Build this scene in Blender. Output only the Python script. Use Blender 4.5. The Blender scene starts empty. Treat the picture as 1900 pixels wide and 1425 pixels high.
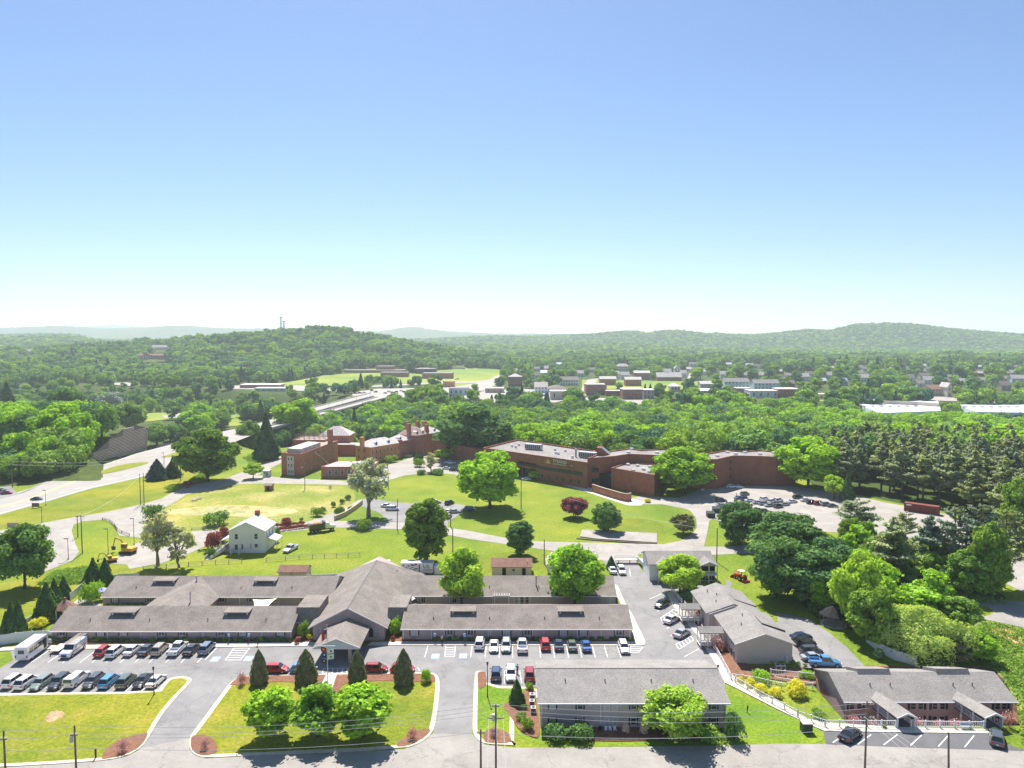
import bpy, math, random
import numpy as np
from mathutils import Vector, Matrix, Euler
# ---------------------------------------------------------------- camera, sky, sun, exposure
scene = bpy.context.scene
C = scene.collection
R = math.radians
HC, F, CX, CY, PITCH = 61.0, 1319.0, 950.0, 712.5, math.atan(85.5/1319.0)
cam_d = bpy.data.cameras.new('camera'); cam = bpy.data.objects.new('camera', cam_d); C.objects.link(cam)
cam.location = (0, 0, HC); cam.rotation_euler = (math.pi/2 - PITCH, 0, 0)
cam_d.sensor_width = 36.0; cam_d.lens = 36.0*F/1900.0; cam_d.clip_end = 60000; cam_d.clip_start = 0.5
scene.camera = cam
scene.render.resolution_x = 1024; scene.render.resolution_y = 768
SUN_EL, SUN_AZ = R(55), R(-11)           # azimuth measured from +Y, towards the left of the picture
sun_dir = Vector((math.sin(SUN_AZ)*math.cos(SUN_EL), math.cos(SUN_AZ)*math.cos(SUN_EL), math.sin(SUN_EL)))
world = bpy.data.worlds.new('World'); scene.world = world; world.use_nodes = True
wn = world.node_tree; wn.nodes.clear()
sky = wn.nodes.new('ShaderNodeTexSky'); sky.sky_type = 'NISHITA'; sky.sun_disc = False
sky.sun_elevation = SUN_EL; sky.sun_rotation = SUN_AZ; sky.altitude = 0; sky.air_density = 1.0; sky.dust_density = 0.3; sky.ozone_density = 4.0
bg = wn.nodes.new('ShaderNodeBackground'); bg.inputs['Strength'].default_value = 0.06
wo = wn.nodes.new('ShaderNodeOutputWorld'); tint = wn.nodes.new('ShaderNodeMix'); tint.data_type = 'RGBA'; tint.blend_type = 'MULTIPLY'; tint.inputs[0].default_value = 1; tint.inputs[7].default_value = (0.91, 0.96, 1.04, 1)
wn.links.new(sky.outputs[0], tint.inputs[6]); wn.links.new(tint.outputs[2], bg.inputs[0]); wn.links.new(bg.outputs[0], wo.inputs[0])
sun_l = bpy.data.lights.new('sun', 'SUN'); sun_l.energy = 4.2; sun_l.angle = R(0.5); sun_l.color = (1.0, 0.955, 0.88)
sun = bpy.data.objects.new('sun', sun_l); C.objects.link(sun); sun.location = sun_dir*200
sun.rotation_euler = sun_dir.to_track_quat('Z', 'Y').to_euler()
scene.view_settings.view_transform = 'Standard'; scene.view_settings.look = 'None'
scene.view_settings.exposure = 1.15; scene.view_settings.gamma = 1.0
scene.render.engine = 'CYCLES'
scene.cycles.max_bounces = 6; scene.cycles.transparent_max_bounces = 8; scene.cycles.volume_bounces = 1
rnd = random.Random(7); nr = np.random.default_rng(11)
# ---------------------------------------------------------------- mapping photo pixels to the place
cp, sp = math.cos(PITCH), math.sin(PITCH)
def ray(px, py):
    u = (px-CX)/F; v = (py-CY)/F
    return u, cp - v*sp, -sp - v*cp
def G(px, py, z=0.0):
    u, dy, dz = ray(px, py); t = (z-HC)/dz
    return (u*t, dy*t)
def V(px, py, Y):
    u, dy, dz = ray(px, py); t = Y/dy
    return (u*t, HC + dz*t)                # X and height at depth Y
def pix(X, Y, Z):
    zc = Y*cp - (Z-HC)*sp; yc = Y*sp + (Z-HC)*cp
    return CX + F*X/zc, CY - F*yc/zc
# ---------------------------------------------------------------- terrain height
RIDGES = [
 (1650, 560, 500, 19, [(-600,655),(-300,650),(0,645),(100,641),(200,637),(330,627),(400,620),(470,614),(520,610),(590,608),(640,613),(700,623),(760,634),(850,648),(900,656),(960,668),(1100,676),(2600,676)]),
 (2600, 600, 500, 15, [(-600,640),(0,623),(100,622),(150,624),(200,633),(600,642),(700,641),(800,635),(950,638),(1000,637),(1150,637),(1300,644),(1900,652),(2600,655)]),
 (3700, 700, 600, 13, [(-600,620),(0,620),(60,618),(140,620),(180,628),(600,633),(850,625),(900,623),(1000,622),(1100,618),(1150,613),(1180,613),(1200,617),(1230,612),(1260,613),(1300,618),(1350,619),(1400,620),(1440,616),(1480,611),(1500,609.5),(1540,612),(1560,606),(1590,599.5),(1680,602),(1750,607),(1830,614),(1900,619),(2600,622)]),
 (6500, 1400, 900, 0, [(-600,610),(0,610),(50,608),(130,608.5),(200,611),(300,608),(350,608),(440,611),(480,611),(550,612),(660,615),(700,617),(740,611),(770,610),(800,614),(850,618),(950,622),(1300,622),(1330,617),(1350,621),(2600,622)]),
 (9500, 1500, 900, 0, [(-600,612),(150,609),(180,605),(210,604),(240,608),(500,615),(650,616),(700,615),(850,617),(900,619),(1000,621),(2600,624)]),
]
def sstep(t):
    t = np.clip(t, 0, 1); return t*t*(3-2*t)
def terr(X, Y):
    X = np.asarray(X, float); Y = np.asarray(Y, float)
    Ys = np.maximum(Y, 30.0)
    px = CX + F*X/Ys
    h = np.zeros_like(Ys)
    far = np.interp(px, [300, 820], [880, 668])            # far rim of the river valley
    dip = sstep((Ys-345)/115.0)*(1-sstep((Ys-(far-60))/60.0))
    h = h - 14.0*dip
    # wooded bank above the crib wall on the left
    bank = sstep((285-px)/60.0)*sstep((Ys-(Yw(px)+3))/22.0)*(1-sstep((Ys-400)/60.0))
    h = h + 11.0*bank
    h = h - 3.6*sstep((X-53.2)/1.8)*(1-sstep((X-86)/2.5))*sstep((Ys-108.4)/2.4)*(1-sstep((Ys-126.6)/1.6))   # hollow of the lower apartments
    for D, wn_, wf, can, tb in RIDGES:
        xs, ys = zip(*tb)
        top = HC + (627-np.interp(px, xs, ys))/F*D - can
        top = np.maximum(top, 0)
        prof = np.where(Ys < D, sstep((Ys-(D-wn_))/wn_), 0.35+0.65*(1-sstep((Ys-D)/wf)))
        wob = 1 + 0.10*np.sin(X/170.0+D)*np.sin(Ys/210.0)*(Ys < D-60)
        h = np.maximum(h, np.where(Ys > D-wn_, top*prof*wob, -99))
    return h
def Yw(px):                                               # depth of the foot of the bank
    xs = [-700, -100, 0, 60, 100, 160, 210, 275, 320]
    ys = [420, 330, 315, 312, 316, 330, 352, 384, 400]
    return np.interp(px, xs, ys)
def GT(px, py, lift=0.0):
    u, dy, dz = ray(px, py)
    t = 60.0
    while t < 14000:
        if HC + dz*t < float(terr(u*t, dy*t)) + lift: break
        t *= 1.004
    return (u*t, dy*t, float(terr(u*t, dy*t)))
def inpoly(x, y, poly):
    c = False; n = len(poly); j = n-1
    for i in range(n):
        xi, yi = poly[i]; xj, yj = poly[j]
        if (yi > y) != (yj > y) and x < (xj-xi)*(y-yi)/(yj-yi)+xi: c = not c
        j = i
    return c
# ---------------------------------------------------------------- materials
MATS = {}
def al(c, k=1.25): return tuple(min(max(x, .78), x*k*1.2) for x in c)
def _nt(name):
    m = bpy.data.materials.new(name); m.use_nodes = True
    nt = m.node_tree; nt.nodes.clear()
    out = nt.nodes.new('ShaderNodeOutputMaterial'); b = nt.nodes.new('ShaderNodeBsdfPrincipled')
    nt.links.new(b.outputs[0], out.inputs['Surface'])
    return m, nt, b, out
def ramp(nt, stops):
    r = nt.nodes.new('ShaderNodeValToRGB'); e = r.color_ramp.elements
    while len(e) > 1: e.remove(e[-1])
    e[0].position = stops[0][0]; e[0].color = (*stops[0][1], 1)
    for p, c in stops[1:]:
        k = e.new(p); k.color = (*c, 1)
    return r
def noise(nt, scale, detail=4, rough=0.6, coord='Object', stretch=None):
    tc = nt.nodes.new('ShaderNodeTexCoord'); n = nt.nodes.new('ShaderNodeTexNoise')
    n.inputs['Scale'].default_value = scale; n.inputs['Detail'].default_value = detail; n.inputs['Roughness'].default_value = rough
    src = tc.outputs[coord]
    if stretch:
        mp = nt.nodes.new('ShaderNodeMapping'); mp.inputs['Scale'].default_value = stretch
        nt.links.new(src, mp.inputs[0]); src = mp.outputs[0]
    nt.links.new(src, n.inputs['Vector']); return n
def mixc(nt, a, b, fac, mode='MIX'):
    m = nt.nodes.new('ShaderNodeMix'); m.data_type = 'RGBA'; m.blend_type = mode
    for s, v in ((m.inputs[6], a), (m.inputs[7], b)):
        if isinstance(v, tuple): s.default_value = (*v, 1)
        else: nt.links.new(v, s)
    if isinstance(fac, (int, float)): m.inputs[0].default_value = fac
    else: nt.links.new(fac, m.inputs[0])
    return m.outputs[2]
def vary(name, c1, c2, scale=2.0, rough=0.8, fine=None, bump=0, spec=0.3, metal=0, stretch=None):
    """two tones mixed by a coarse noise, with optional fine speckle"""
    if name in MATS: return MATS[name]
    c1, c2 = al(c1, 1.1), al(c2, 1.1)
    m, nt, b, o = _nt(name)
    n = noise(nt, scale, 5, 0.62, stretch=stretch); r = ramp(nt, [(0.3, c1), (0.7, c2)])
    nt.links.new(n.outputs[0], r.inputs[0]); col = r.outputs[0]
    if fine:
        n2 = noise(nt, fine, 3, 0.7); r2 = ramp(nt, [(0.3, (0.62,)*3), (0.7, (1.3,)*3)]); nt.links.new(n2.outputs[0], r2.inputs[0])
        col = mixc(nt, col, r2.outputs[0], 1.0, 'MULTIPLY')
        if bump:
            bp = nt.nodes.new('ShaderNodeBump'); bp.inputs['Strength'].default_value = bump; bp.inputs['Distance'].default_value = 0.1
            nt.links.new(n2.outputs[0], bp.inputs['Height']); nt.links.new(bp.outputs[0], b.inputs['Normal'])
    nt.links.new(col, b.inputs['Base Color']); b.inputs['Roughness'].default_value = rough
    b.inputs['Specular IOR Level'].default_value = spec; b.inputs['Metallic'].default_value = metal
    MATS[name] = m; return m
def plain(name, c, rough=0.6, spec=0.4, metal=0, coat=0):
    if name in MATS: return MATS[name]
    m, nt, b, o = _nt(name)
    n = noise(nt, 3.0, 3); r = ramp(nt, [(0.3, tuple(x*0.92 for x in c)), (0.7, tuple(min(1, x*1.06) for x in c))])
    nt.links.new(n.outputs[0], r.inputs[0]); nt.links.new(r.outputs[0], b.inputs['Base Color'])
    b.inputs['Roughness'].default_value = rough; b.inputs['Specular IOR Level'].default_value = spec; b.inputs['Metallic'].default_value = metal
    b.inputs['Coat Weight'].default_value = coat; b.inputs['Coat Roughness'].default_value = 0.05
    MATS[name] = m; return m
def rows(name, c1, c2, pitch, mortar=None, rough=0.85, brick=True, bw=None):
    """brick or siding courses over the wall, world vertical"""
    if name in MATS: return MATS[name]
    c1, c2 = al(c1, 1.42), al(c2, 1.42)
    m, nt, b, o = _nt(name)
    n = noise(nt, 0.35, 5, 0.65); r = ramp(nt, [(0.3, c1), (0.7, c2)]); nt.links.new(n.outputs[0], r.inputs[0])
    n3 = noise(nt, 6.0, 3, 0.7); r3 = ramp(nt, [(0.3, (0.78,)*3), (0.7, (1.2,)*3)]); nt.links.new(n3.outputs[0], r3.inputs[0])
    col = mixc(nt, r.outputs[0], r3.outputs[0], 1.0, 'MULTIPLY')
    tc = nt.nodes.new('ShaderNodeTexCoord'); sx = nt.nodes.new('ShaderNodeSeparateXYZ'); nt.links.new(tc.outputs['Object'], sx.inputs[0])
    mm = nt.nodes.new('ShaderNodeMath'); mm.operation = 'FRACT'; md = nt.nodes.new('ShaderNodeMath'); md.operation = 'DIVIDE'; md.inputs[1].default_value = pitch
    nt.links.new(sx.outputs[2], md.inputs[0]); nt.links.new(md.outputs[0], mm.inputs[0])
    rr = ramp(nt, [(0.0, (0.72,)*3), (0.16, (1,)*3), (1.0, (1.04,)*3)]); nt.links.new(mm.outputs[0], rr.inputs[0])
    col = mixc(nt, col, rr.outputs[0], 0.8, 'MULTIPLY')
    nt.links.new(col, b.inputs['Base Color']); b.inputs['Roughness'].default_value = rough; b.inputs['Specular IOR Level'].default_value = 0.2
    MATS[name] = m; return m
def grass(name, stops, scale, fine=1.6, stripe=0.0):
    if name in MATS: return MATS[name]
    m, nt, b, o = _nt(name)
    n = noise(nt, scale, 7, 0.68); r = ramp(nt, [(p, al((c[0]*1.14, c[1]*1.03, c[2]), 1.1)) for p, c in stops]); nt.links.new(n.outputs[0], r.inputs[0])
    n2 = noise(nt, fine, 6, 0.75); r2 = ramp(nt, [(0.36, (0.60, 0.68, 0.7)), (0.64, (1.34, 1.26, 1.3))]); nt.links.new(n2.outputs[0], r2.inputs[0])
    col = mixc(nt, r.outputs[0], r2.outputs[0], 1.0, 'MULTIPLY')
    n4 = noise(nt, scale*0.22, 4, 0.6); r4 = ramp(nt, [(0.35, (0.62, 0.78, 0.85)), (0.65, (1.22, 1.06, 0.95))]); nt.links.new(n4.outputs[0], r4.inputs[0])
    col = mixc(nt, col, r4.outputs[0], 0.9, 'MULTIPLY')
    if stripe:
        tc = nt.nodes.new('ShaderNodeTexCoord'); mp = nt.nodes.new('ShaderNodeMapping'); mp.inputs['Rotation'].default_value = (0, 0, R(35))
        w = nt.nodes.new('ShaderNodeTexWave'); w.inputs['Scale'].default_value = 0.16; w.inputs['Distortion'].default_value = 0.6; w.inputs['Detail'].default_value = 2
        nt.links.new(tc.outputs['Object'], mp.inputs[0]); nt.links.new(mp.outputs[0], w.inputs[0])
        rw = ramp(nt, [(0.3, (0.88,)*3), (0.7, (1.1,)*3)]); nt.links.new(w.outputs[0], rw.inputs[0]); col = mixc(nt, col, rw.outputs[0], stripe, 'MULTIPLY')
    bp = nt.nodes.new('ShaderNodeBump'); bp.inputs['Strength'].default_value = 0.6; bp.inputs['Distance'].default_value = 0.15
    nt.links.new(n2.outputs[0], bp.inputs['Height']); nt.links.new(bp.outputs[0], b.inputs['Normal'])
    nt.links.new(col, b.inputs['Base Color']); b.inputs['Roughness'].default_value = 0.9; b.inputs['Specular IOR Level'].default_value = 0.1
    MATS[name] = m; return m
def pavement(name, c1, c2, crack=True):
    if name in MATS: return MATS[name]
    m, nt, b, o = _nt(name)
    c1, c2 = al(c1, 0.84), al(c2, 0.84)
    n = noise(nt, 0.12, 8, 0.75); r = ramp(nt, [(0.34, c1), (0.62, c2)]); nt.links.new(n.outputs[0], r.inputs[0])
    n2 = noise(nt, 5.0, 4, 0.8); r2 = ramp(nt, [(0.3, (0.84,)*3), (0.7, (1.13,)*3)]); nt.links.new(n2.outputs[0], r2.inputs[0])
    col = mixc(nt, r.outputs[0], r2.outputs[0], 1.0, 'MULTIPLY')
    if crack:
        v = nt.nodes.new('ShaderNodeTexVoronoi'); v.feature = 'DISTANCE_TO_EDGE'; v.inputs['Scale'].default_value = 0.09
        nn = noise(nt, 0.35, 4, 0.7); tc = nt.nodes.new('ShaderNodeTexCoord')
        mx = mixc(nt, tc.outputs['Object'], nn.outputs['Color'], 0.12); 
        va = nt.nodes.new('ShaderNodeVectorMath'); va.operation = 'MULTIPLY_ADD'; va.inputs[1].default_value = (5, 5, 5)
        nt.links.new(nn.outputs['Color'], va.inputs[0]); nt.links.new(tc.outputs['Object'], va.inputs[2]); nt.links.new(va.outputs[0], v.inputs['Vector'])
        rc = ramp(nt, [(0.0, (0.45,)*3), (0.006, (0.6,)*3), (0.014, (1,)*3)]); nt.links.new(v.outputs['Distance'], rc.inputs[0])
        col = mixc(nt, col, rc.outputs[0], 0.45, 'MULTIPLY')
    nt.links.new(col, b.inputs['Base Color']); b.inputs['Roughness'].default_value = 0.88; b.inputs['Specular IOR Level'].default_value = 0.25
    MATS[name] = m; return m
def leafmat(name, c1, c2, trans=0.25, rnd_amt=0.38, gain=1.0):
    """foliage: diffuse plus light through the leaf; tone differs from plant to plant and clump to clump"""
    if name in MATS: return MATS[name]
    c1, c2 = al((c1[0]*1.16, c1[1], c1[2]*1.8), 1.8*gain), al((c2[0]*1.17, c2[1], c2[2]*1.9), 2.7*gain)
    m = bpy.data.materials.new(name); m.use_nodes = True; nt = m.node_tree; nt.nodes.clear()
    out = nt.nodes.new('ShaderNodeOutputMaterial'); d = nt.nodes.new('ShaderNodeBsdfDiffuse'); t = nt.nodes.new('ShaderNodeBsdfTranslucent')
    mix = nt.nodes.new('ShaderNodeMixShader'); mix.inputs[0].default_value = trans
    n = noise(nt, 0.9, 4, 0.7); r = ramp(nt, [(0.3, c1), (0.72, c2)]); nt.links.new(n.outputs[0], r.inputs[0])
    oi = nt.nodes.new('ShaderNodeObjectInfo')
    rr = ramp(nt, [(0.0, (1-rnd_amt, 1-rnd_amt*0.8, 1+rnd_amt*0.6)), (0.35, (1,)*3), (0.7, (1+rnd_amt*0.7, 1+rnd_amt*0.4, 1-rnd_amt*0.5)), (1.0, (1-rnd_amt*0.7,)*3)])
    nt.links.new(oi.outputs['Random'], rr.inputs[0])
    col = mixc(nt, r.outputs[0], rr.outputs[0], 1.0, 'MULTIPLY')
    nt.links.new(col, d.inputs[0])
    c2_ = mixc(nt, col, (1.5, 1.35, 0.45), 1.0, 'MULTIPLY'); nt.links.new(c2_, t.inputs[0])
    nt.links.new(d.outputs[0], mix.inputs[1]); nt.links.new(t.outputs[0], mix.inputs[2]); nt.links.new(mix.outputs[0], out.inputs[0])
    MATS[name] = m; return m
M_lawn = grass('lawn grass', [(0.28, (0.080, 0.145, 0.014)), (0.5, (0.132, 0.192, 0.018)), (0.72, (0.180, 0.215, 0.032))], 0.06, stripe=0.25)
M_lawn_dry = grass('front lawn grass', [(0.25, (0.085, 0.140, 0.010)), (0.5, (0.150, 0.185, 0.016)), (0.75, (0.215, 0.205, 0.045))], 0.13, 2.2)
M_lush = grass('lush grass', [(0.3, (0.090, 0.175, 0.014)), (0.7, (0.140, 0.220, 0.018))], 0.2, 2.2)
M_meadow = grass('meadow grass', [(0.36, (0.120, 0.180, 0.022)), (0.52, (0.18, 0.215, 0.050)), (0.68, (0.31, 0.29, 0.12))], 0.045, 1.0)
M_straw = grass('bare straw ground', [(0.36, (0.20, 0.215, 0.06)), (0.6, (0.42, 0.36, 0.18))], 0.2, 1.2)
M_soil = grass('bare soil', [(0.3, (0.30, 0.19, 0.10)), (0.7, (0.42, 0.28, 0.17))], 0.5, 2.0)
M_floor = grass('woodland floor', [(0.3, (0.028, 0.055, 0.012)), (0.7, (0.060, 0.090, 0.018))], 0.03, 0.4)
M_field = grass('valley grass', [(0.3, (0.13, 0.20, 0.028)), (0.7, (0.19, 0.25, 0.045))], 0.03, 0.5)
M_mulch = vary('bark mulch', (0.13, 0.058, 0.035), (0.21, 0.105, 0.066), 1.5, 0.95, fine=9, bump=0.5)
M_asph = pavement('car park asphalt', (0.190, 0.183, 0.184), (0.275, 0.264, 0.258))
M_asph_dk = pavement('dark asphalt', (0.105, 0.105, 0.112), (0.145, 0.143, 0.148))
M_road = pavement('worn road asphalt', (0.255, 0.236, 0.214), (0.345, 0.320, 0.290))
M_pale = pavement('pale lane surface', (0.28, 0.258, 0.232), (0.385, 0.352, 0.316))
M_hwy = pavement('highway surface', (0.31, 0.285, 0.260), (0.37, 0.345, 0.315), False)
M_conc = vary('concrete', (0.44, 0.40, 0.34), (0.56, 0.51, 0.44), 0.5, 0.85, fine=6)
M_kerb = vary('kerb concrete', (0.38, 0.33, 0.255), (0.50, 0.43, 0.33), 0.8, 0.85, fine=7)
M_line = vary('road paint', (0.62, 0.62, 0.62), (0.78, 0.78, 0.78), 2.0, 0.7, fine=9)
M_yel = vary('yellow road paint', (0.62, 0.40, 0.10), (0.75, 0.52, 0.16), 2.0, 0.7)
M_blue_paint = plain('blue road paint', (0.30, 0.46, 0.72), 0.7)
M_roof = vary('grey brown shingles', (0.150, 0.130, 0.116), (0.222, 0.194, 0.174), 0.35, 0.95, fine=4.5, bump=0.3, spec=0.15)
M_roof2 = vary('light grey shingles', (0.178, 0.167, 0.158), (0.243, 0.226, 0.212), 0.3, 0.95, fine=4.5, bump=0.3, spec=0.15)
M_roof_sh = vary('brown shingles', (0.16, 0.085, 0.062), (0.235, 0.135, 0.105), 0.8, 0.95, fine=5)
M_slate = vary('pale slate roof', (0.30, 0.275, 0.262), (0.46, 0.42, 0.40), 0.35, 0.8, fine=3)
M_slate_r = vary('rusty slate roof', (0.20, 0.115, 0.09), (0.36, 0.28, 0.25), 0.35, 0.85, fine=3)
M_metal_roof = vary('grey metal roof', (0.36, 0.38, 0.40), (0.46, 0.48, 0.50), 0.7, 0.5, fine=3, metal=0.1)
M_membrane = vary('flat roof membrane', (0.15, 0.135, 0.13), (0.25, 0.228, 0.215), 0.10, 0.9, fine=2)
M_white_roof = vary('white roof membrane', (0.66, 0.65, 0.67), (0.80, 0.79, 0.80), 0.1, 0.7, fine=1)
M_stucco = rows('mauve grey stucco', (0.245, 0.192, 0.190), (0.295, 0.235, 0.230), 0.2)
M_siding = rows('grey tan siding', (0.280, 0.238, 0.225), (0.320, 0.272, 0.255), 0.15)
M_siding_b = rows('pale blue grey siding', (0.36, 0.40, 0.46), (0.42, 0.46, 0.52), 0.15)
M_siding_w = rows('warm grey siding', (0.44, 0.41, 0.40), (0.50, 0.47, 0.46), 0.15)
M_brick = rows('dark red brick', (0.138, 0.056, 0.036), (0.195, 0.082, 0.054), 0.25)
M_brick2 = rows('red brick', (0.200, 0.082, 0.055), (0.270, 0.118, 0.082), 0.25)
M_brick_o = rows('orange brick', (0.360, 0.155, 0.070), (0.430, 0.200, 0.100), 0.25)
M_stone = rows('tan stone', (0.25, 0.19, 0.13), (0.34, 0.27, 0.19), 0.3)
M_white = plain('white trim', (0.72, 0.72, 0.74), 0.5)
M_cream = plain('cream wall', (0.62, 0.53, 0.44), 0.8)
M_glass = plain('dark window glass', (0.030, 0.036, 0.046), 0.25, 0.45)
M_blind = plain('window blind', (0.42, 0.42, 0.44), 0.3, 0.6)
M_dark = plain('dark doors and painted shade', (0.022, 0.022, 0.026), 0.9, 0.2)  # near-black paints in the shade of openings; also used on dark doors
M_shut = plain('dark shutter', (0.030, 0.036, 0.050), 0.6)
M_shut_g = plain('grey shutter', (0.105, 0.090, 0.092), 0.6)
M_wood = vary('weathered pole wood', (0.10, 0.075, 0.055), (0.17, 0.13, 0.10), 2.0, 0.9, fine=8)
M_rail = vary('weathered rail wood', (0.27, 0.23, 0.19), (0.40, 0.34, 0.29), 2.0, 0.9)
M_bark = vary('bark', (0.055, 0.040, 0.030), (0.105, 0.080, 0.060), 1.5, 0.95, fine=6)
M_bark_g = vary('grey bark', (0.14, 0.115, 0.09), (0.22, 0.19, 0.15), 1.5, 0.95, fine=6)
M_blackm = plain('black metal', (0.02, 0.02, 0.022), 0.4)
M_steel = plain('galvanised steel', (0.42, 0.43, 0.45), 0.4, metal=0.5)
M_alu = plain('aluminium', (0.62, 0.63, 0.65), 0.35, metal=0.4)
M_wire = plain('wire', (0.50, 0.47, 0.46), 0.5)
M_tyre = plain('tyre rubber', (0.018, 0.018, 0.018), 0.8, 0.2)
M_rim = plain('wheel rim', (0.40, 0.41, 0.43), 0.3, metal=0.6)
M_carglass = plain('car glass', (0.015, 0.018, 0.024), 0.05, 0.9, coat=0.5)
M_head = plain('headlight lens', (0.75, 0.76, 0.78), 0.1)
M_tail = plain('tail light lens', (0.35, 0.012, 0.012), 0.2)
M_plastic = plain('black plastic', (0.025, 0.025, 0.028), 0.6)
M_yellow = plain('machine yellow', (0.60, 0.33, 0.03), 0.5)
M_red = plain('machine red', (0.55, 0.035, 0.02), 0.4)
M_rust = vary('rust red container paint', (0.13, 0.030, 0.025), (0.19, 0.048, 0.038), 0.6, 0.7, fine=2, stretch=(5, 5, 0.3))
M_dumpster = plain('dark green dumpster paint', (0.035, 0.060, 0.048), 0.6)
M_crib = rows('crib wall timber', (0.30, 0.25, 0.20), (0.42, 0.35, 0.29), 0.9)
L_green = leafmat('leaf green', (0.042, 0.098, 0.012), (0.090, 0.165, 0.018))
L_bright = leafmat('leaf bright green', (0.075, 0.165, 0.010), (0.125, 0.235, 0.014), 0.28, 0.15)
L_yell = leafmat('leaf yellow green', (0.085, 0.180, 0.012), (0.155, 0.262, 0.020), 0.28, 0.12)
L_dark = leafmat('leaf deep green', (0.026, 0.068, 0.018), (0.055, 0.120, 0.024), 0.25)
L_pine = leafmat('pine needles', (0.044, 0.072, 0.022), (0.105, 0.142, 0.040), 0.2, 0.25, 1.3)
L_pine_d = leafmat('dark spruce needles', (0.016, 0.040, 0.014), (0.036, 0.075, 0.022), 0.12)
L_arb = leafmat('cone tree foliage', (0.018, 0.048, 0.010), (0.048, 0.092, 0.014), 0.15, 0.12)
L_holly = leafmat('glossy hedge foliage', (0.034, 0.058, 0.016), (0.100, 0.105, 0.030), 0.15, 0.1)
L_red = leafmat('maroon foliage', (0.075, 0.026, 0.016), (0.150, 0.056, 0.030), 0.25, 0.2)
L_willow = leafmat('willow foliage', (0.090, 0.185, 0.020), (0.185, 0.300, 0.040), 0.35, 0.06)
L_silver = leafmat('silver green foliage', (0.090, 0.130, 0.055), (0.180, 0.225, 0.095), 0.3)
L_brown = leafmat('dry bronze foliage', (0.13, 0.070, 0.045), (0.24, 0.145, 0.090), 0.2, 0.15)
L_straw = leafmat('dry grass blades', (0.25, 0.17, 0.09), (0.38, 0.28, 0.16), 0.2, 0.1)
L_gold = leafmat('golden shrub foliage', (0.20, 0.24, 0.012), (0.36, 0.34, 0.022), 0.35, 0.1)
L_far = leafmat('distant woodland', (0.036, 0.086, 0.014), (0.080, 0.150, 0.022), 0.2, 0.6, 1.25)
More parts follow.
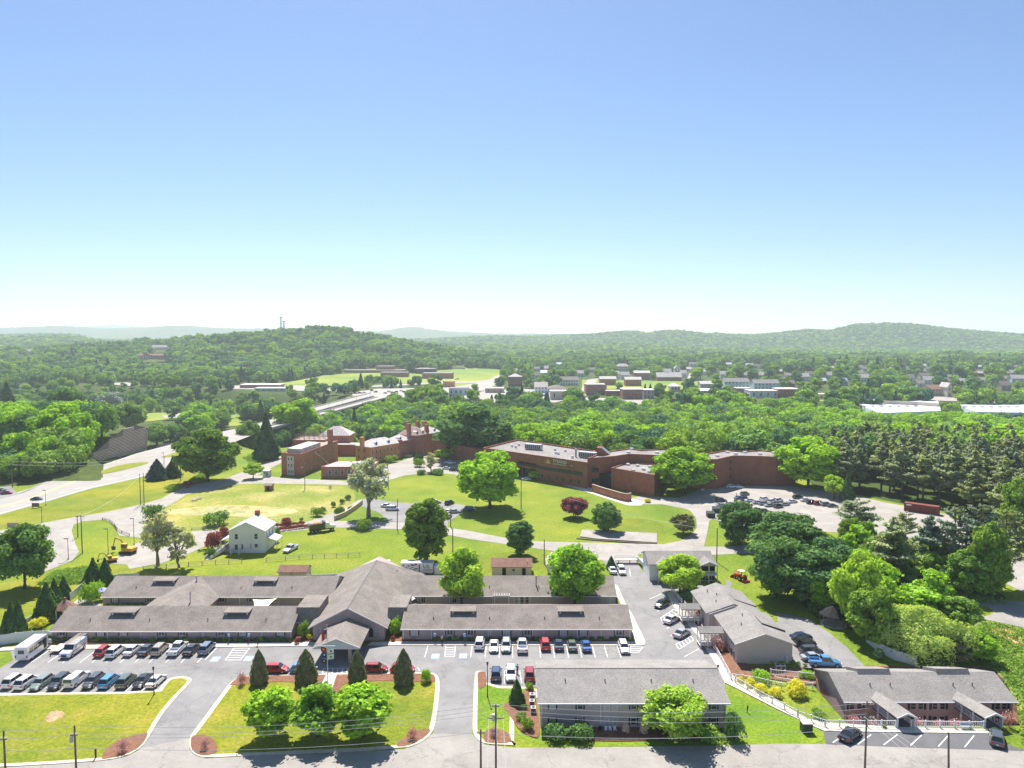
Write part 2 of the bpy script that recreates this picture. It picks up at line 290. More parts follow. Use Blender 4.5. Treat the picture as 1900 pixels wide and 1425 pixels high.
# ---------------------------------------------------------------- mesh helpers
def tag(o, label=None, cat=None, group=None, kind=None):
    if label: o['label'] = label
    if cat: o['category'] = cat
    if group: o['group'] = group
    if kind: o['kind'] = kind
    return o
def thing(name, label, cat, loc=(0, 0, 0), rotz=0, group=None):
    o = bpy.data.objects.new(name, None); C.objects.link(o); o.empty_display_size = 0.3
    o.location = loc; o.rotation_euler = (0, 0, rotz); return tag(o, label, cat, group)
class MB:
    def __init__(s): s.v = []; s.f = []; s.m = []; s.cur = 0
    def add(s, vs, fs):
        b = len(s.v); s.v += [tuple(p) for p in vs]
        for f in fs: s.f.append([b+i for i in f]); s.m.append(s.cur)
        return s
    def box(s, x0, x1, y0, y1, z0, z1):
        return s.add([(x0,y0,z0),(x1,y0,z0),(x1,y1,z0),(x0,y1,z0),(x0,y0,z1),(x1,y0,z1),(x1,y1,z1),(x0,y1,z1)],
            [(0,3,2,1),(4,5,6,7),(0,1,5,4),(1,2,6,5),(2,3,7,6),(3,0,4,7)])
    def prism(s, pts, z0, z1):
        a = sum(pts[i][0]*pts[(i+1)%len(pts)][1]-pts[(i+1)%len(pts)][0]*pts[i][1] for i in range(len(pts)))
        if a < 0: pts = pts[::-1]
        n = len(pts)
        return s.add([(x,y,z0) for x,y in pts]+[(x,y,z1) for x,y in pts],
            [tuple(range(n-1,-1,-1)), tuple(range(n,2*n))]+[(i,(i+1)%n,n+(i+1)%n,n+i) for i in range(n)])
    def xprism(s, pts, x0, x1):           # outline in (y, z) pushed along x
        a = sum(pts[i][0]*pts[(i+1)%len(pts)][1]-pts[(i+1)%len(pts)][0]*pts[i][1] for i in range(len(pts)))
        if a < 0: pts = pts[::-1]
        n = len(pts)
        return s.add([(x0,y,z) for y,z in pts]+[(x1,y,z) for y,z in pts],
            [tuple(range(n-1,-1,-1)), tuple(range(n,2*n))]+[(i,(i+1)%n,n+(i+1)%n,n+i) for i in range(n)])
    def yprism(s, pts, y0, y1):           # outline in (x, z) pushed along y
        a = sum(pts[i][0]*pts[(i+1)%len(pts)][1]-pts[(i+1)%len(pts)][0]*pts[i][1] for i in range(len(pts)))
        if a < 0: pts = pts[::-1]
        n = len(pts)
        return s.add([(x,y0,z) for x,z in pts]+[(x,y1,z) for x,z in pts],
            [tuple(range(n)), tuple(range(2*n-1,n-1,-1))]+[(i,n+i,n+(i+1)%n,(i+1)%n) for i in range(n)])
    def cyl(s, x, y, z0, z1, r, n=10, r2=None):
        r2 = r if r2 is None else r2
        return s.add([(x+r*math.cos(2*math.pi*i/n), y+r*math.sin(2*math.pi*i/n), z0) for i in range(n)]+
            [(x+r2*math.cos(2*math.pi*i/n), y+r2*math.sin(2*math.pi*i/n), z1) for i in range(n)],
            [tuple(range(n-1,-1,-1)), tuple(range(n,2*n))]+[(i,(i+1)%n,n+(i+1)%n,n+i) for i in range(n)])
    def xcyl(s, x0, x1, y, z, r, n=14):
        return s.add([(x0, y+r*math.cos(2*math.pi*i/n), z+r*math.sin(2*math.pi*i/n)) for i in range(n)]+
            [(x1, y+r*math.cos(2*math.pi*i/n), z+r*math.sin(2*math.pi*i/n)) for i in range(n)],
            [tuple(range(n-1,-1,-1)), tuple(range(n,2*n))]+[(i,(i+1)%n,n+(i+1)%n,n+i) for i in range(n)])
    def tube(s, pts, r, n=6, r1=None):
        pts = [Vector(p) for p in pts]; rings = []; N = len(pts)
        for i, p in enumerate(pts):
            d = (pts[min(i+1,N-1)]-pts[max(i-1,0)]).normalized()
            a = d.cross(Vector((0,0,1))) if abs(d.z) < 0.95 else d.cross(Vector((1,0,0)))
            a.normalize(); b = d.cross(a); rr = r if r1 is None else r+(r1-r)*i/(N-1)
            rings.append([p+a*rr*math.cos(2*math.pi*k/n)+b*rr*math.sin(2*math.pi*k/n) for k in range(n)])
        vs = [q for g in rings for q in g]; fs = [tuple(range(n)), tuple(range((N-1)*n+n-1, (N-1)*n-1, -1))]
        for i in range(N-1):
            for k in range(n): fs.append((i*n+k, (i+1)*n+k, (i+1)*n+(k+1)%n, i*n+(k+1)%n))
        return s.add(vs, fs)
    def ball(s, c, r, nu=10, nv=7):
        rx, ry, rz = (r, r, r) if not isinstance(r, tuple) else r
        vs = [(c[0], c[1], c[2]-rz)]
        for j in range(1, nv):
            t = -math.pi/2+math.pi*j/nv
            for i in range(nu): vs.append((c[0]+rx*math.cos(t)*math.cos(2*math.pi*i/nu), c[1]+ry*math.cos(t)*math.sin(2*math.pi*i/nu), c[2]+rz*math.sin(t)))
        vs.append((c[0], c[1], c[2]+rz)); fs = []
        for i in range(nu): fs.append((0, 1+(i+1)%nu, 1+i))
        for j in range(nv-2):
            for i in range(nu):
                a = 1+j*nu; fs.append((a+i, a+(i+1)%nu, a+nu+(i+1)%nu, a+nu+i))
        t = len(vs)-1; a = 1+(nv-2)*nu
        for i in range(nu): fs.append((t, a+i, a+(i+1)%nu))
        return s.add(vs, fs)
    def mesh(s, name, mats):
        me = bpy.data.meshes.new(name); me.from_pydata(s.v, [], s.f)
        for m in (mats if isinstance(mats, (list, tuple)) else [mats]): me.materials.append(m)
        if any(s.m): me.polygons.foreach_set('material_index', s.m)
        me.update(); return me
def link(name, me, parent=None):
    o = bpy.data.objects.new(name, me); C.objects.link(o)
    if parent is not None: o.parent = parent
    return o
def obj(name, mb, mat, parent=None, smooth=False):
    me = mb.mesh(name, mat)
    if smooth: me.polygons.foreach_set('use_smooth', [True]*len(me.polygons))
    return link(name, me, parent)
def copy_tree(o, parent=None):
    c = o.copy(); C.objects.link(c); c.parent = parent
    for ch in o.children: copy_tree(ch, c)
    return c
def area(a): return sum(a[i][0]*a[(i+1)%len(a)][1]-a[(i+1)%len(a)][0]*a[i][1] for i in range(len(a)))/2
def offset(pts, d):
    """inset (d>0) a closed outline"""
    if area(pts) < 0: pts = pts[::-1]
    n = len(pts); out = []
    for i in range(n):
        p0, p1, p2 = Vector(pts[i-1]), Vector(pts[i]), Vector(pts[(i+1)%n])
        e1 = (p1-p0).normalized(); e2 = (p2-p1).normalized()
        n1 = Vector((-e1.y, e1.x)); n2 = Vector((-e2.y, e2.x)); b = n1+n2
        if b.length < 1e-4: b = n1
        b.normalize(); k = d/max(0.45, b.dot(n1)); out.append((p1.x+b.x*k, p1.y+b.y*k))
    return out
def smooth_line(pts, it=2, closed=True):
    for _ in range(it):
        q = []; n = len(pts)
        for i in range(n if closed else n-1):
            a, b = pts[i], pts[(i+1)%n]
            q += [(a[0]*.75+b[0]*.25, a[1]*.75+b[1]*.25), (a[0]*.25+b[0]*.75, a[1]*.25+b[1]*.75)]
        if not closed: q = [pts[0]]+q+[pts[-1]]
        pts = q
    return pts
from mathutils.geometry import tessellate_polygon
def sheet(name, world_pts, z, mat, th=0.0, kind='structure', label=None, cat=None):
    """a flat sheet (or slab when th>0) over a possibly concave outline"""
    pts = world_pts if area(world_pts) > 0 else world_pts[::-1]
    tris = tessellate_polygon([[Vector((x, y, 0)) for x, y in pts]])
    mb = MB(); n = len(pts); vs = [(x, y, z) for x, y in pts]; fs = []
    for t in tris:
        a = [pts[i] for i in t]
        fs.append(tuple(t) if area(a) > 0 else tuple(t[::-1]))
    if th > 0:
        vs += [(x, y, z-th) for x, y in pts]
        fs += [(n+i, n+(i+1)%n, (i+1)%n, i) for i in range(n)]
    mb.add(vs, fs); o = obj(name, mb, mat)
    if kind: o['kind'] = kind
    if label: tag(o, label, cat)
    return o
def gp(pp, z=0): return [G(x, y, z) for x, y in pp]
def ring(name, pts, w, z, h, mat):
    """band of width w inside a closed outline, standing h high"""
    a = pts if area(pts) > 0 else pts[::-1]; b = offset(a, w); n = len(a)
    vs = [(x,y,z) for x,y in a]+[(x,y,z+h) for x,y in a]+[(x,y,z+h) for x,y in b]+[(x,y,z) for x,y in b]; fs = []
    for i in range(n):
        j = (i+1)%n
        fs += [(i,j,n+j,n+i), (n+i,n+j,2*n+j,2*n+i), (2*n+i,2*n+j,3*n+j,3*n+i)]
    o = obj(name, MB().add(vs, fs), mat); o['kind'] = 'structure'; return o
def strip(mb, line, w, z, th=0.0):
    """ribbon of width w along an open line in the ground plane"""
    P = [Vector(p) for p in line]; L = []; Rr = []
    for i in range(len(P)):
        d = (P[min(i+1, len(P)-1)]-P[max(i-1, 0)]).normalized(); nn = Vector((-d.y, d.x))*w/2
        L.append(P[i]+nn); Rr.append(P[i]-nn)
    n = len(P); vs = [(p.x,p.y,z) for p in L]+[(p.x,p.y,z) for p in Rr]
    fs = [(i, n+i, n+i+1, i+1) for i in range(n-1)]
    if th > 0:
        vs += [(p.x,p.y,z-th) for p in L]+[(p.x,p.y,z-th) for p in Rr]
        fs += [(2*n+i, i, i+1, 2*n+i+1) for i in range(n-1)]+[(n+i, 3*n+i, 3*n+i+1, n+i+1) for i in range(n-1)]
        fs += [(0, 2*n, 3*n, n), (n-1, 2*n-1, 4*n-1, 3*n-1)]
    mb.add(vs, fs); return mb
# ---------------------------------------------------------------- ground sheet: one terrain reaching the far ridges
def build_terrain():
    pxs = np.linspace(-560, 2460, 900)
    Ys = [-60, 30, 60, 100]+[106+.5*k for k in range(50)]+[150, 200, 250, 300, 345]
    y = 345.0
    while y < 11500:
        y *= 1.0062; Ys.append(y)
    Ys = np.array(Ys)
    U = (pxs-CX)/F
    Xg = np.where(Ys[:, None] > 60, U[None, :]*Ys[:, None], U[None, :]*np.maximum(260, Ys[:, None]*0+260))
    Yg = np.repeat(Ys[:, None], len(pxs), 1)
    H = terr(Xg, Yg)
    k = sstep((Yg-2900)/600.0)
    H = H + k*(nr.random(H.shape)*13.0*np.clip(Yg/6000.0, 0.45, 1.3)-2)
    nR, nC = H.shape
    co = np.stack([Xg, Yg, H], -1).reshape(-1, 3).astype(np.float32)
    i, j = np.meshgrid(np.arange(nR-1), np.arange(nC-1), indexing='ij'); a = (i*nC+j).ravel()
    q = np.stack([a, a+1, a+nC+1, a+nC], 1).astype(np.int32)
    me = bpy.data.meshes.new('ground'); me.vertices.add(len(co)); me.vertices.foreach_set('co', co.ravel())
    me.loops.add(q.size); me.loops.foreach_set('vertex_index', q.ravel())
    me.polygons.add(len(q)); me.polygons.foreach_set('loop_start', np.arange(0, q.size, 4, dtype=np.int32)); me.polygons.foreach_set('loop_total', np.full(len(q), 4, np.int32))
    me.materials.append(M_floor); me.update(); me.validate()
    o = link('ground', me); o['kind'] = 'structure'; return o
build_terrain()
# campus lawn over the flat part of the ground
HOLE = [(53.0,108.3),(53.0,128.4),(88.6,128.4),(88.6,108.3)]
def sheet_hole(name, pts, hole, z, mat):
    pts = pts if area(pts) > 0 else pts[::-1]; al_ = pts+hole; fs = []
    for t in tessellate_polygon([[Vector((x, y, 0)) for x, y in pts], [Vector((x, y, 0)) for x, y in hole]]):
        fs.append(tuple(t) if area([al_[i] for i in t]) > 0 else tuple(t[::-1]))
    o = obj(name, MB().add([(x, y, z) for x, y in al_], fs), mat); o['kind'] = 'structure'
sheet_hole('campus_lawn', [G(-420, 1900), G(2320, 1900)] + [G(2000, 1050), G(1850, 930), G(1500, 880), G(1200, 850), G(900, 840), G(800, 828), G(640, 822), G(470, 835), G(420, 820), G(250, 853), G(60, 900), G(-300, 920)], HOLE, 0.015, M_lawn)
vs = [(53+i*.6, 108.3+j*.5) for j in range(42) for i in range(60)]
o = obj('hollow_lawn', MB().add([(x, y, float(terr(x, y))+.03) for x, y in vs], [(j*60+i, j*60+i+1, j*60+i+61, j*60+i+60) for j in range(41) for i in range(59)]), M_mulch); o['kind'] = 'structure'
for nm, pp, m in [
    ('meadow', [(262,975),(300,945),(345,922),(410,905),(500,902),(610,902),(655,905),(662,930),(640,945),(600,962),(560,975),(480,985),(400,984),(300,984)], M_meadow),
    ('straw_patch', [(290,948),(400,938),(470,938),(540,943),(560,950),(520,956),(480,962),(400,955),(320,957)], M_straw),
    ('front_lawn', [(0,1289),(60,1287.5),(290,1286),(302,1272),(318,1262),(335,1259),(346,1261),(349,1265),(344,1275),(322,1296),(293,1341),(271,1374),(258,1388),(233,1402),(203,1409),(130,1415),(-60,1424),(-160,1426),(-160,1289)], M_lawn_dry),
    ('green_verge', [(0,955),(60,942),(168,909),(252,890),(330,866),(352,856),(420,862),(395,880),(340,897),(300,924),(263,935),(137,959),(63,972),(-60,990),(-60,970)], M_lawn_dry),
    ('slope_grass', [(135,1062),(200,1047),(290,1060),(420,1070),(640,1068),(800,1060),(930,1020),(1040,1030),(1040,1060),(720,1066),(200,1075),(165,1100),(120,1125),(-40,1165),(-40,1090),(80,1066)], M_lawn_dry),
    ('tan_grass', [(1120,968),(1150,962),(1190,962),(1235,972),(1230,990),(1222,1008),(1160,985),(1100,982)], M_lawn_dry),
    ('weedy_bank', [(1745,1120),(1815,1150),(1900,1168),(2050,1190),(2050,1430),(1905,1385),(1885,1300),(1850,1240),(1760,1200)], M_meadow),
    ('side_lawn', [(954,1386.5),(953,1310),(998,1300),(1350,1290),(1365,1290),(1440,1318),(1528,1350),(1530,1381),(1450,1381),(1197,1385)], M_lush),
    ('bank_soil', [(1832,1162),(1862,1164),(1905,1180),(1935,1200),(1890,1200),(1855,1184)], M_soil),
    ('bare_patch', [(88,1325),(104,1319),(118,1322),(122,1328),(110,1334),(92,1344),(84,1338)], M_soil),
    ]:
    NZ = globals().get('NZ', 0.020)+0.0025; sheet(nm, smooth_line(gp(pp), 2), {'bare_patch': 0.15, 'front_lawn': 0.135}.get(nm, NZ), m)
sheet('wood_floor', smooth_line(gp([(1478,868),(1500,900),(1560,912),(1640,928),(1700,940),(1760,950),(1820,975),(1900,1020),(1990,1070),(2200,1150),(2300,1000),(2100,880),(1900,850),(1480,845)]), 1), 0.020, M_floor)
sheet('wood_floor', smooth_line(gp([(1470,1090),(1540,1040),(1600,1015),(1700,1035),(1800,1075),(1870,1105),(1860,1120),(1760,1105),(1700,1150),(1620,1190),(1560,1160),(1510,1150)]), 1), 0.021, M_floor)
# asphalt
ASPH = [
    ('front_road', [(-500,1432),(0,1425),(130,1417),(203,1411),(235,1404),(262,1390),(350,1370),(352,1392),(381,1408),(455,1404),(750,1391),(803,1362),(876,1363),(902,1383),(950,1388),(1197,1386),(1450,1381),(1531,1381),(1900,1393),(2500,1415),(2500,1800),(-500,1800)], M_road, 0.05),
    ('car_park', [(-200,1204),(80,1203.5),(400,1200),(590,1199),(745,1197.5),(1196,1196),(1197,1190),(1172,1140),(1140,1084),(1138,1066),(1118,1040),(1180,1040),(1190,1058),(1227,1079),(1290,1086),(1346,1086),(1348,1076),(1360,1082),(1350,1096),(1240,1098),(1246,1118),(1298,1184),(1332,1234.5),(1345,1255),(1345,1275),(902,1275),(879,1251),(876,1363),(803,1362),(815,1283),(815,1260),(799,1247),(440,1259),(413,1287),(350,1370),(253,1393),(287,1341),(337,1275),(347,1263),(335,1260),(315,1263),(292,1287),(-200,1288),(-200,1250),(0,1240),(25,1225),(18,1206)], M_asph, 0.04),
    ('building_lane', [(1440,1137),(1500,1148),(1530,1168),(1570,1200),(1606,1238),(1500,1240),(1478,1236),(1450,1180)], M_asph, 0.045),
    ('short_stay_parking', [(1528,1357),(1532,1381.5),(1700,1388),(1905,1394),(1880,1386),(1834,1363),(1700,1361)], M_asph_dk, 0.07),
    ('west_loop_road', [(-120,1003),(0,985),(63,973.5),(137,960),(200,950),(263,936),(300,925.5),(318,915),(350,901),(350,915),(328,930),(300,945),(275,962),(275,1000),(221,994),(212,975),(196,964),(152,968),(137,974),(133,985),(140,1010),(147,1024),(135,1040),(76,1064),(84,1047),(82,990),(40,985),(-120,1050)], M_pale, 0.045),
    ('upper_lane', [(340,903),(400,893),(425,886),(449,876),(470,868),(514,850),(521,846),(524,858),(500,870),(478,882),(520,886),(594,890),(651,893),(690,893),(700,868),(730,860),(775,846),(790,834),(802,850),(850,852),(890,870),(905,880),(870,886),(840,880),(800,877),(752,882),(722,891),(708,901.5),(655,900),(497,897.5),(434,899),(400,908),(345,918)], M_pale, 0.045),
    ('campus_lane', [(350,986),(403,983),(480,977),(560,970),(611,967),(666,967),(759,970.5),(830,979),(875,986),(942,999),(990,1005),(1041,1006),(1230,1010),(1262,1004),(1282,994),(1293,980),(1292,963),(1281,948),(1260,940),(1228,936),(1196,936),(1170,925),(1190,920),(1262,924),(1290,930),(1325,940),(1330,958),(1316,967),(1311,995),(1306,1014),(1353,1015),(1400,1009),(1440,1010),(1440,1026),(1391,1026.5),(1321,1030),(1240,1034),(1185,1028),(1180,1042),(1110,1040),(1098,1034),(1041,1024.5),(984,1016.5),(942,1010.5),(875,1001),(830,992.6),(759,982.5),(613,979),(560,984),(480,992),(350,999)], M_pale, 0.045),
    ('drive_to_upper_car_park', [(560,972),(603,957),(645,940),(666,927),(680,932),(655,948),(625,966),(600,975)], M_pale, 0.04),
    ('upper_car_park', [(666,927),(690,924),(721,930.5),(763,934.5),(800,928),(818,931),(847,935),(866,938),(856,952),(832,969),(830,980),(759,973),(722,971),(716,962),(700,950),(672,940)], M_asph, 0.04),
    ('machine_yard', [(269,997),(274,1003),(285,1012),(340,1000),(420,985),(400,1005),(345,1030),(300,1045),(240,1056),(236,1048),(200,1046),(232,1020),(262,1004)], M_pale, 0.04),
    ('staff_car_park', [(1228,936),(1262,924),(1300,907),(1345,903),(1460,901),(1560,914),(1640,932),(1700,943),(1760,955),(1860,1000),(1930,1060),(2000,1100),(1960,1130),(1860,1080),(1790,1050),(1740,1030),(1600,990),(1480,985),(1400,990),(1345,972),(1322,962),(1290,948),(1260,942)], M_pale, 0.04),
    ('east_lane', [(1740,1088),(1769,1094),(1847,1113),(1950,1122),(2100,1130),(2100,1200),(1900,1165),(1815,1147),(1835,1142),(1845,1137),(1835,1128),(1790,1112)], M_road, 0.045),
    ('building_path', [(1095,905),(1120,912),(1170,925),(1196,932),(1190,938),(1165,938),(1140,930),(1085,912),(1000,886),(940,876),(940,870),(960,874),(1000,882)], M_conc, 0.05),
    ('entrance_court', [(905,880),(945,868),(960,872),(1000,882),(998,888),(975,890),(930,886)], M_asph, 0.04),
    ('old_slab', [(1080,984),(1112,986),(1219,991),(1219,1008),(1180,1006),(1105,1001),(1076,997)], M_pale, 0.30),
    ]
for ai, (nm, pp, m, z) in enumerate(ASPH): sheet(nm, gp(pp), z+ai*.0011+.012, m, 0.28 if nm == 'old_slab' else 0)
# highway and its side streets
hw_low = [(-300,1010),(0,955.5),(88,930.5),(168,907),(252,888),(300,876),(352,855),(420,826),(495,797),(508,794)]
hw_up = [(505,777.5),(470,789),(387,806),(358,814.5),(316,825),(252,842),(210,856),(168,869.5),(126,882),(95,889),(60,905),(0,924),(-300,975)]
sheet('highway', gp(hw_low+hw_up), 0.045, M_hwy)
sheet('side_street', gp([(-200,930),(0,908),(34,916),(63,907),(95,889),(60,904),(34,917.5),(0,926),(-200,950)]), 0.05, M_asph)
sheet('side_car_park', gp([(-200,925),(0,904),(20,902),(33,916),(0,925),(-200,950)]), 0.06, M_asph)
sheet('highway_median', smooth_line(gp([(172,882),(200,869),(240,859),(282,857.5),(262,864),(215,876),(180,881)]), 2), 0.16, M_lawn_dry, 0.12)
sheet('far_median', smooth_line(gp([(297,849),(330,838),(352,833),(345,841),(310,849)]), 2), 0.16, M_lawn_dry, 0.12)
mb = MB(); strip(mb, gp([(-200,978),(0,942),(50,929),(100,909),(140,893),(172,882.5)]), 0.35, 0.065); strip(mb, gp([(-200,975),(0,939.5),(50,926.5),(100,907),(140,891.5),(172,881)]), 0.35, 0.065)
o = obj('highway_yellow_line', mb, M_yel); o['kind'] = 'structure'
mb = MB(); strip(mb, gp([(-200,990),(0,953),(88,928.5),(168,905),(252,886.5),(330,862)]), 0.3, 0.066); strip(mb, gp([(95,890.5),(126,884),(168,871),(252,843.5),(316,826.5)]), 0.3, 0.066)
for a in range(8):
    x = 20+a*30; y = 940-a*8.2; strip(mb, gp([(x, y), (x+9, y-2.4)]), 0.3, 0.066)
o = obj('highway_white_line', mb, M_line); o['kind'] = 'structure'
# islands with kerbs
isl_left = [(-160,1289.5),(0,1288.5),(60,1286.5),(292,1284.5),(302,1270),(313,1259.5),(337,1255.5),(352,1257.5),(357,1263),(347,1275),(326,1296),(298,1331),(278,1367),(263,1388),(235,1404),(203,1411),(130,1417),(0,1424.5),(-160,1428)]
ring('kerb', smooth_line(gp(isl_left), 1), 0.72, 0.02, 0.12, M_kerb)
isl_mid = [(350,1370),(352,1392),(363,1403),(381.6,1407.5),(455,1403.5),(750,1390.5),(784,1378),(803,1361),(809.5,1335.5),(815.8,1283),(815.8,1262),(809.5,1252),(799,1248.5),(700,1249.5),(666,1251),(459.5,1254.5),(440.5,1259),(426,1268),(413,1286),(392,1314),(367,1348)]
w = smooth_line(gp(isl_mid), 1); ring('kerb', w, 0.75, 0.02, 0.12, M_kerb); sheet('island_lawn', offset(w, 0.7), 0.125, M_lawn_dry)
isl_r = [(877,1340),(877,1360),(885,1374),(902,1382),(951,1383.5),(954,1386),(954,1300),(1000,1300),(1003,1276),(902,1274),(903,1247),(886,1245.5),(880,1251)]
w = smooth_line(gp(isl_r), 1); ring('kerb', w, 0.72, 0.02, 0.12, M_kerb); sheet('side_island_lawn', offset(w, 0.7), 0.125, M_lush)
for pp in [
    [(186,1411),(196,1392),(215,1377),(240,1368),(272,1361),(275,1364),(262,1386),(235,1401),(205,1408)],
    [(354,1368),(370,1364),(392,1368),(403,1384),(403,1399),(380,1404),(364,1400),(354,1390)],
    [(424,1275),(434,1264),(444,1258),(460,1256),(666,1252.5),(800,1250.5),(808,1257),(808,1268),(770,1266.5),(700,1264),(640,1268),(626,1283),(625,1296),(600,1300),(566,1296),(567,1283),(573,1268),(500,1266)],
    [(733,1387),(742,1376),(765,1360),(796,1352),(799,1359),(780,1375),(755,1386)],
    [(888,1281),(886,1260),(886,1250),(892,1247),(902,1248),(903,1272),(900,1275)],
    [(898,1377),(896,1362),(910,1354),(930,1354),(946,1364),(950,1381),(905,1380)],
    [(931,1310),(950,1300),(985,1275),(992,1277),(1002,1345),(1000,1372),(985,1368),(965,1358),(950,1335)],
    [(1172,1140),(1185,1190),(1176,1192),(1168,1150)],
    [(1240,1100),(1262,1108),(1372,1235),(1440,1240),(1475,1240),(1520,1260),(1510,1275),(1440,1262),(1420,1260),(1350,1258),(1290,1160)],
    [(1003,1348),(1347,1348),(1350,1376),(1290,1374),(1100,1377),(1005,1370)],
    [(540,1192),(556,1175),(580,1180),(590,1190),(575,1194)], [(714,1178),(746,1180),(748,1192),(716,1192)],
    [(98,1187),(545,1187),(546,1194),(100,1199)], [(745,1186),(1172,1186),(1172,1191),(745,1192)],
    ]:
    sheet('mulch_bed', smooth_line(gp(pp), 1), 0.178, M_mulch, 0.05)
# footpaths
for pp in [[(-40,1204),(80,1199.5),(240,1197),(400,1194.5),(590,1193),(610,1199),(400,1202),(80,1206),(-40,1210)],
    [(682,1198),(690,1192.5),(745,1192),(1177,1191.5),(1175,1183),(1155,1128),(1140,1096),(1138,1084),(1146,1088),(1160,1120),(1172,1139),(1197,1190),(1197,1197),(1190,1199),(745,1198.5)],
    [(1238,1102),(1246,1098),(1262,1120),(1302,1175),(1350,1245),(1368,1262),(1440,1301),(1500,1336),(1545,1343),(1660,1350.5),(1834,1354),(1834,1362.5),(1660,1360),(1530,1358),(1500,1345),(1440,1316),(1362,1276),(1345,1268),(1332,1240),(1298,1186),(1246,1122)],
    [(594,1276),(606,1252),(625,1252),(617,1277)]]:
    sheet('footpath', gp(pp), 0.18, M_conc, 0.16)
sheet('courtyard_path', smooth_line(gp([(120,1135),(140,1115),(150,1108),(160,1112),(185,1118),(190,1128),(150,1130),(140,1145)]), 1), 0.06, M_pale)
# painted bay lines
mb = MB()
def pl(a, b, w=0.13, z=0.06): strip(mb, gp([a, b]), w, z)
for x in [91,121,147,178,200,225,250,276,302,331,359,388]:
    a = G(x, 1207.5); b = (a[0]+rnd.uniform(-.05,.05), a[1]-5.2); strip(mb, [a, b], 0.12, 0.06)
for x in [402]: a = G(x, 1202.5); strip(mb, [a, (a[0], a[1]-5.2)], 0.12, 0.06)
for x in [-8, 18, 45, 74, 103, 133, 162, 196, 230, 258]:
    a = G(x+24, 1264); strip(mb, [a, (a[0], a[1]-4.8)], 0.12, 0.06)
for x in [794,876,902,927,951,1001,1026,1051,1075,1099,1121,1145]:
    a = G(x, 1198.5); strip(mb, [a, (a[0], a[1]-5.2)], 0.12, 0.06)
pl((936,1245),(936,1268)); pl((964,1245),(968,1268)); pl((716,1239),(719,1247)); pl((775,1239),(779,1245)); pl((535,1243),(541,1250)); 
def hatch(p0, p1, p2, p3, n):          # outline p0..p3 with bars between the long sides
    for a, b in ((p0,p1),(p1,p2),(p2,p3),(p3,p0)): pl(a, b)
    for k in range(1, n):
        t = k/n; pl((p0[0]+(p3[0]-p0[0])*t, p0[1]+(p3[1]-p0[1])*t), (p1[0]+(p2[0]-p1[0])*t, p1[1]+(p2[1]-p1[1])*t))
hatch((434,1203),(463,1203),(446,1225),(418,1225),5); hatch((827,1198.5),(845,1198.5),(843,1219),(825,1219),6)
hatch((1170,1200),(1193,1201),(1185,1211),(1170,1211),3); hatch((600,1241),(598,1250),(643,1250),(645,1240),5)
hatch((1254,1196),(1260,1205),(1287,1188),(1282,1181),5); hatch((1225.5,1147),(1229,1154),(1262,1137),(1250,1131),5)
for a, b in (((1205,1112),(1233,1100)),((1219,1135),(1243,1123)),((1237,1167),(1263,1151)),((1244,1180),(1250,1178)),((1270,1219),(1297,1204))): pl(a, b)
for a, b in (((1545,1379),(1558,1370)),((1592,1382),(1616,1364)),((1639.5,1383),(1665,1364)),((1689.5,1384),(1710,1365)),((1741,1386),(1759,1366)),((1790,1387),(1807,1366))): pl(a, b, 0.16, 0.09)
for a, b in (((740,943),(752,948)),((745,952),(758,957)),((1148,1056),(1150,1070)),((1168,1056),(1170,1070))): pl(a, b)
pl((111,982.5),(130,981.5), 0.4)
o = obj('bay_markings', mb, M_line); o['kind'] = 'structure'
for x, y in ((400,1223),(461.5,1222),(808,1217.5),(859.5,1217)):
    a = G(x, y); o = sheet('disabled_bay_mark', [(a[0]-.75,a[1]-1.1),(a[0]+.75,a[1]-1.1),(a[0]+.75,a[1]+.9),(a[0]-.75,a[1]+.9)], 0.062, M_blue_paint)
    mb = MB(); n = 14; c = (a[0]-.05, a[1]-.25)
    strip(mb, [(c[0]+.36*math.cos(t), c[1]+.36*math.sin(t)) for t in [R(70+i*20) for i in range(13)]], 0.12, 0.068)
    strip(mb, [(c[0], c[1]+.75), (c[0], c[1]+.1), (c[0]+.4, c[1]+.05), (c[0]+.5, c[1]-.4)], 0.12, 0.068)
    k = obj('wheelchair_symbol', mb, M_line, o); k.location = (0, 0, 0)
# fields, streets and yards of the town, laid on the terrain
TS = []
def tsheet(name, pp, mat, lift=0.25):
    TS.append(pp)
    pts = [GT(x, y)[:2] for x, y in pp]; pts = pts if area(pts) > 0 else pts[::-1]
    pts2 = []
    for i in range(len(pts)):
        a = Vector(pts[i]); b = Vector(pts[(i+1)%len(pts)]); n = max(1, int((b-a).length/30))
        for k in range(n): pts2.append(tuple(a+(b-a)*k/n))
    tris = tessellate_polygon([[Vector((x, y, 0)) for x, y in pts2]])
    fs = [tuple(t) if area([pts2[i] for i in t]) > 0 else tuple(t[::-1]) for t in tris]
    o = obj(name, MB().add([(x, y, float(terr(x, y))+lift) for x, y in pts2], fs), mat); o['kind'] = 'structure'; return o
tsheet('park_field', [(150,775),(178,767),(250,764),(330,768),(315,778),(250,785),(190,782)], M_field)
tsheet('river_meadow', [(425,772),(445,768),(450,790),(425,792)], M_field)
tsheet('school_grounds', [(520,712),(600,696),(640,694),(800,690),(850,683),(905,684),(935,687),(938,700),(930,716),(880,722),(810,716),(700,708),(640,720),(560,722)], M_field)
tsheet('playing_field', [(804,698),(850,688),(930,689),(932,697),(860,701)], M_field, 0.35)
tsheet('town_green', [(1080,705),(1270,708),(1268,726),(1200,728),(1150,722),(1080,722)], M_field)
tsheet('church_green', [(1285,708),(1345,710),(1345,722),(1285,720)], M_field)
tsheet('riverside_green', [(1075,742),(1130,742),(1115,752),(1060,750)], M_field)
